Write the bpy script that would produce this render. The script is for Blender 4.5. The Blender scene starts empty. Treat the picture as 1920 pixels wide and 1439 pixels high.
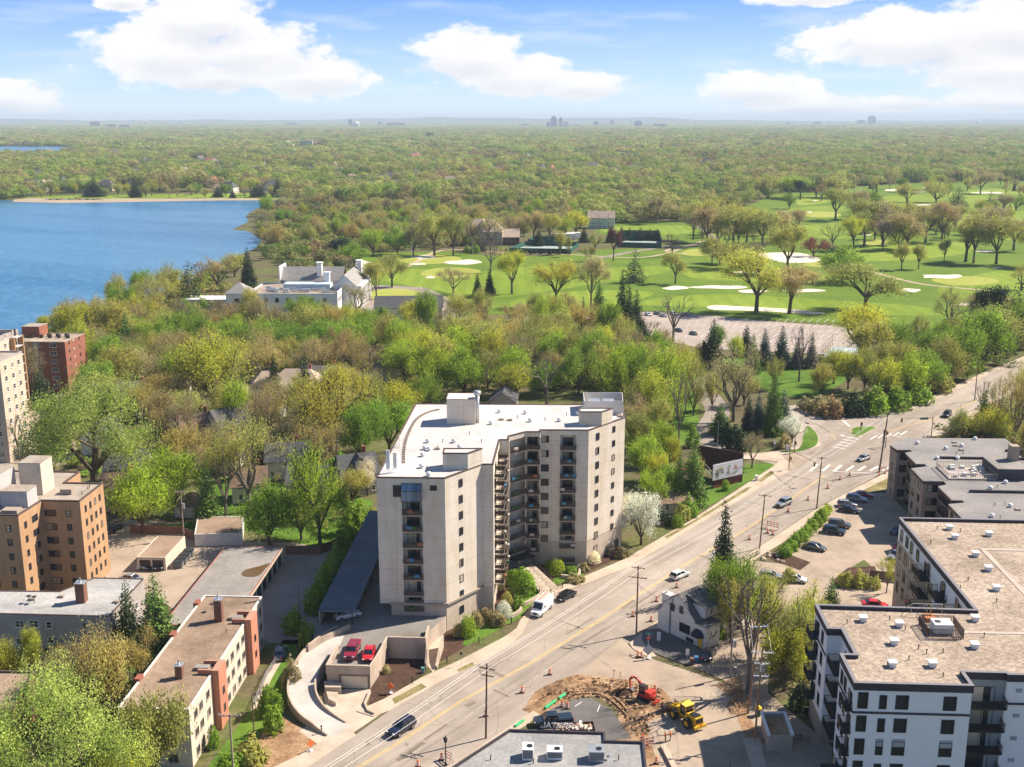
import bpy, bmesh, math, random
import numpy as np
from mathutils import Vector, Matrix
from mathutils.geometry import tessellate_polygon
R = math.radians
SC = bpy.context.scene
COL = SC.collection
random.seed(7)

# ------------------------------------------------------------------ camera
CAM_H, FPX, PITCH = 88.0,2060.0, math.atan(497.5 / 2060.0)
cam_d = bpy.data.cameras.new("camera")
cam = bpy.data.objects.new("camera", cam_d)
COL.objects.link(cam)
cam.location = (0,0, CAM_H)
cam.rotation_euler = (R(90) - PITCH, 0,0)
cam_d.sensor_width = 36
cam_d.lens = 36 * FPX / 1920
cam_d.clip_start, cam_d.clip_end = 1,120000
SC.camera = cam

# ------------------------------------------------------------------ light
SUN_AZ, SUN_EL = R(66.7), R(43)
sun_dir = Vector((math.sin(SUN_AZ) * math.cos(SUN_EL), math.cos(SUN_AZ) * math.cos(SUN_EL), math.sin(SUN_EL)))
sl = bpy.data.lights.new("sun", 'SUN')
sl.energy, sl.angle, sl.color = 5.0, R(0.53),(1.0,0.895,0.765)
so = bpy.data.objects.new("sun", sl)
so.rotation_euler = sun_dir.to_track_quat('Z', 'Y').to_euler()
so.location = (0,0,300)
COL.objects.link(so)
SC.view_settings.view_transform = 'Standard'
SC.view_settings.look = 'None'
SC.view_settings.exposure = 1.0
SC.view_settings.gamma = 1
SC.cycles.max_bounces = 5
SC.cycles.diffuse_bounces = 3
SC.cycles.glossy_bounces = 2
SC.cycles.transmission_bounces = 2
SC.cycles.transparent_max_bounces = 4
SC.cycles.volume_bounces = 0
SC.cycles.use_denoising = True

def build_world():
 w = bpy.data.worlds.new("World"); SC.world = w; w.use_nodes = True
 nt = w.node_tree; nt.nodes.clear(); N = nt.nodes.new; L = nt.links.new
 def math_(op, a, b=None, c=None):
  n = N('ShaderNodeMath'); n.operation = op
  for i, v in enumerate((a, b, c)):
   if v is None: continue
   if isinstance(v, (int, float)): n.inputs[i].default_value = v
   else: L(v, n.inputs[i])
  return n.outputs[0]
 sky = N('ShaderNodeTexSky'); sky.sky_type = 'NISHITA'; sky.sun_disc = False
 sky.sun_elevation, sky.sun_rotation = SUN_EL, SUN_AZ
 sky.altitude, sky.air_density, sky.dust_density, sky.ozone_density = 300,1.0,0.6,1.5
 tc = N('ShaderNodeTexCoord'); sep = N('ShaderNodeSeparateXYZ'); L(tc.outputs['Generated'], sep.inputs[0])
 az = math_('MULTIPLY', math_('ARCTAN2', sep.outputs[0], sep.outputs[1]),57.2958)
 el = math_('MULTIPLY', math_('ARCSINE', sep.outputs[2]),57.2958)
 # real sky colour by height above the horizon (deep blue aloft, pale near the ground)
 ramp = N('ShaderNodeValToRGB'); L(math_('DIVIDE', el, 40.0), ramp.inputs[0])
 cr = ramp.color_ramp; cr.elements[0].position = 0; cr.elements[0].color = (.82,.96,1.08,1)
 cr.elements[1].position = 1.0; cr.elements[1].color = (.05,.13,.32,1)
 e = cr.elements.new(.035); e.color = (.56,.80,1.08,1)
 e = cr.elements.new(.145); e.color = (.145,.385,.96,1)
 e = cr.elements.new(.4); e.color = (.10,.26,.60,1)
 bg_sky = N('ShaderNodeMix'); bg_sky.data_type = 'RGBA'; bg_sky.inputs[0].default_value = .82
 sk = N('ShaderNodeVectorMath'); sk.operation = 'SCALE'; sk.inputs[3].default_value = .13
 L(sky.outputs[0], sk.inputs[0]); L(sk.outputs[0], bg_sky.inputs[6])
 L(ramp.outputs[0], bg_sky.inputs[7])
 # clouds: clusters in azimuth / elevation with broken edges
 cl = [(-17.0,3.1,3.6,1.35),(-15.2,4.7,3.0,1.55),(-12.6,3.2,3.2,1.3),(-10.0,2.0,3.0,1.0),(-14.5,1.9,3.4,.7),
   (-18.6,5.35,1.3,.5),(-2.2,3.0,2.7,1.25),(.2,2.1,2.9,1.05),(3.4,1.6,2.6,.75),(19.6,3.6,5.6,1.35),
   (23.8,4.1,4.6,1.6),(23.5,2.3,5.0,1.1),(12.2,1.35,2.6,.85),(14.8,.6,3.4,.55),(-24.6,.9,3.4,.8),
   (23.5,.75,3.4,.5),(19.0,.7,2.2,.35),(14.5,5.7,3.4,.5),(24.5,5.7,3.0,.6),(-33,3,4,1.4),(34,3.6,6,1.8)]
 noise = N('ShaderNodeTexNoise'); noise.inputs['Scale'].default_value = 26; noise.inputs['Detail'].default_value = 9
 noise.inputs['Roughness'].default_value = .62
 vm = N('ShaderNodeVectorMath'); vm.operation = 'MULTIPLY'; vm.inputs[1].default_value = (1,1,2.1)
 L(tc.outputs['Generated'], vm.inputs[0]); L(vm.outputs[0], noise.inputs[0])
 field = None; low = None
 for a, e, rx, ry in cl:
  dx = math_('DIVIDE', math_('SUBTRACT', az, a), rx * 1.1)
  dy = math_('DIVIDE', math_('SUBTRACT', el, e), ry * 1.15)
  f = math_('SUBTRACT', 1.0, math_('SQRT', math_('ADD', math_('MULTIPLY', dx, dx), math_('MULTIPLY', dy, dy))))
  field = f if field is None else math_('SMOOTH_MAX', field, f, .25)
  lo = math_('MULTIPLY', math_('MAXIMUM', f, 0.0), math_('MULTIPLY', dy, -1.0))
  low = lo if low is None else math_('MAXIMUM', low, lo)
 n0 = math_('SUBTRACT', noise.outputs[0],.5)
 f = math_('ADD', field, math_('MULTIPLY', n0,1.7))
 # far thin streaks everywhere low down
 n2 = N('ShaderNodeTexNoise'); n2.inputs['Scale'].default_value = 9; n2.inputs['Detail'].default_value = 5
 vm2 = N('ShaderNodeVectorMath'); vm2.operation = 'MULTIPLY'; vm2.inputs[1].default_value = (1,1,7)
 L(tc.outputs['Generated'], vm2.inputs[0]); L(vm2.outputs[0], n2.inputs[0])
 mr = N('ShaderNodeMapRange'); mr.interpolation_type = 'SMOOTHSTEP'; L(f, mr.inputs[0])
 mr.inputs[1].default_value = -.06; mr.inputs[2].default_value = .30
 mr2 = N('ShaderNodeMapRange'); L(n2.outputs[0], mr2.inputs[0]); mr2.inputs[1].default_value = .52; mr2.inputs[2].default_value = .75
 mr2.inputs[4].default_value = .38
 mask = math_('MAXIMUM', math_('MULTIPLY', mr.outputs[0],.97), mr2.outputs[0])
 ccol = N('ShaderNodeMix'); ccol.data_type = 'RGBA'
 shade = N('ShaderNodeMapRange'); L(math_('ADD', low, math_('MULTIPLY', n0,-.5)), shade.inputs[0])
 shade.inputs[1].default_value = -.05; shade.inputs[2].default_value = .42
 L(shade.outputs[0], ccol.inputs[0])
 ccol.inputs[6].default_value = (1.02,1.0,.99,1); ccol.inputs[7].default_value = (.70,.71,.77,1)
 mix = N('ShaderNodeMix'); mix.data_type = 'RGBA'
 L(mask, mix.inputs[0]); L(bg_sky.outputs[2], mix.inputs[6]); L(ccol.outputs[2], mix.inputs[7])
 bg = N('ShaderNodeBackground'); L(mix.outputs[2], bg.inputs[0]); bg.inputs[1].default_value = SKY_GAIN
 out = N('ShaderNodeOutputWorld'); L(bg.outputs[0], out.inputs[0])
SKY_GAIN = .55
build_world()

# ------------------------------------------------------------------ helpers
def P(px, py, z=0.0):
 """Place where the sight line through a photo point meets the level z."""
 a = (px - 960) / FPX; b = (719.5 - py) / FPX
 d = (a, math.cos(PITCH) + b * math.sin(PITCH),-math.sin(PITCH) + b * math.cos(PITCH))
 t = (z - CAM_H) / d[2]
 return Vector((d[0] * t, d[1] * t, z))
def P2(px, py, z=0.0):
 v = P(px, py, z); return (v.x, v.y)
def top_z(px, yb, yt):
 q = P(px, yb); b = (719.5 - yt) / FPX
 return CAM_H + q.y * (-math.sin(PITCH) + b * math.cos(PITCH)) / (math.cos(PITCH) + b * math.sin(PITCH))
def on_wall(px, py, a, b):
 """(distance along a-b, height) where the sight line meets the wall a-b."""
 a = Vector(a[:2]); b = Vector(b[:2]); d = (b - a).normalized(); n = Vector((d.y, -d.x))
 dx = (px - 960) / FPX; dy = (719.5 - py) / FPX
 r = Vector((dx, math.cos(PITCH) + dy * math.sin(PITCH)))
 t = a.dot(n) / r.dot(n); q = r * t
 return (q - a).dot(d), CAM_H + t * (-math.sin(PITCH) + dy * math.cos(PITCH))

class MB:
 """Collects faces and links them as one mesh object."""
 def __init__(s): s.v = []; s.f = []; s.m = []
 def add(s, vs, fs, m=0):
  o = len(s.v); s.v += [tuple(v) for v in vs]; s.f += [tuple(i + o for i in f) for f in fs]; s.m += [m] * len(fs)
 def box(s, x0, y0, z0, x1, y1, z1, m=0, T=None):
  vs = [(x, y, z) for z in (z0, z1) for x, y in ((x0, y0),(x1, y0),(x1, y1),(x0, y1))]
  if T is not None: vs = [T @ Vector(v) for v in vs]
  s.add(vs, [(3,2,1,0),(4,5,6,7),(0,1,5,4),(1,2,6,5),(2,3,7,6),(3,0,4,7)], m)
 def beam(s, a, b, w, h, m=0):
  a = Vector(a); b = Vector(b); d = b - a; L = d.length
  T = Matrix.Translation(a) @ d.to_track_quat('X', 'Z').to_matrix().to_4x4()
  s.box(0,-w / 2,-h / 2, L, w / 2, h / 2, m, T)
 def tube(s, a, b, r0, r1=None, n=8, m=0, cap=True):
  r1 = r0 if r1 is None else r1; a = Vector(a); b = Vector(b)
  q = (b - a).to_track_quat('Z', 'Y'); vs = []
  for c, r in ((a, r0),(b, r1)):
   for i in range(n):
    t = 2 * math.pi * i / n; vs.append(c + q @ Vector((r * math.cos(t), r * math.sin(t),0)))
  fs = [(i, (i + 1) % n, n + (i + 1) % n, n + i) for i in range(n)]
  if cap: fs += [tuple(range(n - 1,-1,-1)), tuple(range(n, 2 * n))]
  s.add(vs, fs, m)
 def lathe(s, prof, n=16, m=0, at=(0,0,0)):
  vs = []; k = len(prof)
  for r, z in prof:
   for i in range(n):
    t = 2 * math.pi * i / n; vs.append((at[0] + r * math.cos(t), at[1] + r * math.sin(t), at[2] + z))
  ms = m if isinstance(m, (list, tuple)) else [m] * (k - 1)
  o = len(s.v); s.v += vs
  for j in range(k - 1):
   for i in range(n):
    s.f.append((o + j * n + i, o + j * n + (i + 1) % n, o + (j + 1) * n + (i + 1) % n, o + (j + 1) * n + i)); s.m.append(ms[j])
  if prof[-1][0] > 1e-4: s.f.append(tuple(o + (k - 1) * n + i for i in range(n))); s.m.append(ms[-1])
  if prof[0][0] > 1e-4: s.f.append(tuple(o + i for i in range(n - 1,-1,-1))); s.m.append(ms[0])
 def poly(s, pts, z, m=0):
  pts = [Vector((p[0], p[1], z)) for p in pts]
  for t in tessellate_polygon([pts]):
   a, b, c = (pts[i] for i in t)
   if (b - a).cross(c - a).z < 0: b, c = c, b
   s.add([a, b, c],[(0,1,2)], m)
 def prism(s, pts, z0, z1, m=0, mt=None, bottom=False):
  pts = [(p[0], p[1]) for p in pts]
  if sum(pts[i - 1][0] * pts[i][1] - pts[i][0] * pts[i - 1][1] for i in range(len(pts))) < 0: pts = pts[::-1]
  n = len(pts)
  vs = [(x, y, z0) for x, y in pts] + [(x, y, z1) for x, y in pts]
  s.add(vs, [(i, (i + 1) % n, n + (i + 1) % n, n + i) for i in range(n)], m)
  s.poly(pts, z1, m if mt is None else mt)
  if bottom: s.poly(pts, z0, m)
 def wall(s, path, w, z0, z1, m=0):
  """A wall of width w along a path of (x, y) or (x, y, top, base)."""
  pts = [Vector(p[:2]) for p in path]; n = len(pts); off = []
  for i in range(n):
   d = (pts[min(i + 1, n - 1)] - pts[max(i - 1,0)]).normalized(); off.append(Vector((-d.y, d.x)) * w / 2)
  vs = []
  for i, p in enumerate(path):
   zt = p[2] if len(p) > 2 else z1; zb = p[3] if len(p) > 3 else z0
   for sg in (1,-1):
    q = pts[i] + off[i] * sg; vs += [(q.x, q.y, zb),(q.x, q.y, zt)]
  fs = []
  for i in range(n - 1):
   o = 4 * i; fs += [(o, o + 4, o + 5, o + 1),(o + 2, o + 3, o + 7, o + 6),(o + 1, o + 5, o + 7, o + 3)]
  fs += [(0,1,3,2),(4 * n - 4,4 * n - 2,4 * n - 1,4 * n - 3)]
  s.add(vs, fs, m)
 def loft(s, rings, m=0, caps=True):
  k = len(rings[0]); vs = [v for r in rings for v in r]
  fs = [(j * k + i, j * k + (i + 1) % k, (j + 1) * k + (i + 1) % k, (j + 1) * k + i) for j in range(len(rings) - 1) for i in range(k)]
  if caps: fs += [tuple(range(k - 1,-1,-1)), tuple((len(rings) - 1) * k + i for i in range(k))]
  s.add(vs, fs, m)
 def mesh(s, name, mats, smooth=False):
  me = bpy.data.meshes.new(name); me.from_pydata(s.v, [], s.f)
  for m in (mats if isinstance(mats, (list, tuple)) else [mats]): me.materials.append(m)
  me.polygons.foreach_set('material_index', s.m)
  if smooth: me.polygons.foreach_set('use_smooth', [True] * len(s.f))
  me.update(); return me
 def build(s, name, mats, parent=None, smooth=False, fix=False):
  me = s.mesh(name, mats, smooth)
  if fix:
   bm = bmesh.new(); bm.from_mesh(me); bmesh.ops.recalc_face_normals(bm, faces=bm.faces); bm.to_mesh(me); bm.free()
  return link(name, me, parent)

def link(name, data, parent=None):
 o = bpy.data.objects.new(name, data); COL.objects.link(o)
 if parent is not None: o.parent = parent
 return o
def tag(o, label=None, cat=None, group=None, kind=None):
 if label: o['label'] = label
 if cat: o['category'] = cat
 if group: o['group'] = group
 if kind: o['kind'] = kind
 return o
def thing(name, label, cat, loc=(0,0,0), rz=0.0, group=None):
 o = bpy.data.objects.new(name, None); o.empty_display_size = .5; COL.objects.link(o)
 o.location = loc if len(loc) == 3 else (loc[0], loc[1],0); o.rotation_euler = (0,0, rz)
 return tag(o, label, cat, group)
def copy_tree(o, parent=None):
 c = o.copy(); COL.objects.link(c); c.parent = parent
 for ch in list(o.children): copy_tree(ch, c)
 return c
def again(o, loc, rz, label, group=None, scale=None):
 c = copy_tree(o); c.location = loc if len(loc) == 3 else (loc[0], loc[1],0); c.rotation_euler = (0,0, rz); c['label'] = label
 if group: c['group'] = group
 if scale: c.scale = scale
 return c
def smooth_path(pts, k=6, closed=True):
 out = []; n = len(pts)
 for i in range(n if closed else n - 1):
  g = (lambda j: pts[j % n]) if closed else (lambda j: pts[max(0, min(n - 1, j))])
  p0, p1, p2, p3 = g(i - 1), g(i), g(i + 1), g(i + 2)
  for t in range(k):
   t /= k
   out.append(tuple(.5 * (2 * p1[c] + (p2[c] - p0[c]) * t + (2 * p0[c] - 5 * p1[c] + 4 * p2[c] - p3[c]) * t * t + (3 * p1[c] - p0[c] - 3 * p2[c] + p3[c]) * t ** 3) for c in range(len(p1))))
 if not closed: out.append(tuple(pts[-1]))
 return out
def inside(p, poly):
 x, y = p[0], p[1]; r = False; n = len(poly); j = n - 1
 for i in range(n):
  xi, yi = poly[i][:2]; xj, yj = poly[j][:2]
  if (yi > y) != (yj > y) and x < (xj - xi) * (y - yi) / (yj - yi) + xi: r = not r
  j = i
 return r

# ------------------------------------------------------------------ materials
def nodes(name):
 m = bpy.data.materials.new(name); m.use_nodes = True; nt = m.node_tree
 b = nt.nodes['Principled BSDF']
 return m, nt, b
def setb(b, rough=.8, metal=0, spec=.3):
 b.inputs['Roughness'].default_value = rough; b.inputs['Metallic'].default_value = metal
 b.inputs['Specular IOR Level'].default_value = spec
def noise_(nt, scale, detail=5, rough=.6, vec=None, coord='Object', stretch=None):
 n = nt.nodes.new('ShaderNodeTexNoise'); n.inputs['Scale'].default_value = scale
 n.inputs['Detail'].default_value = detail; n.inputs['Roughness'].default_value = rough
 if vec is None:
  vec = nt.nodes.new('ShaderNodeTexCoord').outputs[coord]
 if stretch:
  mp = nt.nodes.new('ShaderNodeMapping'); mp.vector_type = 'TEXTURE'; mp.inputs['Scale'].default_value = [1 / x for x in stretch[:3]]
  if len(stretch) > 3: mp.inputs['Rotation'].default_value = (0,0, stretch[3])
  nt.links.new(vec, mp.inputs[0]); vec = mp.outputs[0]
 nt.links.new(vec, n.inputs[0]); return n.outputs[0]
def ramp_(nt, fac, stops):
 r = nt.nodes.new('ShaderNodeValToRGB'); nt.links.new(fac, r.inputs[0]); e = r.color_ramp.elements
 while len(e) > 1: e.remove(e[-1])
 e[0].position = stops[0][0]; e[0].color = tuple(stops[0][1]) + (1,)
 for p, c in stops[1:]:
  x = e.new(p); x.color = tuple(c) + (1,)
 return r.outputs[0]
def mixc(nt, fac, a, b, mode='MIX'):
 n = nt.nodes.new('ShaderNodeMix'); n.data_type = 'RGBA'; n.blend_type = mode
 for i, v in ((0, fac),(6, a),(7, b)):
  if isinstance(v, (int, float)): n.inputs[i].default_value = v
  elif isinstance(v, tuple): n.inputs[i].default_value = v[:3] + (1,)
  else: nt.links.new(v, n.inputs[i])
 return n.outputs[2]
def bump_(nt, b, h, dist, strength=.6):
 n = nt.nodes.new('ShaderNodeBump'); n.inputs['Distance'].default_value = dist; n.inputs['Strength'].default_value = strength
 nt.links.new(h, n.inputs['Height']); nt.links.new(n.outputs[0], b.inputs['Normal'])
def mul(c, k): return tuple(max(0, min(1, x * k)) for x in c)
_mc = {}
def M(name, col, rough=.8, var=.18, scale=.6, fine=0, metal=0, spec=.3, bump=0, dark=None):
 """A surface with large soft stains and, if asked, a fine grain."""
 if name in _mc: return _mc[name]
 m, nt, b = nodes(name); setb(b, rough, metal, spec)
 f = noise_(nt, scale, 6,.65)
 c = ramp_(nt, f, [(.25, dark or mul(col, 1 - var * 1.6)),(.5, col),(.78, mul(col, 1 + var))])
 if fine:
  g = noise_(nt, fine, 2,.5)
  c = mixc(nt, .55, c, ramp_(nt, g, [(.3,(.35,.35,.35)),(.5,(.5,.5,.5)),(.7,(.72,.72,.72))]), 'OVERLAY')
  if bump: bump_(nt, b, g, bump)
 nt.links.new(c, b.inputs['Base Color']); _mc[name] = m; return m
def M_brick(name, c1, c2, mortar, bw=.6, bh=.2, ms=.02, rough=.85, off=.5, stain=.25):
 m, nt, b = nodes(name); setb(b, rough, 0,.2)
 tc = nt.nodes.new('ShaderNodeTexCoord'); sp = nt.nodes.new('ShaderNodeSeparateXYZ'); nt.links.new(tc.outputs['Object'], sp.inputs[0])
 ad = nt.nodes.new('ShaderNodeMath'); nt.links.new(sp.outputs[0], ad.inputs[0]); nt.links.new(sp.outputs[1], ad.inputs[1])
 cb = nt.nodes.new('ShaderNodeCombineXYZ'); nt.links.new(ad.outputs[0], cb.inputs[0]); nt.links.new(sp.outputs[2], cb.inputs[1])
 t = nt.nodes.new('ShaderNodeTexBrick'); nt.links.new(cb.outputs[0], t.inputs[0]); t.offset = off
 t.inputs['Color1'].default_value = c1 + (1,); t.inputs['Color2'].default_value = c2 + (1,); t.inputs['Mortar'].default_value = mortar + (1,)
 t.inputs['Scale'].default_value = 1; t.inputs['Brick Width'].default_value = bw; t.inputs['Row Height'].default_value = bh
 t.inputs['Mortar Size'].default_value = ms; t.inputs['Mortar Smooth'].default_value = .2
 s = noise_(nt, .35,7,.7, stretch=(1,1,.25))
 c = mixc(nt, stain, t.outputs[0], ramp_(nt, s, [(.3,(.25,.22,.18)),(.55,(.5,.5,.5)),(.75,(.72,.7,.66))]), 'OVERLAY')
 nt.links.new(c, b.inputs['Base Color']); return m
def M_ground(name, stops, scale, fine_scale, fine_amt=.5, rough=.95, stretch=None, extra=None, spec=.1):
 m, nt, b = nodes(name); setb(b, rough, 0, spec)
 f = noise_(nt, scale, 8,.62, stretch=stretch)
 c = ramp_(nt, f, stops)
 g = noise_(nt, fine_scale, 4,.6)
 c = mixc(nt, fine_amt, c, ramp_(nt, g, [(.3,(.3,.3,.3)),(.5,(.5,.5,.5)),(.7,(.75,.75,.75))]), 'OVERLAY')
 if extra: c = extra(nt, c)
 nt.links.new(c, b.inputs['Base Color']); return m
def cracks(scale, col, width=.012, amt=.8, sc2=None):
 def f(nt, c):
  v = nt.nodes.new('ShaderNodeTexVoronoi'); v.feature = 'DISTANCE_TO_EDGE'; v.inputs['Scale'].default_value = scale
  tc = nt.nodes.new('ShaderNodeTexCoord')
  n = nt.nodes.new('ShaderNodeTexNoise'); n.inputs['Scale'].default_value = scale * 3; nt.links.new(tc.outputs['Object'], n.inputs[0])
  a = mixc(nt, 1.0, tc.outputs['Object'], n.outputs['Color'], 'ADD'); nt.links.new(a, v.inputs[0])
  r = ramp_(nt, v.outputs[0],[(0,(amt, amt, amt)),(width, (0,0,0))])
  return mixc(nt, r, c, col)
 return f
# ------------------------------------------------------------------ setting: ground, water, roads
GA = R(3.0)                                   # the street grid runs 3 degrees right of the view
ROADA = math.atan2(P(1406,989).x - P(736,1400).x, P(1406,989).y - P(736,1400).y)
def structure(o): o['kind'] = 'structure'; return o
def sheet(name, pts, z, m, px=True, smooth=0, label=None):
 if px: pts = [P2(*p) for p in pts]
 if smooth: pts = smooth_path(pts, smooth)
 b = MB(); b.poly(pts, z); return structure(b.build(name, m))
def slab(name, pts, z0, z1, m, px=True, smooth=0):
 if px: pts = [P2(*p) for p in pts]
 if smooth: pts = smooth_path(pts, smooth)
 b = MB(); b.prism(pts, z0, z1); return structure(b.build(name, m))

mt_soil = M_ground('ground_soil', [(.30,(.07,.062,.03)),(.45,(.12,.10,.055)),(.57,(.10,.115,.035)),(.75,(.20,.16,.10))],.045,.9,.6)
mt_lawn = M_ground('lawn_grass', [(.3,(.045,.095,.012)),(.5,(.085,.16,.02)),(.72,(.13,.20,.03))],.12,1.6,.6)
mt_dry = M_ground('dry_grass', [(.3,(.10,.10,.03)),(.5,(.20,.17,.07)),(.72,(.34,.27,.15))],.25,2.5,.6)
mt_mulch = M_ground('mulch', [(.3,(.045,.026,.018)),(.6,(.085,.05,.035)),(.8,(.13,.08,.055))],.5,6,.9)
mt_dirt = M_ground('construction_dirt', [(.28,(.13,.075,.04)),(.5,(.29,.18,.10)),(.7,(.42,.29,.18))],.22,2.2,.8)
def road_wear(nt, c):
 c = mixc(nt, .6, c, ramp_(nt, noise_(nt, .35,6,.7, stretch=(1,.05,1,-ROADA)),[(.35,(.38,.37,.36)),(.5,(.5,.5,.5)),(.66,(.60,.60,.59))]), 'OVERLAY')
 c = mixc(nt, .5, c, ramp_(nt, noise_(nt, .05,4,.7),[(.38,(.36,.35,.34)),(.52,(.5,.5,.5)),(.66,(.62,.61,.60))]), 'OVERLAY')
 return cracks(.12,(.13,.10,.08),.006,.75)(nt, c)
mt_road = M_ground('worn_asphalt', [(.28,(.235,.195,.16)),(.5,(.325,.275,.23)),(.74,(.40,.345,.295))],.10,9,.45,
     stretch=(1,.09,1,-ROADA), extra=road_wear)
def lot_wear(nt, c):
 c = mixc(nt, .7, c, ramp_(nt, noise_(nt, .16,7,.75),[(.36,(.36,.35,.34)),(.48,(.5,.5,.5)),(.66,(.57,.57,.56))]), 'OVERLAY')
 return cracks(.17,(.22,.17,.13),.006,.8)(nt, c)
mt_road2 = M_ground('pale_asphalt', [(.28,(.26,.205,.155)),(.5,(.345,.275,.21)),(.74,(.41,.335,.26))],.11,7,.35,
     extra=lot_wear)
mt_conc = M_ground('pale_concrete', [(.28,(.36,.29,.22)),(.5,(.47,.385,.30)),(.74,(.56,.47,.375))],.3,5,.3,
     extra=cracks(.33,(.33,.28,.23),.01,.7))
mt_lot = M_ground('lot_asphalt', [(.28,(.20,.165,.14)),(.5,(.27,.23,.20)),(.74,(.35,.30,.26))],.09,6,.4, extra=cracks(.14,(.13,.10,.08),.006,.7))
mt_dark = M_ground('dark_asphalt', [(.28,(.10,.095,.09)),(.5,(.14,.13,.125)),(.74,(.19,.18,.17))],.1,6,.4, extra=cracks(.16,(.07,.06,.05),.008,.7))
mt_walk = M_ground('sidewalk_concrete', [(.28,(.35,.28,.21)),(.5,(.455,.37,.285)),(.74,(.53,.44,.35))],.2,5,.3)
mt_white = M('road_paint_white', (.60,.56,.50),.7,.25,1.5,12)
mt_yellow = M('road_paint_yellow', (.62,.42,.13),.7,.25,.5,8)
mt_sand = M('bunker_sand', (.66,.57,.45),.95,.08,.1,2)
mt_beach = M('beach_sand', (.35,.275,.20),.95,.15,.05)
def mow(nt, c):
 w = nt.nodes.new('ShaderNodeTexWave'); w.inputs['Scale'].default_value = .035; w.inputs['Distortion'].default_value = 1.2; w.inputs['Detail Scale'].default_value = .01; nt.links.new(nt.nodes.new('ShaderNodeTexCoord').outputs['Object'], w.inputs[0])
 return mixc(nt, .16, c, ramp_(nt, w.outputs[1],[(.45,(.35,.35,.35)),(.55,(.68,.68,.68))]), 'OVERLAY')
mt_fair = M_ground('golf_turf', [(.3,(.13,.195,.018)),(.5,(.175,.245,.027)),(.72,(.235,.29,.042))],.02,.5,.35, stretch=(1,.35,1,.5), extra=mow)
mt_green = M_ground('putting_turf', [(.3,(.26,.28,.05)),(.7,(.33,.35,.08))],.03,.6,.2)
mt_rough = M_ground('golf_rough', [(.3,(.085,.15,.015)),(.7,(.135,.20,.024))],.03,.6,.4)
mt_far = M_ground('far_canopy_ground', [(.3,(.05,.065,.02)),(.5,(.085,.095,.03)),(.7,(.12,.11,.045))],.006,.08,.5)

# the ground reaches the horizon: near soil sheet, then the far land under the woods
b = MB(); b.poly([(-60000,-400),(60000,-400),(60000,60000),(-60000,60000)],-.30); structure(b.build('ground', mt_far))
b = MB(); b.poly([(-420,20),(700,20),(1100,1500),(-420,1500)],0.0); structure(b.build('terrain', mt_soil))

# lake: sunk below the land is not visible from here, so the water lies as a sheet over the soil
def water():
 m, nt, bs = nodes('lake_water'); setb(bs, .28,0,.5)
 n1 = noise_(nt, .22,5,.65, stretch=(1,.45,1,.5)); n2 = noise_(nt, .0032,5,.6, stretch=(.35,1.6,1,-.5))
 c = ramp_(nt, n1,[(.3,(.012,.080,.165)),(.55,(.028,.135,.245)),(.75,(.085,.23,.36))])
 c = mixc(nt, ramp_(nt, n2,[(.40,(0,0,0)),(.52,(.30,.30,.30)),(.62,(.08,.08,.08)),(.74,(.6,.6,.6))]), c, (.16,.33,.47))
 nt.links.new(c, bs.inputs['Base Color']); bump_(nt, bs, n1,.5,.35); return m
mt_water = water()
shore_px = [(-420,372),(-120,372),(-40,373),(30,377),(110,379),(230,377),(330,376),(420,375),(505,374),(530,376),(508,384),(480,392),(462,405),(466,415),
   (450,424),(437,431),(462,434),(478,440),(489,452),(478,466),(440,482),(400,500),(350,532),(300,560),(255,585),(195,600),(110,622),(40,650),(-40,665),(-500,700)]
SHORE = [P2(*p) for p in shore_px]
b = MB(); b.poly(smooth_path(SHORE[:-1],3, False) + [SHORE[-1]],.04); structure(b.build('lake', mt_water))
FARLAKE = [P2(-90,298), P2(60,298), P2(150,288), P2(142,279), P2(120,275.3), P2(40,275), P2(-90,275)]
b = MB(); b.poly(FARLAKE, .1); structure(b.build('far_lake', mt_water))
sheet('beach', [(25,379),(120,381.5),(230,379.5),(330,378),(420,376.5),(520,376),(522,373),(420,372.5),(330,373),(230,373),(120,374),(60,372),(25,375)],.12, mt_beach)
sheet('shore_lawn', [(35,372.5),(120,373.5),(230,373),(420,372.5),(520,373),(560,371),(545,364),(430,363),(300,365),(180,366),(80,368)],.10, mt_fair)

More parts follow.
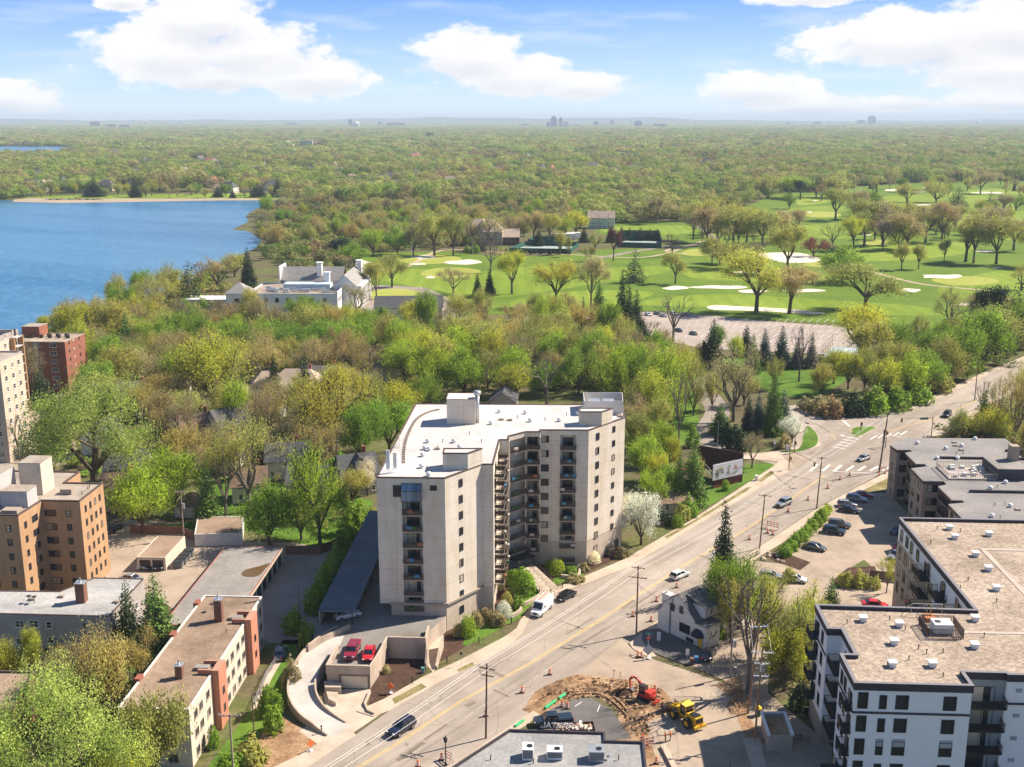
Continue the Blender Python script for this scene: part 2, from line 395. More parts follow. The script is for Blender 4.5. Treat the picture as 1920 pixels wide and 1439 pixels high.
# golf course
GOLF_PX = [(668,478),(700,474),(790,473),(850,472),(905,480),(980,482),(1060,478),(1130,468),(1200,466),(1250,470),(1290,455),(1240,448),(1120,440),(1110,422),(1160,419),
   (1240,416),(1300,418),(1370,395),(1420,380),(1445,364),(1500,362),(1560,358),(1620,350),(1700,343),(1800,340),(2000,340),(2100,480),(2060,640),(1760,618),(1700,610),(1560,606),
   (1400,600),(1262,585),(1210,583),(1130,600),(1060,602),(985,590),(900,590),(840,590),(780,580),(755,545),(700,540),(655,538),(640,520),(655,500)]
GOLF = [P2(*p) for p in GOLF_PX]
b = MB(); b.poly(GOLF, .06); structure(b.build('golf_course', mt_rough))
k = 0
for pts in ([(690,520),(760,505),(900,510),(1000,500),(1100,505),(1240,500),(1245,512),(1130,530),(1040,545),(900,560),(820,545),(760,535)],
   [(1180,570),(1330,552),(1500,560),(1720,575),(1760,592),(1560,588),(1400,577),(1300,576)],
   [(960,565),(1060,548),(1180,545),(1225,552),(1150,575),(1050,588),(980,585)],
   [(1290,500),(1400,500),(1520,510),(1560,522),(1500,530),(1380,528),(1290,520)],
   [(1480,392),(1560,386),(1600,392),(1560,400),(1500,404)],[(1500,425),(1600,418),(1660,430),(1600,447),(1520,445)],
   [(1760,540),(1860,510),(2000,500),(2000,560),(1860,565),(1790,560)],[(1580,470),(1700,458),(1800,455),(1830,470),(1740,485),(1620,490)],
   [(1640,372),(1760,362),(1860,355),(1960,356),(1960,380),(1860,390),(1740,392),(1660,392)],[(1120,428),(1200,424),(1290,424),(1290,438),(1180,442)],
   [(1500,370),(1550,366),(1570,374),(1530,384),(1495,384)],[(1820,400),(1960,396),(1960,440),(1880,450),(1800,430)]):
 sheet('fairway', pts, .09, mt_fair, smooth=5)
for cx, cy, rx, ry in ((800,487,60,9),(725,500,30,9),(845,512,55,10),(1740,395,40,6),(1540,403,35,6),(1640,455,30,5),(1310,474,32,7),(1540,497,32,5),(1810,527,60,9)):
 sheet('putting_green', [(cx + rx * math.cos(t) * (1 + .12 * math.sin(2 * t + cx)), cy + ry * math.sin(t)) for t in [i * math.pi / 6 for i in range(12)]],.12, mt_green, smooth=3)
BUNK = [(868,493,33,6.5),(795,483,24,4.5),(678,493,16,5),(785,496,17,2.5),(1268,541,28,4.5),(1350,539,52,4.5),(1410,547,30,4),(1505,546,50,4),(1430,511,62,3.5),(1765,519,42,6.5),(1706,545,21,5),
  (1673,357,17,2.8),(1724,360,13,2),(1852,362,34,2.6),(1730,385,19,2.2),(1655,379,10,1.8),(1735,353,8,1),(1845,472,18,2.5),(1625,441,11,2),(1516,398,7,1.5),(1528,377,6,1),(1745,405,8,1.8),(1812,572,20,4),(806,521,10,3),(1870,503,9,1.5)]
for i, (cx, cy, rx, ry) in enumerate(BUNK):
 rr = random.Random(i)
 sheet('bunker', [(cx + rx * math.cos(t) * rr.uniform(.72,1.15), cy + ry * .8 * math.sin(t) * rr.uniform(.5,1.2)) for t in [j * math.pi / 5 for j in range(10)]],.16, mt_sand, smooth=4)
sheet('bunker', [(1325,577),(1342,573),(1380,575),(1440,578),(1500,582),(1547,588),(1520,590),(1440,585),(1380,583),(1340,582)],.16, mt_sand, smooth=4)
def path_strip(name, pts, w, z, m, px=True, sm=5):
 if px: pts = [P2(*p) for p in pts]
 if sm: pts = smooth_path(pts, sm, False)
 L_, R_ = [],[]
 for i, p in enumerate(pts):
  a = Vector(pts[max(0, i - 1)][:2]); c = Vector(pts[min(len(pts) - 1, i + 1)][:2]); d = (c - a).normalized(); n = Vector((-d.y, d.x)) * w / 2
  p = Vector(p[:2]); L_.append(p + n); R_.append(p - n)
 b = MB(); n = len(pts); b.add([(q.x, q.y, z) for q in L_] + [(q.x, q.y, z) for q in R_],[(n + i, n + i + 1, i + 1, i) for i in range(n - 1)])
 return structure(b.build(name, m))
mt_path = M('cart_path', (.42,.31,.22),.9,.15,.1,2)
path_strip('cart_path', [(640,512),(700,503),(760,502),(830,470),(960,475),(1070,478),(1180,484),(1240,478),(1290,462),(1320,452)],3.0,.13, mt_path)
path_strip('cart_path', [(1290,478),(1250,470),(1330,458),(1420,478),(1480,490),(1540,488),(1640,512),(1720,532),(1790,540),(1880,548)],3.2,.135, mt_path)
path_strip('cart_path', [(1120,485),(1230,466),(1300,462),(1340,450),(1290,410)],5,.14, mt_lot)
sheet('tan_turf', [(1420,477),(1500,475),(1540,490),(1470,493)],.15, mt_sand, smooth=3)
# round lawn with hedge in front of the club
sheet('round_lawn', [(770 + 60 * math.cos(t) - 30,555 + 16 * math.sin(t)) for t in [i * math.pi / 8 for i in range(16)]],.18, mt_lot)
sheet('round_lawn', [(770 + 52 * math.cos(t) - 30,554 + 12 * math.sin(t)) for t in [i * math.pi / 8 for i in range(16)]],.20, mt_green)
sheet('club_forecourt', [(650,560),(700,535),(800,540),(850,565),(860,600),(800,600),(700,590)],.15, mt_lot)

# club car park with its bay lines
mt_pink = M_ground('club_lot_asphalt', [(.28,(.27,.225,.195)),(.5,(.345,.29,.25)),(.74,(.40,.34,.295))],.05,3,.3)
sheet('parking_lot', [(980,592),(1060,596),(1150,590),(1215,586),(1330,592),(1440,603),(1560,612),(1640,622),(1660,650),(1590,668),(1440,660),(1320,655),(1250,640),(1150,622),(990,612)],.10, mt_pink)
b = MB()
for row in range(6):
 y0 = 598 + row * 9.6
 for i in range(22):
  x = 1290 + i * 15 - row * 5 + (8 if row > 2 else 0)
  if x > 1610 or (row > 3 and x < 1330): continue
  a = P(x + 9, y0,.12); c = P(x, y0 + 6.5,.12)
  d = (c - a).normalized(); n = Vector((-d.y, d.x, 0)) * .11
  b.add([a - n, c - n, c + n, a + n],[(0,1,2,3)])
structure(b.build('parking_lines', mt_white))
sheet('park_lawn', [(1190,770),(1240,690),(1290,660),(1330,668),(1430,668),(1480,690),(1590,700),(1560,730),(1500,745),(1440,735),(1380,700),(1330,700),(1300,720),(1310,790),(1260,850),(1200,860)],.03, mt_lawn, smooth=3)

# main road, side roads
ROAD = [(500,1490),(580,1437),(650,1390),(730,1333),(823,1280),(914,1236),(960,1206),(978,1188),(992,1160),(1042,1112),(1090,1098),(1175,1065),(1249,1021),(1310,983),(1415,921),(1478,885),
  (1488,874),(1500,862),(1530,842),(1560,822),(1585,800),(1617,783),(1655,777),(1710,768),(1800,728),(1850,703),(1925,672),(2200,560),(2200,620),(1925,716),(1830,765),(1792,790),(1722,832),(1665,882),
  (1608,912),(1525,957),(1400,1040),(1330,1090),(1235,1160),(1180,1205),(1150,1235),(1000,1333),(900,1403),(820,1490)]
sheet('road', ROAD, .020, mt_road)
sheet('side_road', [(985,1343),(1165,1198),(1185,1216),(1215,1234),(1290,1258),(1345,1277),(1385,1288),(1377,1333),(1430,1500),(1215,1500),(1190,1380),(1150,1325),(1100,1295),(1040,1310)],.024, mt_road2)
sheet('side_road', [(1478,886),(1440,868),(1408,860),(1365,858),(1320,872),(1300,868),(1335,856),(1375,848),(1420,850),(1460,846),(1520,832),(1560,822),(1530,852)],.026, mt_road2)
sheet('side_road', [(1478,888),(1560,838),(1600,800),(1625,790),(1600,776),(1540,790),(1500,780),(1490,771),(1510,766),(1535,786),(1536,812),(1500,838),(1450,848)],.023, mt_road)
path_strip('side_road', [(1375,858),(1340,840),(1320,818),(1335,795),(1345,770),(1330,745),(1310,720),(1295,705),(1260,690)],7.5,.028, mt_lot)
path_strip('side_road', [(1490,850),(1525,815),(1520,790),(1500,775),(1470,762)],9,.030, mt_road)
sheet('pavement', [(1300,1250),(1345,1168),(1400,1050),(1500,1062),(1560,1100),(1690,1135),(1690,1170),(1530,1160),(1440,1180),(1440,1300),(1560,1400),(1560,1500),(1425,1500),(1377,1333),(1385,1288)],.012, mt_road2)
sheet('parking_lot', [(1462,1040),(1500,1000),(1535,968),(1590,935),(1625,925),(1665,925),(1700,960),(1720,1090),(1660,1085),(1620,1050),(1560,1085),(1500,1075),(1475,1058),(1455,1050)],.016, mt_road2)
sheet('parking_lot', [(190,990),(240,975),(420,985),(430,1015),(530,1018),(640,1020),(610,1100),(560,1190),(500,1190),(340,1150),(270,1110),(200,1110)],.016, mt_road2)
sheet('pavement', [(1545,1075),(1700,1080),(1700,1175),(1525,1170),(1500,1090)],.008, mt_road2)
sheet('pavement', [(1160,1340),(1215,1340),(1225,1450),(1150,1450)],.010, mt_dirt)
sheet('back_lane', [(535,1045),(640,1022),(700,1000),(710,1150),(640,1200),(560,1210),(500,1205),(470,1140)],.020, mt_lot)
sheet('back_lane', [(0,790),(60,770),(130,790),(140,860),(90,880),(150,900),(60,925),(0,900)],.016, mt_road2, smooth=3)
# kerb-side strips, pavements as real steps
slab('sidewalk', [(480,1455),(560,1418),(598,1394),(640,1376),(655,1368),(668,1380),(648,1392),(578,1439),(500,1488)],0,.13, mt_walk)
UP = [(668,1335),(720,1312),(790,1272),(860,1240),(945,1196),(968,1180),(975,1165),(1015,1115),(1060,1096),(1100,1080),(1170,1050),(1235,1012),(1300,974),(1400,908),(1455,872),(1462,862),
  (1484,870),(1477,886),(1415,922),(1310,984),(1249,1022),(1175,1066),(1090,1099),(1042,1113),(992,1161),(978,1189),(960,1207),(914,1237),(823,1281),(730,1334),(700,1345)]
slab('sidewalk', UP, 0,.13, mt_walk)
for pts in ([(740,1322),(800,1290),(790,1283),(735,1312)],[(860,1262),(890,1248),(886,1243),(856,1257)],[(1250,1012),(1400,922),(1410,914),(1400,915),(1300,978),(1245,1008)],[(1428,905),(1452,888),(1446,884),(1420,902)]):
 sheet('grass_strip', pts, .134, mt_dry)
slab('sidewalk', [(1180,1207),(1235,1162),(1400,1042),(1525,959),(1608,914),(1668,884),(1674,893),(1615,922),(1535,972),(1462,1022),(1425,1044),(1330,1110),(1240,1178),(1212,1200),(1216,1218),(1232,1232),(1216,1234),(1186,1217)],0,.13, mt_walk)
slab('sidewalk', [(1655,778),(1710,769),(1800,729),(1850,704),(1925,673),(1925,667),(1850,697),(1795,722),(1705,763),(1650,772)],0,.13, mt_walk)
slab('sidewalk', [(1732,822),(1796,787),(1835,764),(1925,714),(1925,721),(1850,765),(1820,795),(1790,812)],0,.13, mt_walk)
slab('sidewalk', [(820,1470),(900,1401),(985,1344),(1000,1334),(1012,1341),(985,1362),(930,1395),(850,1470)],0,.13, mt_walk)
slab('sidewalk', [(1392,1385),(1425,1385),(1450,1500),(1428,1500)],0,.13, mt_walk)
slab('sidewalk', [(1290,878),(1380,858),(1460,846),(1540,830),(1536,838),(1465,854),(1478,868),(1410,862),(1360,862),(1310,880)],0,.12, mt_walk)
# traffic island and round verge, kerbed
def isle(pts, sm=3):
 pts = [P2(*p) for p in pts]; pts = smooth_path(pts, sm)
 b = MB(); b.prism(pts, 0,.15); structure(b.build('kerb', mt_walk))
 c = Vector((sum(p[0] for p in pts) / len(pts), sum(p[1] for p in pts) / len(pts)))
 q = [tuple(c + (Vector(p) - c) * (1 - .3 / max(1,(Vector(p) - c).length))) for p in pts]
 b = MB(); b.poly(q, .156); structure(b.build('grass_verge', mt_lawn))
isle([(1598,803),(1640,801),(1636,808),(1603,820)],4)
isle([(1480,845),(1500,840),(1512,800),(1530,812),(1535,825),(1530,838),(1500,848),(1460,850)],4)
sheet('grass_verge', [(1310,925),(1352,895),(1400,880),(1440,868),(1452,872),(1440,885),(1395,908),(1310,962),(1270,985),(1240,990)],.05, mt_lawn)
sheet('grass_verge', [(1392,905),(1385,885),(1400,872),(1440,870),(1455,874),(1432,892)],.055, mt_lawn)
sheet('garden_bed', [(1440,1045),(1540,955),(1560,955),(1480,1040),(1520,1055),(1500,1070),(1450,1052)],.03, mt_mulch)
sheet('garden_bed', [(1560,1090),(1590,1065),(1640,1062),(1650,1090),(1620,1105),(1570,1103)],.03, mt_mulch)
sheet('dry_grass', [(1560,955),(1600,925),(1665,890),(1672,900),(1670,920),(1620,925),(1560,955)],.034, mt_dry)
sheet('grass_verge', [(1395,1120),(1412,1100),(1418,1120),(1416,1160),(1395,1165)],.03, mt_lawn)
sheet('garden_bed', [(690,1335),(800,1262),(801,1180),(745,1190),(700,1260)],.05, mt_mulch)
sheet('garden_bed', [(818,1246),(870,1215),(882,1190),(850,1180),(835,1190)],.05, mt_mulch)
sheet('grass_verge', [(872,1212),(965,1165),(968,1150),(930,1150),(885,1182)],.056, mt_lawn, smooth=3)
sheet('garden_bed', [(835,1190),(880,1150),(930,1140),(975,1110),(1000,1100),(1090,1080),(1160,1045),(1160,1020),(1100,1040),(1000,1040),(930,1080),(840,1150)],.04, mt_mulch)
sheet('grass_verge', [(968,1158),(975,1130),(1040,1085),(1090,1072),(1095,1080),(1040,1098),(990,1140),(972,1162)],.06, mt_lawn)
sheet('dry_grass', [(470,1439),(500,1360),(540,1350),(600,1392),(560,1418),(480,1456)],.03, mt_dirt, smooth=2)
sheet('lawn', [(470,1330),(500,1260),(530,1200),(560,1200),(545,1300),(520,1350),(440,1420),(420,1439),(390,1439)],.02, mt_lawn)
sheet('lawn', [(300,985),(390,970),(400,900),(470,900),(700,940),(640,1020),(540,1016),(420,985),(330,1000)],.02, mt_lawn, smooth=2)
sheet('dirt_lot', [(985,1332),(1000,1302),(1040,1280),(1080,1266),(1145,1272),(1200,1280),(1240,1292),(1262,1322),(1240,1345),(1222,1352),(1214,1372),(1250,1500),(1205,1500),(1190,1377),(1180,1368),(1150,1325),(1110,1306),(1060,1316),(1012,1341)],.032, mt_dirt, smooth=2)
sheet('dirt_lot', [(1340,1285),(1388,1265),(1395,1290),(1390,1320),(1420,1370),(1440,1395),(1400,1390),(1378,1335),(1372,1310)],.034, mt_dirt)
sheet('parking_lot', [(1000,1375),(1012,1342),(1055,1319),(1085,1310),(1110,1310),(1145,1330),(1178,1375),(1185,1385),(1000,1400)],.040, mt_dark)

# paint
def stripe(bm, a, c, w, z=.030):
 a = P(*a, z); c = P(*c, z); d = (c - a).normalized(); n = Vector((-d.y, d.x, 0)) * w / 2
 bm.add([a - n, c - n, c + n, a + n],[(0,1,2,3)])
CL = [(560,1508),(736,1400),(864,1315),(987,1248),(1106,1175),(1275,1065),(1406,989),(1520,910),(1547,890)]
CLF = [(1660,810),(1766,782),(1827,753),(1914,712),(2100,630)]
b = MB()
for Cc in (CL, CLF):
 w = [P(*p, .03) for p in Cc]
 for i in range(len(w) - 1):
  d = (w[i + 1] - w[i]).normalized(); n = Vector((-d.y, d.x, 0))
  for o in (-.17,.17):
   b.add([w[i] + n * (o - .07), w[i + 1] + n * (o - .07), w[i + 1] + n * (o + .07), w[i] + n * (o + .07)],[(0,1,2,3)])
for q in ([(1500,788),(1530,795),(1555,810),(1567,824)],[(1592,805),(1600,820)]):
 for i in range(len(q) - 1): stripe(b, q[i], q[i + 1],.2)
structure(b.build('yellow_road_lines', mt_yellow))
b = MB()
w = [P(*p, .03) for p in CL]
for sgn, off in ((1,3.55),(-1,3.55)):
 for i in range(len(w) - 1):
  d = w[i + 1] - w[i]; L_ = d.length; d.normalize(); n = Vector((-d.y, d.x, 0)) * sgn
  t = 0
  while t + 2.4 < L_:
   a = w[i] + d * t + n * off; c = a + d * 2.4; m_ = Vector((-d.y, d.x, 0)) * .045
   b.add([a - m_, c - m_, c + m_, a + m_],[(0,1,2,3)]); t += 12
structure(b.build('lane_dashes', M('worn_white_paint', (.50,.44,.37),.8,.3,1,6))); b = MB()
for i in range(8):
 x = 1525 + i * 22.5; stripe(b, (x - 6,880 - i * .2 + 4),(x + 8,871 + i * .8),.75)
for i in range(7):
 x = 1562 + i * 6.5; y = 838 - i * 4.6; stripe(b, (x, y),(x + 22, y + 4.0),.55)
for i in range(5):
 x = 1632 + i * 14; y = 824 - i * 2; stripe(b, (x, y),(x + 12, y - 7),.55)
stripe(b, (1640,812),(1690,820),.35); stripe(b, (1580,788),(1593,800),.8); stripe(b, (1560,884),(1640,888),.4)
for p in ((1513,794),(1580,817)): stripe(b, (p[0] - 4, p[1] - 1.5),(p[0] + 4, p[1] + 1.5),.8)
stripe(b, (1120,1335),(1125,1322),.15,.05); stripe(b, (1078,1325),(1091,1316),.15,.05)
structure(b.build('white_road_lines', mt_white))
# repair patches and utility covers on the main road
b = MB(); rr = random.Random(4)
for i in range(34):
 t = rr.random(); j = int(t * (len(w) - 1)); d = w[j + 1] - w[j]; q = w[j] + d * rr.random(); d.normalize(); n = Vector((-d.y, d.x, 0))
 q = q + n * rr.uniform(-6,6); l, h = rr.uniform(.6,5), rr.uniform(.1,.5)
 if i % 4 == 0:
  b.add([q + Vector((.38 * math.cos(a),.38 * math.sin(a),-.004)) for a in [k * .785 for k in range(8)]],[tuple(range(8))])
 else:
  a = rr.choice((0,0,1.57)); e = d * math.cos(a) + n * math.sin(a); g = Vector((-e.y, e.x, 0)); z = Vector((0,0,-.006))
  b.add([q - e * l - g * h + z, q + e * l - g * h + z, q + e * l + g * h + z, q - e * l + g * h + z],[(0,1,2,3)])
structure(b.build('road_patches', M('patch_tar', (.215,.172,.135),.9,.2,.5)))

b = MB(); rr = random.Random(77); dz = [P2(*p) for p in [(990,1330),(1040,1282),(1080,1268),(1150,1274),(1235,1294),(1258,1322),(1222,1350),(1212,1400),(1190,1376),(1150,1325),(1110,1306),(1060,1316)]]
xs = [p[0] for p in dz]; ys = [p[1] for p in dz]; n = 0
while n < 900:
 p = (rr.uniform(min(xs), max(xs)), rr.uniform(min(ys), max(ys)))
 if not inside(p, dz): continue
 n += 1; s_ = rr.uniform(.05,.22) * (1.6 if rr.random() < .06 else 1); T = Matrix.Translation((p[0], p[1],.05)) @ Matrix.Rotation(rr.uniform(0,6),4,(rr.random(), rr.random(), rr.random() + .1)); b.box(-s_, -s_ * .7,-s_ * .5, s_, s_ * .7, s_ * .5, n % 3 == 0, T)
o = b.build('loose_clods', [mt_dirt, mt_mulch]); o['kind'] = 'stuff'; o['label'] = 'loose clods of earth over the dug strip'
# ------------------------------------------------------------------ vegetation
def leaf_mat(name, trans=.5, contrast=1.0, instanced=False, cols=None):
 m, nt, b = nodes(name); setb(b, .75,0,.25)
 oi = nt.nodes.new('ShaderNodeObjectInfo')
 if instanced: base = ramp_(nt, oi.outputs['Random'], cols)
 else: base = oi.outputs['Color']
 tc = nt.nodes.new('ShaderNodeTexCoord')
 n = noise_(nt, 5,3,.6); n2 = noise_(nt, 45,1,.5)
 k = .30 * contrast
 c = mixc(nt, .8, base, ramp_(nt, n, [(.32,(.5 - k * .6,) * 3),(.5,(.5,.5,.5)),(.68,(.5 + k, .5 + k, .5 + k * .4))]), 'OVERLAY')
 c = mixc(nt, .7 * contrast, c, ramp_(nt, n2,[(.3,(.40,.36,.36)),(.5,(.5,.5,.5)),(.7,(.64,.66,.58))]), 'OVERLAY')
 nt.links.new(c, b.inputs['Base Color'])
 tr = nt.nodes.new('ShaderNodeBsdfTranslucent'); nt.links.new(c, tr.inputs[0])
 mx = nt.nodes.new('ShaderNodeMixShader'); mx.inputs[0].default_value = trans
 out = [x for x in nt.nodes if x.type == 'OUTPUT_MATERIAL'][0]
 nt.links.new(b.outputs[0], mx.inputs[1]); nt.links.new(tr.outputs[0], mx.inputs[2]); nt.links.new(mx.outputs[0], out.inputs[0])
 return m
ML = leaf_mat('foliage'); MN = leaf_mat('needles', .12,.7)
MBK = M('bark', (.115,.085,.06),.95,.3,3,20); MBG = M('bark_grey', (.16,.13,.105),.95,.25,3,20)

def quads(C, S, rng, flat=0.0, aspect=1.0, N=None, jit=.7):
 """Leaf clump faces: centres C (n,3), sizes S (n,), leaning to face along N."""
 n = len(C)
 a = rng.normal(size=(n, 3))
 if N is not None:
  N = N / (np.linalg.norm(N, axis=1)[:, None] + 1e-9) + rng.normal(size=(n, 3)) * jit; N /= np.linalg.norm(N, axis=1)[:, None]; a -= (a * N).sum(1)[:, None] * N; a /= np.linalg.norm(a, axis=1)[:, None] + 1e-9
  b = np.cross(N, a); a = a * S[:, None] * .5; b = b * S[:, None] * .5; j = rng.uniform(.6,1.25, size=(n, 4))
  return np.stack([C + a * j[:, :1], C + b * j[:, 1:2], C - a * j[:, 2:3], C - b * j[:, 3:4]],1).reshape(-1,3)
 a[:, 2] *= (1 - flat); a /= np.linalg.norm(a, axis=1)[:, None] + 1e-9
 b = rng.normal(size=(n, 3)); b -= (b * a).sum(1)[:, None] * a; b /= np.linalg.norm(b, axis=1)[:, None] + 1e-9
 a = a * S[:, None] * .5 * aspect; b = b * S[:, None] * .5
 j = rng.uniform(.6,1.25, size=(n, 4))
 return np.stack([C + a * j[:, :1], C + b * j[:, 1:2], C - a * j[:, 2:3], C - b * j[:, 3:4]],1).reshape(-1,3)
def np_mesh(name, V, m, tri=None):
 me = bpy.data.meshes.new(name); n = len(V) // 4
 me.vertices.add(len(V)); me.vertices.foreach_set('co', V.astype(np.float32).ravel())
 me.loops.add(4 * n); me.loops.foreach_set('vertex_index', np.arange(4 * n, dtype=np.int32))
 me.polygons.add(n); me.polygons.foreach_set('loop_start', np.arange(0,4 * n, 4, dtype=np.int32))
 me.polygons.foreach_set('loop_total', np.full(n, 4, dtype=np.int32))
 me.materials.append(m); me.update(calc_edges=True); return me

def skeleton(seed, clear=.24, limbs=4, spread=.65, levels=4, gravity=.0, lean=.03, kids=(2,3), shrink=.72):
 rr = random.Random(seed); seg = []; tips = []
 def grow(p, d, L, r, lv):
  n = 3; q = p
  for i in range(n):
   d2 = (d + Vector((rr.gauss(0,.10), rr.gauss(0,.10), rr.gauss(0,.06) + .05 - gravity * (lv > 1)))).normalized()
   e = q + d2 * L / n; seg.append((q, e, r * (1 - .28 * i / n), r * (1 - .28 * (i + 1) / n), lv)); q, d = e, d2
   if lv >= 2 or (lv == 1 and i == 2): tips.extend([(q, d)] * (1 if lv < levels - 1 else 2))
  if lv >= levels: return
  for k in range(rr.randint(*kids)):
   ax = d.orthogonal().normalized(); ax.rotate(Matrix.Rotation(rr.uniform(0,6.28),3, d))
   dd = (d * rr.uniform(.7,1.0) + ax * rr.uniform(.35,1.0) * spread * 1.15).normalized()
   grow(q if rr.random() < .6 else q - d * L * rr.uniform(.05,.4), dd, L * rr.uniform(.8,1.1) * shrink, r * .58, lv + 1)
 t = Vector((rr.gauss(0, lean), rr.gauss(0, lean),1)).normalized()
 p0 = Vector((0,0,0)); p1 = t * clear
 seg.append((p0 - Vector((0,0,.03)), p0 + t * clear * .3,.034,.026,0)); seg.append((p0 + t * clear * .3, p1,.026,.022,0))
 for k in range(limbs):
  a = 2 * math.pi * (k + rr.uniform(-.3,.3)) / limbs
  d = Vector((math.cos(a) * spread, math.sin(a) * spread, rr.uniform(.75,1.25))).normalized()
  if k == 0: d = Vector((rr.gauss(0,.12), rr.gauss(0,.12),1)).normalized()
  grow(p1 - t * rr.uniform(0, clear * .3), d, rr.uniform(.20,.27),.0155,1)
 return seg, tips
def tree_meshes(name, seed, n_leaf, size, sk, radius=.07, bark=MBK, limit=None, twigs=True, leafm=None, droop=0, shell=0.0):
 seg, tips = skeleton(seed, **sk); rng = np.random.default_rng(seed)
 allp = np.array([list(s[1]) for s in seg]); k = .97 / allp[:, 2].max(); hw = np.abs(allp[:, :2]).max()
 b = MB()
 for a, e, r0, r1, lv in seg:
  b.tube(a * k, e * k, max(r0 * k, .0016), max(r1 * k, .0012),5 if lv < 2 else 3,0, False)
 trunk = b.mesh(name + '_trunk', bark)
 T = np.array([list(t[0]) for t in tips]) * k
 idx = rng.integers(0, len(T), n_leaf)
 off = rng.normal(size=(n_leaf, 3)) * radius * np.array([1,1,.75])
 if droop: off[:, 2] -= np.abs(rng.normal(size=n_leaf)) * droop
 C = T[idx] + off; k_ = C[:, 2] > .1; C = C[k_]; off = off[k_]
 S = size * rng.uniform(.55,1.35, len(C))
 crown = np_mesh(name + '_crown', quads(C, S, rng, N=off * 9 + (C - np.array([0,0,.52])), jit=.55), leafm or ML)
 return trunk, crown
def conifer_meshes(name, seed, layers=28, n=230, width=.2, size=.032, gap=0.0):
 rr = random.Random(seed); rng = np.random.default_rng(seed); b = MB(); b.tube((0,0,-.02),(0,0,.98),.016,.002,6,0, False); Cs = []; Ss = []
 for i in range(layers):
  z = .07 + .92 * (i / layers); r = width * (1 - (z - .05) ** 1.15) * rr.uniform(.82,1.12) + .01
  nb = max(5, int(13 * (1 - z) + 5)); a0 = rr.uniform(0,6.28)
  for k in range(nb):
   if rr.random() < gap: continue
   a = a0 + k * 6.283 / nb + rr.uniform(-.2,.2); rl = r * rr.uniform(.7,1.15)
   e = Vector((math.cos(a) * rl, math.sin(a) * rl, z - rl * .32)); s = Vector((0,0, z))
   if z < .6: b.tube(s, e, .0035,.001,3,0, False)
   m = max(4, int(n * (rl / width) / 8)); t = rng.uniform(.12,1, m) ** .7
   P_ = np.array(s)[None] + t[:, None] * np.array(e - s)[None]; P_[:, 2] -= .02 * t * rng.uniform(0,1.2, m)
   P_ += rng.normal(size=(m, 3)) * (.012 + .01 * t[:, None]); Cs.append(P_); Ss.append(size * rng.uniform(.6,1.2, m) * (.6 + .5 * (1 - z)))
 C = np.concatenate(Cs); S = np.concatenate(Ss)
 return b.mesh(name + '_trunk', MBK), np_mesh(name + '_crown', quads(C, S, rng, .35), MN)
def bush_meshes(name, seed, n=900, size=.12, rough=.28):
 rng = np.random.default_rng(seed); d = rng.normal(size=(n, 3)); d /= np.linalg.norm(d, axis=1)[:, None]; d[:, 2] = np.abs(d[:, 2])
 lob = 1 + rough * np.sin(d[:, 0] * 4 + seed) * np.cos(d[:, 1] * 5 + seed * 2) + rng.normal(size=n) * .08
 rad = rng.uniform(.55,1, n) ** .4 * lob
 C = d * rad[:, None] * np.array([.5,.5,.9]) + np.array([0,0,.04]); b = MB()
 for i in range(5): b.tube((0,0,-.05), Vector(C[i]) * .8,.02,.006,4,0, False)
 return b.mesh(name + '_stem', MBK), np_mesh(name + '_crown', quads(C, size * rng.uniform(.6,1.3, n), rng, N=d, jit=.5), ML)

SK_R = dict(clear=.10, limbs=7, spread=.85, levels=3, shrink=.78, kids=(3,4))
SK_W = dict(clear=.15, limbs=7, spread=1.1, levels=4, shrink=.74)
SK_V = dict(clear=.26, limbs=6, spread=.62, levels=4, shrink=.74)
VAR = {
 'leafy': [tree_meshes('leafy', s, 9500,.031, SK_R, .085) for s in (1,2,3,4)],
 'wide': [tree_meshes('wide', s, 30000,.0125, SK_W, .062) for s in (11,12)],
 'light': [tree_meshes('light', s, 8600,.023, SK_R, .078) for s in (21,22,23,24)],
 'elm': [tree_meshes('elm', s, 8200,.023, SK_V, .068) for s in (31,32,33,34)],
 'bud': [tree_meshes('bud', s, 5600,.0150, dict(clear=.17, limbs=6, spread=.8, levels=5, shrink=.72, kids=(2,3)),.055, MBG) for s in (41,42,43)],
 'bare': [tree_meshes('bare', s, 500,.010, dict(clear=.22, limbs=5, spread=.62, levels=5, shrink=.72, kids=(2,3)),.03, MBG) for s in (51,52)],
 'willow': [tree_meshes('willow', 61,8200,.026, SK_R, .055, droop=.12)],
 'spruce': [conifer_meshes('spruce', s) for s in (71,72,73)],
 'pine': [conifer_meshes('pine', 81,13,190,.34,.038,.25), tree_meshes('pine', 82,4200,.032, dict(clear=.34, limbs=6, spread=1.0, levels=3),.06, leafm=MN)],
 'arbor': [conifer_meshes('arbor', 91,34,170,.27,.036)],
 'bush': [bush_meshes('bush', s) for s in (5,6,7)],
 'clipped': [bush_meshes('clipped', 9,1800,.075,.06)],
}
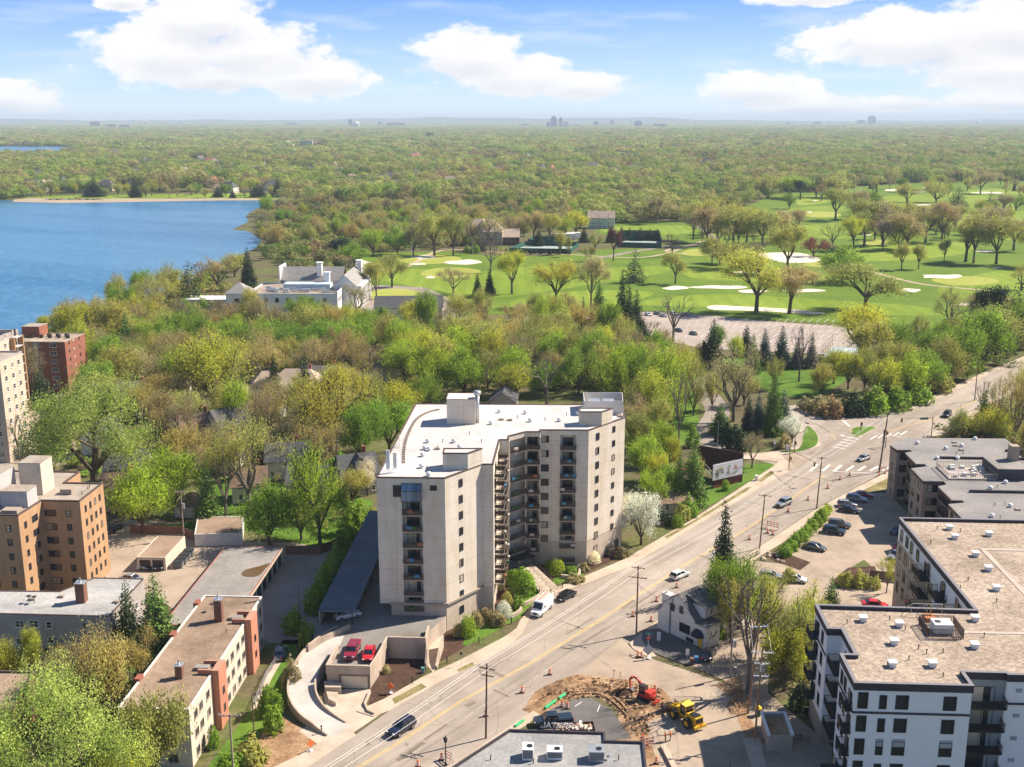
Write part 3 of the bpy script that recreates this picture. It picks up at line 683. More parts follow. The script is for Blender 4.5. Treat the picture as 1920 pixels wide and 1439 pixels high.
# colours of leaf and bud by kind (true albedos)
TC = {'yg': (0.4,0.42,0.055), 'green': (.20,.32,.04), 'bright': (0.32,0.43,0.045), 'olive': (0.36,0.37,0.1), 'pale': (0.34,0.42,0.1), 'ochre': (0.42,0.36,0.12), 'tan': (0.39,0.345,0.16),
  'brown': (0.335,0.285,0.15), 'dark': (0.032,0.057,0.023), 'spruce': (0.052,0.086,0.034), 'blue': (0.057,0.098,0.086), 'white': (0.720,0.720,0.589), 'maroon': (0.161,0.052,0.046), 'pine': (0.109,0.192,0.038),
  'gold': (.42,.42,.08), 'rust': (0.32,0.22,0.11), 'purple': (0.26,0.22,0.19), 'lime': (0.48,0.52,0.06)}
CW = {'yg': 'yellow-green', 'green': 'deep green', 'bright': 'bright green', 'olive': 'olive', 'pale': 'pale green', 'ochre': 'ochre', 'tan': 'tan', 'brown': 'brown', 'dark': 'dark green', 'spruce': 'dark green',
  'blue': 'blue-green', 'white': 'white-flowering', 'maroon': 'maroon', 'pine': 'mid green', 'gold': 'golden', 'rust': 'rust-brown', 'purple': 'grey-purple', 'lime': 'lime-green'}
NAME = {'leafy': ('deciduous_tree', 'full-leaved tree'), 'wide': ('spreading_tree', 'broad spreading tree'), 'light': ('deciduous_tree', 'thin-leaved tree'), 'elm': ('elm_tree', 'vase-shaped tree'),
  'bud': ('budding_tree', 'budding twiggy tree'), 'bare': ('bare_tree', 'bare-branched tree'), 'willow': ('willow_tree', 'drooping tree'), 'spruce': ('spruce_tree', 'spruce'), 'pine': ('pine_tree', 'pine'),
  'arbor': ('conifer_tree', 'cone-shaped conifer'), 'bush': ('shrub', 'shrub'), 'clipped': ('clipped_bush', 'rounded clipped bush')}
TREES = []          # (position, height, width, kind, colour, where)
_rt = random.Random(99)
def tree(px, yb, yt, wpx, kind, col, where, label=None):
 q = P(px, yb); h = top_z(px, yb, yt); depth = q.y * math.cos(PITCH) + CAM_H * math.sin(PITCH)
 TREES.append([q, h, wpx * depth / FPX, kind, col, where, label])
def tree_at(x, y, h, w, kind, col, where): TREES.append([Vector((x, y, 0)), h, w, kind, col, where, None])
ORD = ['', 'second', 'third', 'fourth', 'fifth', 'sixth', 'seventh', 'eighth', 'ninth', 'tenth', 'eleventh', 'twelfth', '13th', '14th', '15th', '16th', '17th', '18th', '19th', '20th']
NUMW = ['', 'one', 'two', 'three', 'four', 'five', 'six', 'seven', 'eight', 'nine', 'ten', 'eleven', 'twelve', '13', '14', '15', '16', '17', '18', '19', '20']
def plant_all():
 groups = {}
 for t in TREES:
  t.append(t[0].x / t[0].y)
  if not t[6]: groups.setdefault((t[3], 'brown' if t[3] == 'bare' else t[4], t[5]),[]).append(t)
 for (k, c, wh), ts in groups.items():
  ts.sort(key=lambda t: t[7]); n = len(ts); base = CW[c] + ' ' + NAME[k][1]
  if k == 'bare': base = NAME[k][1]
  for i, t in enumerate(ts):
   if n == 1 : t[6] = '%s %s' % (base, wh)
   else:
    o = 'leftmost' if i == 0 else ('rightmost' if i == n - 1 else ((ORD[i] if i < 20 else '%d%s' % (i + 1, {1: 'st', 2: 'nd', 3: 'rd'}.get((i + 1) % 10, 'th'))) + ' from left'))
    t[6] = '%s %s %s' % (o.replace(' from left', '-from-left'), base, wh)
 for q, h, w, k, c, wh, lab, _ in TREES:
  tr, cr = _rt.choice(VAR[k]); nm = NAME[k][0]
  cat = 'shrub' if k in ('bush', 'clipped') else 'tree'
  t = thing(nm, lab, cat, q, _rt.uniform(0,6.28), NAME[k][1] + 's ' + wh)
  a = link('stem' if cat == 'shrub' else 'trunk', tr, t); b_ = link('crown', cr, t)
  ref = WREF[cr.name]
  s = (w / ref, w / ref * _rt.uniform(.92,1.08), h)
  a.scale = s; b_.scale = s
  col = TC[c]; v = _rt.uniform(.95,1.3); hs = _rt.uniform(-.04,.10)
  b_.color = (min(1, col[0] * v * (1 + hs)), min(1, col[1] * v), min(1, col[2] * v * (1 - hs)),1)
WREF = {}
for k, vs in VAR.items():
 for tr, cr in vs:
  co = np.empty(len(cr.vertices) * 3, np.float32); cr.vertices.foreach_get('co', co); co = co.reshape(-1,3)
  WREF[cr.name] = 2 * float(np.percentile(np.hypot(co[:, 0], co[:, 1]),97)); zt = float(np.percentile(co[:, 2],99.5))
  co[:, 2] /= zt; cr.vertices.foreach_set('co', co.ravel()); cr.update()
  co = np.empty(len(tr.vertices) * 3, np.float32); tr.vertices.foreach_get('co', co); co = co.reshape(-1,3); co[:, 2] /= zt; tr.vertices.foreach_set('co', co.ravel()); tr.update()

W_SW = 'on the lake slope at the left'
# --- bottom left
wh = 'by the long brown roof'
tree(95,1560,1262,330, 'wide', 'pale', wh, 'huge pale green spreading tree filling the bottom left corner')
tree(230,1530,1400,110, 'leafy', 'yg', wh)
tree(292,1470,1298,150, 'leafy', 'olive', wh, 'dense olive tree covering the near end of the brown-roofed apartments')
tree(165,1352,1185,140, 'bud', 'ochre', wh); tree(215,1372,1172,130, 'light', 'ochre', wh); tree(262,1318,1180,95, 'bud', 'ochre', wh); tree(120,1372,1225,100, 'light', 'tan', wh)
tree(298,1222,1082,88, 'arbor', 'pine', wh, 'wide mid green pine between the grey roof and the brown roof'); tree(246,1235,1098,60, 'spruce', 'spruce', wh); tree(128,1212,1140,42, 'spruce', 'spruce', wh)
tree(18,1300,1200,70, 'leafy', 'yg', wh); tree(66,1300,1178,46, 'elm', 'yg', wh)
tree(505,1338,1285,52, 'bush', 'green', 'beside the driveway wall'); tree(512,1372,1322,44, 'bush', 'green', 'beside the driveway wall'); tree(402,1402,1362,26, 'bush', 'green', 'beside the driveway wall')
tree(470,1432,1384,70, 'bush', 'olive', 'beside the driveway wall'); tree(552,1185,1140,44, 'bush', 'green', 'beside the driveway wall'); tree(548,1290,1235,40, 'bush', 'brown', 'beside the driveway wall'); tree(430,1452,1412,60, 'bush', 'green', 'beside the driveway wall')
tree(575,1215,1165,36, 'bush', 'green', 'beside the driveway wall')
# hedge row beside the carport
for i in range(9):
 f = i / 8; tree(587 + f * 88,1150 - f * 175,1104 - f * 165,40 - 8 * f, 'bush', 'green', 'along the carport')
# --- left middle
wh = 'among houses left of the tower'
tree(178,925,700,265, 'wide', 'pale', wh, 'very large pale green elm beside the orange brick block')
tree(268,1000,872,120, 'leafy', 'bright', wh); tree(325,965,842,120, 'leafy', 'bright', wh); tree(250,960,900,70, 'leafy', 'bright', wh)
tree(392,985,870,56, 'spruce', 'pine', wh); tree(468,960,772,170, 'bud', 'olive', wh, 'tall twiggy olive tree with visible limbs above the garages'); tree(425,975,800,110, 'bud', 'olive', wh)
tree(600,1020,832,125, 'willow', 'bright', wh); tree(505,1022,905,120, 'leafy', 'green', wh); tree(565,1012,900,90, 'leafy', 'olive', wh)
tree(38,868,772,50, 'bare', 'brown', wh); tree(405,770,622,150, 'light', 'yg', wh); tree(455,720,640,80, 'light', 'yg', wh); tree(222,722,655,88, 'leafy', 'bright', wh)
tree(620,850,700,160, 'light', 'gold', wh, 'golden-green budding tree in front of the dark roofed house'); tree(680,815,712,90, 'bare', 'brown', wh); tree(350,845,735,80, 'bud', 'brown', wh); tree(345,800,735,60, 'light', 'yg', wh)
tree(80,762,698,56, 'spruce', 'spruce', wh); tree(64,752,635,62, 'bud', 'brown', wh); tree(730,850,748,110, 'leafy', 'green', wh); tree(745,805,710,90, 'light', 'lime', wh)
tree(508,790,715,34, 'spruce', 'pine', wh); tree(545,850,775,90, 'bud', 'tan', wh); tree(565,880,830,60, 'leafy', 'bright', wh); tree(628,720,680,18, 'spruce', 'dark', wh, 'slim dark columnar conifer beside the large grey roof')
tree(600,830,795,46, 'bush', 'dark', wh); tree(660,945,880,80, 'light', 'olive', wh); tree(690,930,860,50, 'light', 'white', wh); tree(270,790,720,90, 'light', 'olive', wh); tree(230,800,740,70, 'light', 'yg', wh)
tree(120,850,770,90, 'light', 'olive', wh); tree(100,900,810,60, 'light', 'green', wh); tree(640,905,850,50, 'bush', 'green', wh); tree(430,740,690,50, 'bud', 'brown', wh); tree(300,742,668,95, 'bud', 'tan', wh)
tree(250,715,662,60, 'bud', 'olive', wh); tree(585,740,690,60, 'bud', 'olive', wh); tree(545,715,672,60, 'light', 'olive', wh); tree(660,1000,940,50, 'bush', 'green', wh); tree(500,870,800,60, 'bud', 'brown', wh)
tree(375,905,830,60, 'bud', 'brown', wh); tree(440,880,815,60, 'bud', 'tan', wh); tree(530,760,715,40, 'light', 'white', wh); tree(720,900,845,50, 'bud', 'brown', wh)
# --- lake shore and club slope
wh = 'between clubhouse and lake'
for a in ((95,632,590,60, 'leafy', 'yg'),(140,650,572,80, 'leafy', 'yg'),(178,640,566,70, 'leafy', 'olive'),(215,655,560,80, 'leafy', 'olive'),(150,690,600,70, 'leafy', 'yg'),(240,670,590,34, 'spruce', 'pine'),
   (262,625,552,75, 'light', 'yg'),(225,600,540,70, 'light', 'olive'),(270,668,605,34, 'elm', 'bright'),(255,705,640,60, 'light', 'green'),(300,600,510,90, 'bud', 'olive'),(330,560,495,80, 'light', 'olive'),
   (410,545,478,90, 'bud', 'tan'),(440,520,475,60, 'light', 'olive'),(380,530,490,70, 'bare', 'brown'),(200,720,650,60, 'leafy', 'green'),(310,650,585,80, 'leafy', 'olive'),(285,690,620,70, 'light', 'olive'),
   (115,700,640,50, 'light', 'green')): tree(*a, wh)
tree(357,578,492,66, 'pine', 'dark', wh, 'dark spreading pine left of the white clubhouse'); tree(466,540,468,32, 'spruce', 'dark', wh, 'single dark spruce behind the white clubhouse')
wh = 'on the bank below the clubhouse'
for a in ((340,660,585,90, 'leafy', 'green'),(385,672,590,90, 'leafy', 'green'),(430,655,600,80, 'leafy', 'bright'),(475,668,605,95, 'leafy', 'green'),(520,652,604,90, 'leafy', 'green'),(560,662,608,90, 'leafy', 'green'),
   (300,672,600,70, 'leafy', 'green'),(500,625,588,60, 'leafy', 'bright'),(445,620,588,50, 'leafy', 'bright'),(610,640,580,130, 'light', 'pale'),(575,600,572,70, 'light', 'olive'),(645,625,575,110, 'light', 'olive'),
   (610,690,600,90, 'leafy', 'green'),(655,680,600,90, 'leafy', 'green'),(700,660,590,80, 'light', 'green'),(745,680,598,70, 'leafy', 'bright'),(637,712,612,55, 'bud', 'rust'),(690,720,640,70, 'bare', 'brown'),
   (585,700,630,60, 'leafy', 'green'),(800,640,540,52, 'leafy', 'green'),(720,620,575,60, 'light', 'green'),(662,560,530,30, 'light', 'olive'),(670,595,530,60, 'bud', 'tan'),(480,700,635,60, 'leafy', 'green'),(530,690,640,50, 'bud', 'brown'),
   (420,700,640,60, 'leafy', 'green'),(380,650,600,50, 'light', 'green')): tree(*a, wh)
# --- wood behind the tower
wh = 'in the wood behind the tower'
for a in ((760,720,640,90, 'leafy', 'bright'),(800,705,620,100, 'leafy', 'lime'),(850,700,612,100, 'leafy', 'bright'),(820,740,650,95, 'leafy', 'bright'),(870,745,650,85, 'leafy', 'green'),(905,690,600,100, 'light', 'olive'),
   (950,680,590,100, 'bud', 'ochre'),(1000,690,600,95, 'light', 'olive'),(1040,680,610,80, 'light', 'lime'),(915,735,650,80, 'bud', 'olive'),(960,740,650,80, 'leafy', 'bright'),(1025,762,655,110, 'bare', 'purple'),
   (1085,740,650,85, 'light', 'green'),(1120,720,640,80, 'light', 'olive'),(1080,700,620,70, 'light', 'olive'),(1150,760,655,80, 'leafy', 'bright'),(1195,760,655,90, 'light', 'green'),(1160,700,620,60, 'light', 'olive'),
   (1215,720,640,90, 'bud', 'ochre'),(1250,760,650,85, 'light', 'bright'),(1190,830,740,80, 'bud', 'brown'),(1235,840,740,60, 'light', 'olive'),(735,695,640,60, 'bud', 'brown'),(770,670,610,60, 'leafy', 'green'),
   (1270,710,640,70, 'bud', 'ochre'),(1300,745,670,55, 'light', 'olive'),(980,655,590,60, 'bud', 'tan'),(1130,680,610,60, 'light', 'lime'),(890,650,585,50, 'bud', 'ochre'),(840,650,590,50, 'light', 'olive'),
   (1190,790,710,60, 'light', 'olive'),(930,660,600,60, 'light', 'olive'),(800,775,700,70, 'light', 'green'),(700,775,700,60, 'light', 'olive')): tree(*a, wh)
tree(1272,850,690,62, 'bare', 'brown', wh, 'tall bare tree with ascending limbs standing beside the winding drive')
tree(1210,905,818,84, 'leafy', 'bright', wh, 'bright green full tree right against the tower'); tree(1182,860,800,50, 'light', 'bright', wh)
tree(1202,1022,925,84, 'leafy', 'white', wh, 'large white blossoming tree on the corner beside the tower'); tree(1184,985,925,50, 'leafy', 'white', wh)
tree(1298,948,828,56, 'spruce', 'pine', wh, 'taller of two spruces left of the billboard'); tree(1272,952,850,42, 'spruce', 'pine', wh, 'shorter of two spruces left of the billboard')
# --- junction and club entrance
wh = 'around the junction lawn'
for a in ((1375,790,648,125, 'bud', 'tan'),(1448,815,698,46, 'spruce', 'pine'),(1420,812,742,34, 'spruce', 'blue'),(1402,808,745,26, 'spruce', 'dark'),(1466,805,735,40, 'spruce', 'blue'),(1410,878,808,56, 'bud', 'brown'),
   (1485,830,778,54, 'light', 'white'),(1380,845,800,50, 'bush', 'dark'),(1362,830,790,46, 'bush', 'dark'),(1335,692,604,46, 'spruce', 'spruce'),(1322,690,640,40, 'bush', 'dark'),(1398,668,613,32, 'spruce', 'dark'),(1410,700,630,34, 'spruce', 'pine'),
   (1432,685,620,34, 'spruce', 'blue'),(1464,690,615,36, 'spruce', 'blue'),(1520,690,628,26, 'spruce', 'purple'),(1494,690,635,30, 'spruce', 'purple'),(1498,716,608,56, 'bare', 'purple'),(1563,720,650,58, 'light', 'yg'),
   (1612,668,568,110, 'light', 'lime'),(1340,740,690,40, 'bud', 'tan'),(1310,690,640,36, 'bud', 'tan'),(1560,782,745,44, 'bush', 'rust'),(1535,775,745,50, 'bush', 'brown'),(1510,768,745,34, 'bush', 'brown'),(1600,778,735,60, 'bush', 'dark'),
   (1620,735,650,60, 'light', 'olive'),(1470,842,815,26, 'bush', 'tan'),(1300,838,800,30, 'bush', 'green'),(1230,920,880,40, 'bush', 'dark'),(1360,920,900,16, 'bush', 'green')): tree(*a, wh)
wh = 'beside the upper road'
for a in ((1660,755,670,70, 'leafy', 'yg'),(1700,750,660,80, 'leafy', 'bright'),(1735,740,655,80, 'light', 'green'),(1775,722,630,80, 'light', 'olive'),(1800,705,610,90, 'leafy', 'green'),(1840,690,580,100, 'leafy', 'green'),
   (1640,775,725,60, 'bush', 'green'),(1680,768,725,60, 'bush', 'green'),(1720,755,715,60, 'bush', 'green'),(1760,735,695,50, 'bush', 'olive'),(1690,700,640,70, 'light', 'olive'),(1740,690,620,80, 'light', 'green'),(1800,670,590,80, 'light', 'olive'),
   (1870,665,575,90, 'light', 'olive'),(1910,655,560,90, 'light', 'green'),(1855,630,535,70, 'pine', 'dark'),(1905,615,525,70, 'pine', 'dark'),(1780,625,535,90, 'bud', 'olive'),(1820,620,545,80, 'bud', 'brown'),(1880,610,550,70, 'bud', 'brown'),
   (1655,700,640,60, 'light', 'olive'),(1760,670,600,60, 'light', 'green'),(1620,700,650,40, 'light', 'olive'),(1830,650,590,70, 'light', 'green'),(1720,650,590,50, 'light', 'olive')): tree(*a, wh)
wh = 'behind the grey flat roofs'
for a in ((1850,838,760,90, 'light', 'yg'),(1805,835,768,66, 'light', 'olive'),(1900,842,690,66, 'bud', 'ochre'),(1868,822,700,60, 'bud', 'tan'),(1838,780,712,40, 'bare', 'purple'),(1915,800,668,70, 'bud', 'gold'),(1840,820,735,40, 'spruce', 'pine'),
   (1925,870,780,60, 'light', 'olive'),(1880,850,800,60, 'bush', 'olive')): tree(*a, wh)
wh = 'near the white gabled house'
tree(1353,1118,950,56, 'spruce', 'dark', wh, 'tall dark spruce behind the white gabled house'); tree(1347,1185,1048,66, 'light', 'green', wh)
tree(1402,1300,1062,150, 'bare', 'brown', wh, 'large bare tree forking beside the utility poles'); tree(1490,1275,1120,110, 'light', 'olive', wh); tree(1515,1252,1100,90, 'light', 'yg', wh); tree(1470,1296,1180,90, 'leafy', 'yg', wh)
tree(1385,1180,1035,100, 'light', 'green', wh); tree(1370,1205,1085,76, 'leafy', 'olive', wh); tree(1446,1235,1095,90, 'light', 'yg', wh); tree(1440,1180,1070,90, 'bud', 'olive', wh); tree(1555,1168,1085,50, 'arbor', 'pine', wh, 'green cone-shaped tree at the corner of the new white building'); tree(1662,1112,1042,42, 'bud', 'yg', wh); tree(1455,1240,1130,60, 'bud', 'brown', wh)
tree(1540,1260,1160,60, 'leafy', 'dark', wh); tree(1500,1330,1280,50, 'bush', 'dark', wh); tree(1300,1165,1130,26, 'bush', 'green', wh); tree(1480,1090,1065,30, 'bush', 'olive', wh); tree(1352,1196,1172,22, 'bush', 'green', wh); tree(1530,1200,1130,70, 'leafy', 'olive', wh)
wh = 'beside the busy car park'
for i in range(8): f = i / 7; tree(1472 + 68 * f, 1042 - 66 * f, 1020 - 66 * f, 30, 'bush', 'green', wh)
for a in ((1545,965,950,24),(1552,958,945,20)): tree(*a, 'bush', 'bright', wh)
wh = 'in the bed between the two lots'
for a in ((1585,1098,1072,34),(1612,1100,1068,34),(1640,1104,1080,26)): tree(*a, 'bush', 'olive', wh)
wh = 'in beds below the tower'
for a in ((877,1192,1154,34, 'clipped', 'bright'),(860,1192,1168,26, 'bush', 'brown'),(893,1175,1146,26, 'bush', 'brown'),(912,1165,1140,28, 'bush', 'brown'),(932,1172,1148,34, 'bush', 'brown'),(944,1158,1128,34, 'clipped', 'white'),
   (950,1135,1110,26, 'clipped', 'olive'),(980,1112,1066,52, 'clipped', 'green'),(962,1095,1068,30, 'clipped', 'green'),(1045,1076,1050,32, 'clipped', 'bright'),(1030,1068,1048,20, 'clipped', 'green'),(1070,1078,1062,30, 'bush', 'green'),(1113,1056,1034,26, 'clipped', 'white'),
   (972,1140,1118,24, 'bush', 'green'),(1095,1070,1055,24, 'bush', 'brown'),(1165,1045,1025,30, 'bush', 'brown'),(940,1108,1070,14, 'bush', 'brown'),(1080,1090,1078,40, 'bush', 'tan'),(990,1095,1076,24, 'clipped', 'green'),
   (1145,1040,1022,28, 'bush', 'purple'),(755,1225,1212,16, 'bush', 'ochre'),(765,1232,1222,10, 'bush', 'ochre'),(724,1262,1248,18, 'bush', 'tan'),(1270,988,965,24, 'clipped', 'green'),(1252,985,962,20, 'bush', 'dark'),(1238,980,958,22, 'bush', 'dark')): tree(*a, wh)
# --- golf course
wh = 'on the near fairway'
for a in ((735,540,474,68, 'elm', 'olive'),(706,563,490,60, 'elm', 'olive'),(960,552,470,72, 'elm', 'yg'),(1042,575,488,92, 'elm', 'gold'),(1108,575,480,62, 'elm', 'tan'),(920,512,446,52, 'bare', 'maroon'),(850,552,500,76, 'bud', 'brown'),
   (895,556,514,20, 'spruce', 'dark'),(918,553,508,24, 'spruce', 'dark'),(1190,530,468,48, 'pine', 'spruce'),(1266,532,472,54, 'elm', 'olive'),(1165,630,512,34, 'spruce', 'spruce'),(1192,632,548,32, 'spruce', 'dark'),(1122,612,530,34, 'spruce', 'pine'),
   (1178,640,540,40, 'spruce', 'dark'),(1262,642,548,92, 'bare', 'purple'),(1093,620,560,20, 'spruce', 'dark'),(1065,625,545,50, 'bud', 'rust'),(1150,490,428,30, 'pine', 'maroon'),(1215,655,600,60, 'bare', 'purple'),(1030,600,560,20, 'spruce', 'dark'),
   (1050,478,432,30, 'light', 'olive'),(1066,482,440,14, 'light', 'olive'),(1116,470,436,30, 'light', 'olive'),(1260,482,436,38, 'bare', 'rust'),(1335,500,442,44, 'elm', 'olive'),(985,600,570,30, 'bud', 'ochre'),(1230,420,370,40, 'elm', 'brown')): tree(*a, wh)
wh = 'on the far fairways'
for a in ((1418,586,474,92, 'elm', 'gold'),(1480,589,506,84, 'elm', 'tan'),(1476,512,428,68, 'elm', 'olive'),(1622,582,500,112, 'elm', 'olive'),(1578,530,468,66, 'leafy', 'green'),(1370,505,460,70, 'light', 'olive'),(1566,414,360,48, 'elm', 'olive'),
   (1600,412,362,36, 'elm', 'brown'),(1632,406,362,36, 'light', 'green'),(1620,462,380,60, 'elm', 'olive'),(1655,460,385,50, 'elm', 'brown'),(1700,470,405,60, 'elm', 'tan'),(1735,455,395,50, 'elm', 'tan'),(1765,455,385,50, 'elm', 'brown'),(1810,492,408,58, 'elm', 'olive'),
   (1825,494,412,44, 'elm', 'brown'),(1868,496,410,56, 'elm', 'olive'),(1900,470,415,50, 'elm', 'tan'),(1345,455,380,56, 'elm', 'olive'),(1325,462,395,50, 'elm', 'brown'),(1300,450,385,40, 'elm', 'olive'),(1375,460,396,56, 'elm', 'olive'),(1430,462,400,56, 'elm', 'olive'),
   (1400,455,395,50, 'elm', 'gold'),(1470,455,400,44, 'elm', 'tan'),(1490,440,400,40, 'elm', 'brown'),(1560,470,422,46, 'bare', 'tan'),(1600,470,412,40, 'elm', 'yg'),(1655,470,420,30, 'elm', 'purple'),(1685,468,418,44, 'leafy', 'yg'),(1640,450,408,40, 'light', 'rust'),
   (1690,507,462,26, 'elm', 'olive'),(1722,505,464,24, 'elm', 'olive'),(1770,493,455,22, 'elm', 'olive'),(1525,482,452,40, 'light', 'maroon'),(1550,480,455,30, 'bud', 'brown'),(1755,380,348,36, 'light', 'olive'),(1795,388,358,34, 'pine', 'dark'),(1838,364,330,36, 'elm', 'brown'),
   (1880,395,370,32, 'light', 'brown'),(1855,400,366,28, 'pine', 'dark'),(1905,395,372,30, 'light', 'green'),(1480,392,368,24, 'light', 'green'),(1540,378,350,20, 'bud', 'rust'),(1700,380,350,36, 'light', 'olive'),(1660,420,380,60, 'light', 'olive'),(1720,425,385,60, 'light', 'olive'),
   (1790,430,392,50, 'elm', 'olive'),(1500,375,345,30, 'pine', 'dark'),(1530,370,338,40, 'light', 'dark'),(1565,372,335,60, 'light', 'olive'),(1480,372,335,60, 'light', 'bright'),(1440,372,335,60, 'light', 'olive'),(1940,500,410,60, 'elm', 'olive'),(1915,545,500,40, 'bud', 'olive'),
   (1350,495,460,50, 'light', 'green'),(1420,500,455,40, 'bud', 'brown'),(1860,450,395,50, 'elm', 'brown'),(1835,440,395,40, 'elm', 'olive')): tree(a[0], a[1], a[2] - 7, a[3] * 1.4, *a[4:], wh)
wh = 'around the tennis pavilion'
for a in ((815,480,398,72, 'elm', 'olive'),(850,480,400,50, 'elm', 'olive'),(885,478,408,44, 'bare', 'brown'),(745,478,425,60, 'leafy', 'green'),(775,480,420,50, 'light', 'brown'),(700,478,430,50, 'leafy', 'bright'),(1000,455,395,50, 'elm', 'tan'),(1030,455,400,50, 'elm', 'gold'),(1080,440,395,50, 'light', 'lime'),(1060,445,410,40, 'leafy', 'bright'),
   (1010,462,430,24, 'spruce', 'dark'),(920,470,400,60, 'bud', 'tan'),(960,455,400,50, 'bud', 'brown'),(1095,455,428,20, 'spruce', 'dark'),(1145,455,425,20, 'spruce', 'dark'),(1165,452,426,18, 'spruce', 'dark'),(1200,452,428,18, 'spruce', 'dark'),(1218,452,430,18, 'spruce', 'dark'),(1232,452,430,18, 'spruce', 'dark'),(1180,450,428,16, 'spruce', 'dark'),
   (876,475,460,16, 'bush', 'green'),(892,475,458,20, 'bush', 'green'),(905,472,455,16, 'bush', 'dark'),(665,500,455,60, 'leafy', 'green'),(640,490,445,50, 'pine', 'dark'),(660,530,480,30, 'bare', 'purple'),(1105,490,460,30, 'light', 'olive')): tree(*a, wh)
for i in range(14): tree(950 + i * 9,476 + (i % 2),467,8, 'bush', 'dark', 'in the clipped row before the tennis court')
wh = 'beside the street right of the tower'
for a in ((1222,960,880,60, 'leafy', 'bright'),(1248,940,870,56, 'leafy', 'green'),(1232,915,850,50, 'leafy', 'yg'),(1290,968,930,40, 'bush', 'green'),(1278,975,945,34, 'bush', 'olive'),(1300,905,850,40, 'leafy', 'olive'),(1255,880,820,50, 'leafy', 'yg')): tree(*a, wh)
wh = 'along the far beach'
for i in range(34):
 x = 25 + i * 16.5 + _rt.uniform(-6,6); y = 365 + _rt.uniform(0,7.5); h = _rt.uniform(14,34)
 if 90 < x < 200 and y > 370: continue
 tree(x, y, y - h, h * _rt.uniform(.7,1.2), *_rt.choice([('light', 'olive'),('light', 'yg'),('bud', 'tan'),('leafy', 'green'),('bud', 'brown'),('spruce', 'dark')]), wh)
wh = 'around the car park corner'
for a in ((1180,735,640,80, 'leafy', 'bright'),(1230,700,620,70, 'leafy', 'green'),(1165,665,590,60, 'light', 'olive'),(1205,665,600,46, 'spruce', 'dark'),(1245,680,615,50, 'light', 'brown'),(1285,730,650,60, 'light', 'yg'),(1220,790,690,80, 'leafy', 'yg'),(1255,810,720,60, 'light', 'bright'),
   (1195,860,770,60, 'light', 'olive'),(1240,870,790,60, 'leafy', 'bright'),(1300,780,710,50, 'light', 'olive'),(1345,665,610,40, 'leafy', 'green'),(1375,680,625,36, 'light', 'lime'),(1450,730,670,40, 'light', 'olive'),(1540,740,680,50, 'leafy', 'olive'),(1590,730,660,60, 'leafy', 'yg'),
   (1630,690,600,80, 'leafy', 'olive'),(1680,680,600,80, 'light', 'green'),(1395,760,690,60, 'light', 'ochre'),(1335,770,700,40, 'light', 'olive'),(1350,815,760,44, 'spruce', 'pine'),(1240,745,660,60, 'spruce', 'pine')): tree(*a, wh)
# scattered woodland between the lake and the golf course
zones = [([(500,400),(560,392),(700,388),(860,395),(1080,398),(1080,420),(1000,440),(900,460),(760,470),(660,475),(560,480),(500,470),(485,452),(480,440),(470,425),(490,405)],120, 'in lakeside woodland', 11.0),
   ([(160,760),(260,700),(400,690),(520,690),(700,700),(720,760),(690,900),(600,900),(480,900),(380,900),(320,850),(240,820)],46, 'filling the yards left of the tower', 9),
   ([(300,625),(420,600),(700,620),(760,600),(1100,615),(1200,650),(1240,700),(1190,750),(900,755),(720,720),(500,690),(330,700)],62, 'in the understorey behind the tower', 9),
   ([(75,640),(180,600),(260,560),(330,560),(330,620),(260,720),(190,730),(150,660)],22, 'on the shore bank', 9)]
zones += [([(1300,440),(1430,430),(1470,455),(1400,465),(1310,468)],16, 'in the belt left of the far fairways', 9),([(1590,395),(1800,392),(1900,405),(1900,450),(1700,470),(1600,440)],26, 'in the belts of the far fairways', 9),
   ([(1480,360),(1700,345),(1960,340),(1960,372),(1700,372),(1500,380)],26, 'at the far edge of the golf course', 9)]
rz = random.Random(5)
for poly, n, wh, h0 in zones:
 pl = [P2(*p) for p in poly]; xs = [p[0] for p in pl]; ys = [p[1] for p in pl]; got = []; tries = 0
 while len(got) < n and tries < 20000:
  tries += 1; x = rz.uniform(min(xs), max(xs)); y = rz.uniform(min(ys), max(ys))
  if not inside((x, y), pl) or any((x - a) ** 2 + (y - c) ** 2 < 110 for a, c in got): continue
  if any((x - t_[0].x) ** 2 + (y - t_[0].y) ** 2 < 45 for t_ in TREES): continue
  got.append((x, y)); k, c = rz.choice([('light', 'olive'),('leafy', 'green'),('light', 'yg'),('bud', 'tan'),('bud', 'brown'),('light', 'bright'),('light', 'ochre'),('spruce', 'dark'),('leafy', 'olive'),('bud', 'ochre'),('light', 'tan')])
  tree_at(x, y, rz.uniform(11,18) * (.85 if k == 'spruce' else 1), rz.uniform(10,17) * (.4 if k == 'spruce' else 1), k, c, wh)
plant_all()

# far woods: one mass of tree crowns out to the horizon
FARCOLS = [(0,(0.296,0.353,0.060)),(.16,(0.435,0.486,0.087)),(.3,(0.192,0.309,0.048)),(.42,(0.347,0.301,0.122)),(.55,(0.521,0.512,0.148)),(.66,(0.382,0.264,0.139)),(.76,(0.260,0.424,0.052)),(.86,(0.104,0.158,0.052)),(.93,(0.451,0.372,0.156)),(1,(0.330,0.195,0.122))]
MF = leaf_mat('far_foliage', .38,.45, True, FARCOLS)
nt = MF.node_tree     # whole neighbourhoods lean greener or browner
oi = [n for n in nt.nodes if n.type == 'OBJECT_INFO'][0]; rp = [n for n in nt.nodes if n.type == 'VALTORGB' and len(n.color_ramp.elements) == len(FARCOLS)][0]
dst = [l.to_socket for l in rp.outputs[0].links]; tint = mixc(nt, .38, rp.outputs[0], ramp_(nt, noise_(nt, .0035,3,.6, vec=oi.outputs['Location']),[(.35,(.30,.21,.12)),(.47,(.30,.31,.09)),(.56,(.21,.30,.06)),(.66,(.40,.38,.15))]))
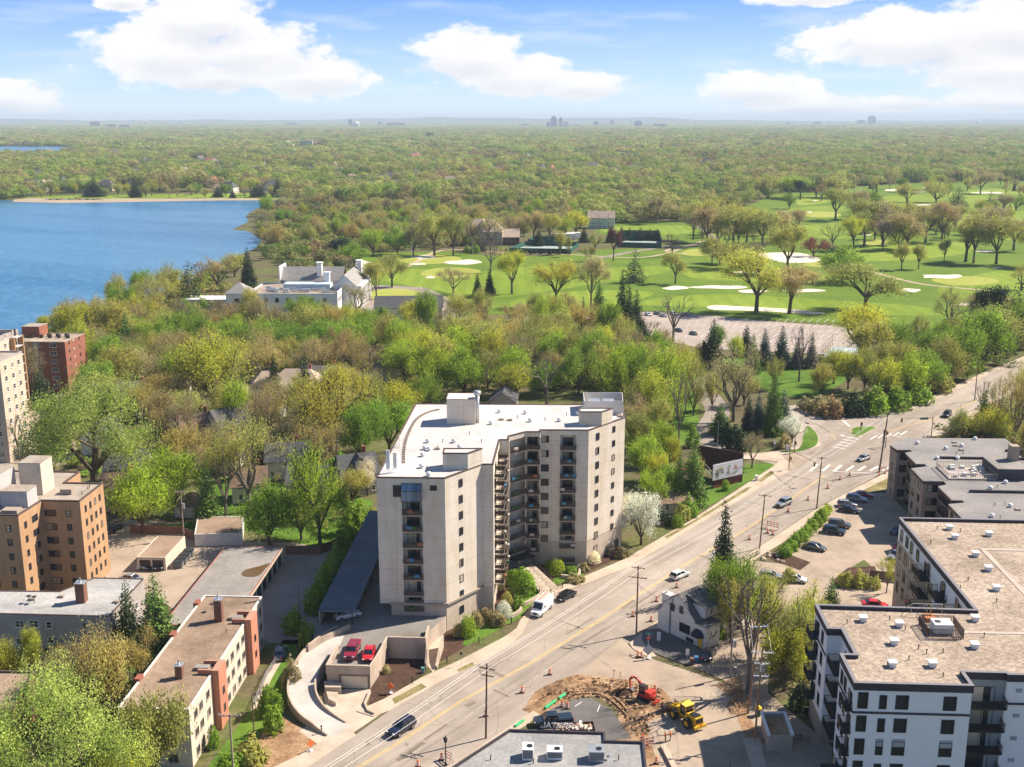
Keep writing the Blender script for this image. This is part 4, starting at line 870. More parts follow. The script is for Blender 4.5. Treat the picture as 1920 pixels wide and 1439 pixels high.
for d_ in dst: nt.links.new(tint, d_)
for nd in MF.node_tree.nodes:
 if nd.type == 'VALTORGB' and len(nd.color_ramp.elements) == len(FARCOLS): nd.color_ramp.interpolation = 'CONSTANT'
MU = leaf_mat('shaded_undergrowth_foliage', .2,.7, True, [(p, tuple(x * .74 for x in c)) for p, c in FARCOLS])  # far leaf colours darkened: shade between the crowns is painted into the undergrowth
def far_mesh(name, seed, n, size, blobs=7, mat=None):
 rng = np.random.default_rng(seed); cs = rng.normal(size=(blobs, 3)) * np.array([.22,.22,.13]) + np.array([0,0,.62])
 i = rng.integers(0, blobs, n); d = rng.normal(size=(n, 3)); d /= np.linalg.norm(d, axis=1)[:, None]
 C = cs[i] + d * rng.uniform(.17,.25, n)[:, None]; C[:, 2] = np.clip(C[:, 2],.12,1.05)
 me = np_mesh(name, quads(C, size * rng.uniform(.6,1.3, n), rng, N=d, jit=.4), mat or MF)
 b = MB(); b.tube((0,0,0),(0,0,.6),.03,.02,4,0, False)
 o = bpy.data.objects.new(name, me); return o
src = bpy.data.collections.new('far_crowns')
for s in range(5): src.objects.link(far_mesh('far_crown', 200 + s, 1000,.068,6 + s))
src2 = bpy.data.collections.new('farther_crowns')
for s in range(4): src2.objects.link(far_mesh('farther_crown', 300 + s, 260,.13,8))
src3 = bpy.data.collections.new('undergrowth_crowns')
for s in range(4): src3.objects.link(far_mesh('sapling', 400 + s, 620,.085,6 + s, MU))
def scatter(name, pts, rot, scl, coll, label):
 me = bpy.data.meshes.new(name); me.vertices.add(len(pts)); me.vertices.foreach_set('co', pts.astype(np.float32).ravel())
 a = me.attributes.new('rot', 'FLOAT_VECTOR', 'POINT'); r = np.zeros((len(pts),3), np.float32); r[:, 2] = rot; a.data.foreach_set('vector', r.ravel())
 a = me.attributes.new('scl', 'FLOAT_VECTOR', 'POINT'); a.data.foreach_set('vector', scl.astype(np.float32).ravel())
 me.update(); o = link(name, me); o['kind'] = 'stuff'; o['label'] = label; o['category'] = 'woodland'
 g = bpy.data.node_groups.new(name + '_nodes', 'GeometryNodeTree')
 g.interface.new_socket('Geometry', in_out='INPUT', socket_type='NodeSocketGeometry'); g.interface.new_socket('Geometry', in_out='OUTPUT', socket_type='NodeSocketGeometry')
 i = g.nodes.new('NodeGroupInput'); u = g.nodes.new('NodeGroupOutput'); n = g.nodes.new('GeometryNodeInstanceOnPoints'); c = g.nodes.new('GeometryNodeCollectionInfo')
 c.inputs['Collection'].default_value = coll; c.inputs['Separate Children'].default_value = True; c.inputs['Reset Children'].default_value = True
 n.inputs['Pick Instance'].default_value = True
 ra = g.nodes.new('GeometryNodeInputNamedAttribute'); ra.data_type = 'FLOAT_VECTOR'; ra.inputs[0].default_value = 'rot'
 sa = g.nodes.new('GeometryNodeInputNamedAttribute'); sa.data_type = 'FLOAT_VECTOR'; sa.inputs[0].default_value = 'scl'
 g.links.new(i.outputs[0], n.inputs['Points']); g.links.new(c.outputs[0], n.inputs['Instance'])
 g.links.new(ra.outputs[0], n.inputs['Rotation']); g.links.new(sa.outputs[0], n.inputs['Scale']); g.links.new(n.outputs[0], u.inputs[0])
 md = o.modifiers.new('crowns', 'NODES'); md.node_group = g; return o
def in_poly_np(x, y, poly):
 r = np.zeros(len(x), bool); n = len(poly); j = n - 1
 for i in range(n):
  xi, yi = poly[i][:2]; xj, yj = poly[j][:2]
  with np.errstate(divide='ignore', invalid='ignore'):
   c = ((yi > y) != (yj > y)) & (x < (xj - xi) * (y - yi) / (yj - yi + 1e-12) + xi)
  r ^= c; j = i
 return r
CLEAR = [[P2(*p) for p in [(455,372),(548,372),(522,392),(494,412),(478,428),(440,425)]], SHORE, [(p[0], p[1]) for p in FARLAKE], GOLF, [P2(*p) for p in [(20,383),(560,378),(560,364),(430,360),(180,361),(60,366),(20,372)]]]
ordn = lambda i: ORD[i] if i < len(ORD) else '%d%s' % (i + 1, {1: 'st', 2: 'nd', 3: 'rd'}.get((i + 1) % 10, 'th'))
OPEN = [P2(*p) for p in [(-600,430),(440,430),(470,398),(540,390),(700,386),(860,392),(1080,398),(1090,424),(1300,421),(1320,440),(2300,440),(2300,1600),(-600,1600)]]
spots = [(120,352, 'w'),(200,358, 'd'),(245,356, 'd'),(350,350, 'g'),(400,352, 'r'),(500,356, 'w'),(510,358, 'w'),(305,312, 'w'),(410,318, 'g'),(272,308, 'w'),(640,330, 'g'),(605,320, 'w'),(720,345, 'w'),(735,340, 'g'),(660,345, 't'),(690,362, 't'),
   (740,358, 'w'),(820,282, 'g'),(955,358, 'w'),(1020,356, 'w'),(945,372, 'w'),(1262,340, 'g'),(180,330, 't'),(140,318, 'w'),(565,360, 'w'),(470,360, 't'),(850,350, 't'),(90,358, 't'),(430,362, 'w'),(780,300, 'r'),(1150,330, 'g'),(1290,322, 'r'),(60,356, 'w'),
   (880,300, 'g'),(560,300, 'w'),(350,330, 't'),(480,330, 'w'),(1010,300, 'g'),(1100,290, 'w')]
spots += [(a, b_, 'wgtdrwtg'[i % 8]) for i, (a, b_) in enumerate([(random.Random(i * 7 + 1).uniform(20,1900),262 + 78 * random.Random(i * 13 + 5).random() ** .8) for i in range(110)]) if not (b_ > 325 and a > 1400) and not (a < 190 and b_ < 302)]
rng = np.random.default_rng(17)
def ring(r0, r1, step, jit, half=.55):
 g = []; y = r0
 ys = np.arange(r0, r1, step); pts = []
 for y in ys:
  xs = np.arange(-y * half - 60, y * half + 60, step); pts.append(np.stack([xs, np.full(len(xs), y)],1))
 p = np.concatenate(pts); p += rng.uniform(-jit, jit, p.shape); return p
def keep(p, m=0):
 k = ~in_poly_np(p[:, 0], p[:, 1], OPEN)
 for c in CLEAR: k &= ~in_poly_np(p[:, 0], p[:, 1], c)
 for x, y in [q[:2] for q in spots] + [(575,281),(597,282),(541,280),(806,263),(75,261),(1140,265),(1330,306),(1480,273),(930,304)]:      # yards open towards the north
  q = P(x, y); f = q.y / 1400; k &= ~((abs(p[:, 0] - q.x * p[:, 1] / q.y) < 13 * f) & (p[:, 1] < q.y + 12 * f) & (p[:, 1] > q.y - 75 * f))
 return p[k]
def wood(name, r0, r1, step, h, wd, coll, label, thin=0.0, half=.55):
 p = keep(ring(r0, r1, step, step * .42, half))
 if thin: p = p[rng.random(len(p)) > thin]
 # neighbourhoods: streets and yards leave thin lines and gaps
 s = np.sin(p[:, 0] * .045 + 1.5 * np.sin(p[:, 1] * .004)) > .985
 p = p[~s]; n = len(p)
 P3 = np.concatenate([p, np.zeros((n, 1))],1)
 hh = h * rng.uniform(.45,1.3, n) * (1 + .18 * np.sin(p[:, 0] * .012) * np.cos(p[:, 1] * .009)); ww = wd * rng.uniform(.5,1.6, n)
 return scatter(name, P3, rng.uniform(0,6.28, n), np.stack([ww, ww * rng.uniform(.85,1.15, n), hh],1), coll, label)
wood('woodland', 820,2600,14,16.5,21, src, 'mass of green and tan treetops beyond the lake and golf course', .06)
wood('far_woodland', 2600,8000,27,17,38, src2, 'hazy far treetops reaching towards the horizon', .05,.50)
wood('horizon_woodland', 8000,24000,70,15,95, src2, 'thin blue-green line of woods at the horizon', 0,.48)
# shrubs and saplings under the near woods
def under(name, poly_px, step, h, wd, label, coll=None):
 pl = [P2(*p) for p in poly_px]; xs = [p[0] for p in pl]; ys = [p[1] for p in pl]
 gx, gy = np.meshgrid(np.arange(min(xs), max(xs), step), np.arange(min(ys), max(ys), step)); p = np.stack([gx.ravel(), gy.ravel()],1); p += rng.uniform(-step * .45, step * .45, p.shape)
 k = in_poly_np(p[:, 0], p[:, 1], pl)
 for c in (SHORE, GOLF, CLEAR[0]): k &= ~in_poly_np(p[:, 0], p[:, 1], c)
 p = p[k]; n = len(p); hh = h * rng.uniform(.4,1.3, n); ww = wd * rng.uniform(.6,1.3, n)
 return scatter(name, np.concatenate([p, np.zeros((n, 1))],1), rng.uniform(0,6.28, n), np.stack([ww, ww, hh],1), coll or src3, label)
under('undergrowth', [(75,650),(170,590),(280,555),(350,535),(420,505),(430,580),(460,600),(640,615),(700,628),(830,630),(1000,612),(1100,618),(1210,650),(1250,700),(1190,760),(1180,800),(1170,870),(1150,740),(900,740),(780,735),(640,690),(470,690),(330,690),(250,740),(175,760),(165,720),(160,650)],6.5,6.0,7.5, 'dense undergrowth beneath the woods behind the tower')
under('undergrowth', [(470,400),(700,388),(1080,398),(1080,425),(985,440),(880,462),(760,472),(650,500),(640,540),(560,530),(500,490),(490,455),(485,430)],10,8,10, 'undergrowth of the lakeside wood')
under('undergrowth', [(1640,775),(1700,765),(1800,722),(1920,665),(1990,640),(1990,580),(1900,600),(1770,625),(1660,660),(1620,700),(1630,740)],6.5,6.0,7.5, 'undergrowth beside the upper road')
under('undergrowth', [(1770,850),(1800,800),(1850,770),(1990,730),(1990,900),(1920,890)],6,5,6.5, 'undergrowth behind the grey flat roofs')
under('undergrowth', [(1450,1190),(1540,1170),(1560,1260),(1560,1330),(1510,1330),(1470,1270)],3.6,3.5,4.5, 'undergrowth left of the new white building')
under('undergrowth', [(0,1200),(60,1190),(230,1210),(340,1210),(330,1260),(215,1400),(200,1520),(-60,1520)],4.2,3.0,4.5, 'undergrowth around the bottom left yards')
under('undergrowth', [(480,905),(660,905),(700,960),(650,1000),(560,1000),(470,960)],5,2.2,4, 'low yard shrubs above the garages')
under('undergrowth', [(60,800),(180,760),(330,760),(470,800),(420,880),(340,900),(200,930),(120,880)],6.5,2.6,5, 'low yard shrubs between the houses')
# low hills at the horizon
def hills():
 b = MB(); xs = np.linspace(-18000,18000,181); rows = []
 for k, y in enumerate((17000,19000,21500,24000,27000)):
  env = (0,.75,1,.8,.2)[k]
  rows.append([(x * (1 + .06 * k), y + 700 * math.sin(x * .0004 + k),-1 + env * (52 + 26 * math.sin(x * .00055 + k * .7) + 16 * math.sin(x * .0017 + 2 * k) + 8 * math.sin(x * .005 + k)) + (env * 22 if x < 3000 else 0)) for x in xs])
 n = len(xs)
 b.add([p for r in rows for p in r],[(j * n + i, j * n + i + 1,(j + 1) * n + i + 1,(j + 1) * n + i) for j in range(4) for i in range(n - 1)])
 structure(b.build('hills', mt_far, smooth=True))
hills()
# ------------------------------------------------------------------ buildings: helpers
def U(u, v): return (u * math.cos(GA) + v * math.sin(GA),-u * math.sin(GA) + v * math.cos(GA))
def UP_(pts): return [U(*p) for p in pts]
def stains(nt, c):
 return mixc(nt, .55, c, ramp_(nt, noise_(nt, .07,7,.72),[(.36,(.36,.35,.34)),(.5,(.5,.5,.5)),(.68,(.58,.58,.58))]), 'OVERLAY')
def glass_mat(name, dark=(.018,.022,.03), light=(.50,.44,.35), amt=.45, tint=None):
 m, nt, b = nodes(name); setb(b, .12,0,.6)
 oi = nt.nodes.new('ShaderNodeObjectInfo')
 c = ramp_(nt, oi.outputs['Random'],[(0, dark),(1 - amt, mul(dark, 1.8)),(1 - amt + .03, mul(light, .45)),(1, light)])
 sp = nt.nodes.new('ShaderNodeSeparateXYZ'); nt.links.new(nt.nodes.new('ShaderNodeTexCoord').outputs['Object'], sp.inputs[0])
 k = nt.nodes.new('ShaderNodeMath'); k.operation = 'MULTIPLY_ADD'; nt.links.new(oi.outputs['Random'], k.inputs[0]); k.inputs[1].default_value = 37.7; k.inputs[2].default_value = 0
 f = nt.nodes.new('ShaderNodeMath'); f.operation = 'FRACT'; nt.links.new(k.outputs[0], f.inputs[0])
 g = nt.nodes.new('ShaderNodeMath'); g.operation = 'SUBTRACT'; nt.links.new(f.outputs[0], g.inputs[0]); g.inputs[1].default_value = .5
 h = nt.nodes.new('ShaderNodeMath'); h.operation = 'GREATER_THAN'; nt.links.new(sp.outputs[0], h.inputs[0]); nt.links.new(g.outputs[0], h.inputs[1])
 c = mixc(nt, h.outputs[0], c, dark)
 nt.links.new(c, b.inputs['Base Color']); return m
G1 = glass_mat('window_glass'); G2 = glass_mat('dark_window_glass', (.010,.013,.022),(.1,.1,.1), amt=.08); G2.node_tree.nodes['Principled BSDF'].inputs['Specular IOR Level'].default_value = .3
FR_D = M('dark_frame', (.05,.042,.038),.5,.1); FR_W = M('white_frame', (.62,.6,.56),.6,.08); FR_B = M('black_metal', (.018,.018,.022),.45,.1)
FR_T = M('tan_frame', (.34,.28,.22),.7,.1); MT_G = M('galvanised_metal', (.50,.52,.54),.35,.12,2, metal=.6); MT_W = M('white_metal', (.72,.72,.70),.45,.08,2)
MT_R = M('railing_paint', (.075,.058,.05),.6,.15)
_wc = {}; OUT = {}
def win_mesh(w, h, style):
 k = (round(w, 2), round(h, 2), style)
 if k in _wc: return _wc[k]
 f, g = MB(), MB(); t = .07; fw, fm, gm = {'dark': (.10, FR_D, G1), 'white': (.11, FR_W, G1), 'black': (.07, FR_B, G2), 'tan': (.09, FR_T, G1), 'slider': (.08, FR_D, G1)}[style]
 x0, x1 = -w / 2, w / 2
 for a in ((x0,0, x1, fw),(x0, h - fw, x1, h),(x0, fw, x0 + fw, h - fw),(x1 - fw, fw, x1, h - fw)): f.box(a[0],-t, a[1], a[2],.0, a[3])
 n = 2 if w > 1.3 and style != 'black' else (3 if w > 2.6 else 1)
 for i in range(1, n): x = x0 + w * i / n; f.box(x - .035,-t * .8, fw, x + .035,0, h - fw)
 if style in ('white', 'dark') and h > 1.2: f.box(x0 + fw, -t * .7, h * .5 - .03, x1 - fw, 0, h * .5 + .03)
 if style in ('white', 'tan'): f.box(x0 - .08,-t - .08,-.09, x1 + .08,0,-.002)
 g.box(x0 + fw * .9,-.018, fw * .9, x1 - fw * .9,0, h - fw * .9)
 _wc[k] = (f.mesh('window', fm), g.mesh('pane', gm)); return _wc[k]
class Bld:
 def __init__(s, name, label, cat, pts, group=None):
  s.c = Vector((sum(p[0] for p in pts) / len(pts), sum(p[1] for p in pts) / len(pts),0)); s.t = thing(name, label, cat, s.c, 0, group); s.pts = pts
 def part(s, mb, name, mats, label=None, smooth=False, under=None):
  o = mb.build(name, mats, under or s.t, smooth)
  if under is None: o.matrix_parent_inverse = Matrix.Translation(-s.c)
  if label: o['label'] = label
  return o
 def place(s, me, name, x, y, z, ang, under=None, child=None):
  o = link(name, me, s.t); o.location = Vector((x, y, z)) - s.c; o.rotation_euler = (0,0, ang)
  if child: link(child[0], child[1], o)
  return o
 def win(s, a, b, u, z, w, h, style='dark', name='window'):
  a = Vector(a[:2]); b = Vector(b[:2]); d = (b - a).normalized(); n = Vector((d.y, -d.x)) * .004; q = a + d * u + n
  f, g = win_mesh(w, h, style)
  return s.place(f, name, q.x, q.y, z, math.atan2(d.y, d.x), child=('pane', g))
 def wpx(s, a, b, pts, w, h, style='dark'):
  for x, y in pts: u, z = on_wall(x, y, a, b); s.win(a, b, u, z - h / 2, w, h, style)
 def wcol(s, a, b, p0, p1, n, w, h, style='dark', skip=()):
  u0, z0 = on_wall(*p0, a, b); u1, z1 = on_wall(*p1, a, b)
  for i in range(n):
   if i in skip: continue
   f = i / max(1, n - 1); s.win(a, b, (u0 + u1) / 2, z0 + (z1 - z0) * f - h / 2, w, h, style)
 def grid(s, a, b, us, zs, w, h, style='dark'):
  for z in zs:
   for u in us: s.win(a, b, u, z, w, h, style)
 def balcony(s, a, b, u, z, w, out, din, mat, style='solid', door=True, slab=.2, dw=None):
  """A slab with railing on the wall a-b, centred at u, floor level z."""
  k = ('balc', round(w, 2), round(out, 2), round(din, 2), style, slab, mat.name, din > 0)
  if k not in _wc:
   m, r, g, fr = MB(), MB(), MB(), MB(); m.box(-w / 2,-out, -slab, w / 2, din, 0)
   segs = [((-w / 2,-out),(w / 2,-out))] + ([((-w / 2,-out),(-w / 2, min(0, din))),((w / 2,-out),(w / 2, min(0, din)))] if out > .4 else [])
   for p, q in segs:
    p3 = Vector((p[0], p[1],0)); q3 = Vector((q[0], q[1],0)); L_ = (q3 - p3).length
    if L_ < .1: continue
    zt = Vector((0,0,1.05)); r.beam(p3 + zt, q3 + zt, .06,.06); r.beam(p3 + Vector((0,0,.12)), q3 + Vector((0,0,.12)),.04,.04)
    nb = max(2, int(L_ / (.16 if style != 'glass' else 1.1)))
    for i in range(nb + 1):
     e = p3 + (q3 - p3) * i / nb; r.box(e.x - .018, e.y - .018,0, e.x + .018, e.y + .018,1.05)
    if style == 'solid': r.beam(p3 + Vector((0,0,.45)), q3 + Vector((0,0,.45)),.02,.62)
   dw_ = dw or min(2.3, w * .62); y = din
   for A in ((-dw_ / 2 - .06,0,-dw_ / 2,2.15),(dw_ / 2,0, dw_ / 2 + .06,2.15),(-dw_ / 2,2.09, dw_ / 2,2.15),(-.03,0,.03,2.09)): fr.box(A[0], y - .09, A[1] + .01, A[2], y - .003, A[3])
   g.box(-dw_ / 2, y - .03,.02, dw_ / 2, y - .004,2.09)
   _wc[k] = (m.mesh('balcony', mat), r.mesh('railing', MT_R if style != 'black' else FR_B), fr.mesh('balcony_door', FR_D), g.mesh('pane', G1))
  m, r, fr, g = _wc[k]; a = Vector(a[:2]); b = Vector(b[:2]); d = (b - a).normalized(); q = a + d * u; ang = math.atan2(d.y, d.x)
  o = s.place(m, 'balcony', q.x, q.y, z, ang, child=('railing', r)); OUT[o.name] = out
  if door: s.place(fr, 'balcony_door', q.x, q.y, z, ang, child=('pane', g))
  return o
def notch(poly, i, u0, u1, d):
 a = Vector(poly[i]); b = Vector(poly[(i + 1) % len(poly)]); e = (b - a).normalized(); n = Vector((-e.y, e.x)) * d
 q = [tuple(a + e * u0), tuple(a + e * u0 + n), tuple(a + e * u1 + n), tuple(a + e * u1)]
 return poly[:i + 1] + q + poly[i + 1:]
def inset(poly, d):
 n = len(poly); out = []; ar = sum(poly[i - 1][0] * poly[i][1] - poly[i][0] * poly[i - 1][1] for i in range(n)); sg = 1 if ar > 0 else -1
 for i in range(n):
  p, q, r = Vector(poly[i - 1][:2]), Vector(poly[i][:2]), Vector(poly[(i + 1) % n][:2]); e = (q - p).normalized(); f = (r - q).normalized()
  n1 = Vector((-e.y, e.x)) * sg; n2 = Vector((-f.y, f.x)) * sg; m = (n1 + n2); k = d / max(.3, m.dot(n1)) ; out.append(tuple(q + m * k))
 return out
def ring_band(mb, poly, w, z0, z1, m=0):
 """Parapet: a closed band of thickness w inside the outline."""
 q = inset(poly, w); n = len(poly); o = len(mb.v)
 vs = [(p[0], p[1], z) for z in (z0, z1) for p in poly] + [(p[0], p[1], z) for z in (z0, z1) for p in q]
 fs = []
 for i in range(n):
  j = (i + 1) % n; fs += [(i, j, n + j, n + i),(2 * n + j, 2 * n + i, 3 * n + i, 3 * n + j),(n + i, n + j, 3 * n + j, 3 * n + i),(j, i, 2 * n + i, 2 * n + j)]
 mb.add(vs, fs, m)
def vent_mesh(kind):
 if ('vent', kind) in _wc: return _wc[('vent', kind)]
 b = MB()
 if kind == 'dome': b.lathe([(.36,0),(.36,.28),(.5,.34),(.5,.5),(.34,.72),(.12,.82)],14); mt = MT_W
 elif kind == 'box': b.box(-.42,-.42,0,.42,.42,.55); b.box(-.58,-.58,.62,.58,.58,.78); b.box(-.36,-.36,.55,.36,.36,.62); mt = MT_W
 elif kind == 'pipe': b.tube((0,0,0),(0,0,.55),.07, n=8); b.tube((0,0,.55),(0,0,.66),.11, n=8); mt = FR_D
 else: b.box(-.5,-.35,0,.5,.35,.32); b.box(-.44,-.3,.32,.44,.3,.36); mt = FR_T
 _wc[('vent', kind)] = b.mesh('roof_vent', mt); return _wc[('vent', kind)]
def vents(B, z, pts, kind='dome', name='roof_vent'):
 for p in pts:
  q = P(p[0], p[1], z); B.place(vent_mesh(kind), name, q.x, q.y, z, -GA)
def simple_block(name, label, cat, pts, z, wall, roof, group=None, parapet=.35, z0=-.1, cap=None, drop=.3, pw=.3):
 B = Bld(name, label, cat, pts, group); m = MB(); m.prism(pts, z0, z - drop - .02); B.part(m, 'wall', wall)
 m = MB(); ring_band(m, pts, pw, z - drop - .02, z); B.part(m, 'parapet', cap or wall)
 m = MB(); m.poly(inset(pts, pw), z - drop); B.part(m, 'roof', roof); return B

# roof and wall surfaces
WT = M_brick('tower_block_wall', (.67,.595,.495),(.635,.565,.47),(.40,.345,.285),4.4,2.92,.03,.9,0,.5)
RT = M_ground('white_membrane_roof', [(.28,(.44,.40,.38)),(.5,(.56,.515,.49)),(.74,(.64,.595,.57))],.12,3,.25, stretch=(1,.5,1,.6), extra=stains)
MSTONE = M_brick('tan_stone', (.60,.51,.41),(.50,.425,.34),(.40,.33,.27),.5,.25,.03,.9,.5,.4)
CONC = M_ground('cast_concrete', [(.28,(.27,.21,.165)),(.5,(.42,.335,.265)),(.74,(.52,.43,.345))],.35,4,.35, stretch=(1,1,.22))
BR_O = M_brick('orange_brick', (.46,.265,.135),(.39,.215,.11),(.40,.29,.19),.45,.16,.022,.9,.5,.3)
BR_OD = M_brick('brown_brick', (.30,.145,.07),(.25,.115,.055),(.25,.15,.09),.45,.16,.022,.9,.5,.3)
BR_R = M_brick('red_brick', (.30,.105,.065),(.24,.082,.05),(.28,.15,.11),.45,.16,.022,.9,.5,.3)
STUC = M('cream_stucco', (.56,.475,.375),.9,.12,.5,9); STG = M('grey_stucco', (.34,.30,.27),.9,.14,.5,9); WHT = M_brick('white_siding', (.80,.79,.79),(.78,.77,.77),(.66,.66,.68),3.0,.9,.012,.8,0,.12)
WH2 = M('white_paint_wall', (.62,.59,.55),.85,.12,.6,8)
GRV = M_ground('tan_gravel_roof', [(.28,(.24,.19,.145)),(.5,(.335,.268,.208)),(.74,(.41,.335,.268))],.10,2.2,.95, extra=stains)
GRG = M_ground('gravel_roof', [(.28,(.22,.185,.15)),(.5,(.33,.28,.23)),(.74,(.41,.355,.30))],.16,2.4,.6)
BRN = M_ground('brown_roll_roof', [(.28,(.16,.115,.08)),(.5,(.265,.19,.135)),(.74,(.35,.26,.19))],.14,2.2,.45)
GRY = M_ground('grey_roof', [(.28,(.19,.175,.16)),(.5,(.26,.24,.22)),(.74,(.34,.31,.28))],.12,2.0,.35)
SIL = M_ground('silver_roof', [(.28,(.24,.235,.225)),(.5,(.36,.35,.335)),(.74,(.46,.445,.425))],.22,2.0,.4, stretch=(.4,1,1,-.05))
DRK = M('dark_parapet', (.052,.042,.05),.7,.15,.8); DRT = M('brown_trim', (.10,.07,.06),.7,.15)
SHG = M_brick('grey_shingle', (.20,.19,.18),(.15,.145,.14),(.10,.095,.09),.5,.2,.02,.95,.5,.5); SHD = M('dark_shingle', (.09,.09,.095),.95,.3,.8,6); SHB = M('brown_shingle', (.21,.145,.10),.95,.25,.8,6)
SHT = M('tan_shingle', (.40,.31,.24),.95,.2,.8,6)

# ------------------------------------------------------------------ the main tower
RZ = 28.4
TP = [P2(x, y, RZ) for x, y in ((705.7,895.5),(834,897),(904,871),(925,871),(937,825),(954,825),(954,818),(986,810),(1013,810),(1013.5,806.5),(1104,807),(1128,799),(1145,790.5),(1172,783),(1168,760),(779,758))]
# true directions: the long right faces are one straight line parallel to the road
rd = (Vector(TP[10]) - Vector(TP[13])).normalized()
def tower():
 T = list(TP); e = (Vector(T[13]) - Vector(T[10])).normalized(); L_ = (Vector(T[13]) - Vector(T[10])).length
 T[11] = tuple(Vector(T[10]) + e * L_ * .34); T[12] = tuple(Vector(T[10]) + e * L_ * .64)
 B = Bld('apartment_tower', 'tall beige nine-storey apartment tower with angled wings and stacked balconies', 'building', T)
 u0 = on_wall(754,960, T[0], T[1])[0]; u1 = on_wall(791.5,960, T[0], T[1])[0]
 v0 = on_wall(1050.5,860, T[9], T[10])[0]; v1 = on_wall(1080,860, T[9], T[10])[0]
 F = list(T)
 back = Vector((0,1.7))
 F[6] = tuple(Vector(T[6]) + Vector((-.2,1.9))); F[7] = tuple(Vector(T[7]) + back); F[8] = tuple(Vector(T[8]) + back)
 F[9] = tuple(Vector(T[9])); F5 = F[5]
 F = F[:9] + [(T[9][0], F[8][1])] + F[9:]
 F = notch(F, 10, v0, v1,1.3); F = notch(F, 0, u0, u1,1.4)
 zlow = on_wall(712,1150, T[0], T[1])[1]
 m = MB(); m.prism(F, 5.2, RZ - 1.0); B.part(m, 'wall', WT)
 lowp = inset(T, .06); lowp[0] = (lowp[0][0] + 1.9, lowp[0][1]); lowp[-1] = (lowp[-1][0] + 1.9, lowp[-1][1])
 lowp[6], lowp[7], lowp[8] = (lowp[6][0], lowp[6][1] + 1.9),(lowp[7][0], lowp[7][1] + 1.7),(lowp[8][0], lowp[8][1] + 1.7)
 m = MB(); m.prism(lowp, -.1,5.2); B.part(m, 'base', MSTONE)
 m = MB(); m.prism(T, RZ - 1.0, RZ - .12, bottom=True); B.part(m, 'fascia', WT)
 m = MB(); ring_band(m, inset(T, -.05),.3, RZ - .12, RZ + .1); B.part(m, 'roof_edge', DRT)
 m = MB(); m.poly(inset(T, .2), RZ - .02); B.part(m, 'roof', RT)
 # dark band over the stone base, front and lit side
 m = MB(); zb = 5.2
 for i, j in ((0,1),(1,2)):
  p, q = Vector(T[i]), Vector(T[j]); d = (q - p).normalized(); n = Vector((d.y, -d.x)) * .16; s0 = 1.8 if i == 0 else 0
  m.beam((*(p + d * s0 + n), zb),(*(q + n), zb),.3,.35)
 B.part(m, 'ledge', FR_T)
 # window columns
 a, b = T[1], T[2]
 B.wcol(a, b, (864.3,905.6),(865.6,1143),9,1.0,1.45, 'slider')
 a, b = T[10], T[13]
 B.wcol(a, b, (1120.3,819),(1116.7,1029),9,1.15,1.5, 'slider'); B.wcol(a, b, (1150.3,805.4),(1147.5,987),8,1.0,1.3, 'slider')
 a, b = T[9], T[10]
 B.wcol(a, b, (1020.2,823.8),(1019.2,1010),8,1.9,1.45, 'slider')
 B.wpx(T[0], T[1],[(812.5,915.5)],1.2,.95, 'slider'); B.wpx(T[0], T[1],[(745,921)],1.5,2.1, 'slider')
 # balcony stacks
 def stack(a, b, p0, p1, n, u, w, out, din, style='solid', skip=(), dw=None, mat=None):
  z0 = on_wall(*p0, a, b)[1]; z1 = on_wall(*p1, a, b)[1]
  for i in range(n):
   if i in skip: continue
   B.balcony(a, b, u, z0 + (z1 - z0) * i / (n - 1), w, out, din, mat or CONC, style, dw=dw)
 stack(T[0], T[1],(772,966),(772,1146),7,(u0 + u1) / 2, u1 - u0 - .04,.25,1.38)
 stack(T[9], T[10],(1065,843.5),(1065,1053),9,(v0 + v1) / 2, v1 - v0 - .04,.45,1.28)
 for i in (6,7):
  a, b = T[i], T[i + 1]; L_ = (Vector(b) - Vector(a)).length
  stack(a, b, ((a[0] and (970 if i == 6 else 1000)),843 if i == 7 else 848),((1000 if i == 7 else 970),1036),8, L_ / 2, L_ - .06,.12,1.68)
 # the lit stack seen edge-on, standing off the inner face
 a, b = T[3], T[4]; L_ = (Vector(b) - Vector(a)).length
 for i in range(8):
  z = RZ - 3.3 - i * 2.92
  B.balcony(a, b, L_ * .30, z, 4.6,1.7,0, STUC, 'solid'); B.balcony(a, b, L_ * .78, z, 4.2,1.7,0, STUC, 'solid')
 # party fins between the recessed balconies
 m = MB()
 for q in (T[7], T[8]): m.box(q[0] - .12, q[1] - .05,5.2, q[0] + .12, q[1] + 1.8, RZ - 1.0)
 m.box(T[6][0] - .02, T[6][1] - .1,5.2, T[6][0] + .22, T[6][1] + 1.9, RZ - 1.0); B.part(m, 'party_wall', WT)
 # bay with blue glass awning at the top of the front stack
 w = u1 - u0; p = Vector(T[0]) + (Vector(T[1]) - Vector(T[0])).normalized() * ((u0 + u1) / 2)
 z1 = on_wall(772,907, T[0], T[1])[1]; z0 = on_wall(772,938, T[0], T[1])[1]
 m = MB(); m.add([(-w / 2,0, z1),(w / 2,0, z1),(w / 2,-1.0, z1 - 1.1),(-w / 2,-1.0, z1 - 1.1),(w / 2,-1.0, z0),(-w / 2,-1.0, z0),(w / 2,0, z0),(-w / 2,0, z0)],[(0,3,2,1),(3,5,4,2),(1,2,4,6),(0,7,5,3),(5,7,6,4)])
 g = glass_mat('blue_bay_glass', (.12,.17,.21),(.5,.56,.58),.5); o = link('bay_window', m.mesh('bay_window', g), B.t); o.location = Vector((p.x, p.y, 0)) - B.c; o.rotation_euler = (0,0, math.atan2(T[1][1] - T[0][1], T[1][0] - T[0][0]))
 m = MB()
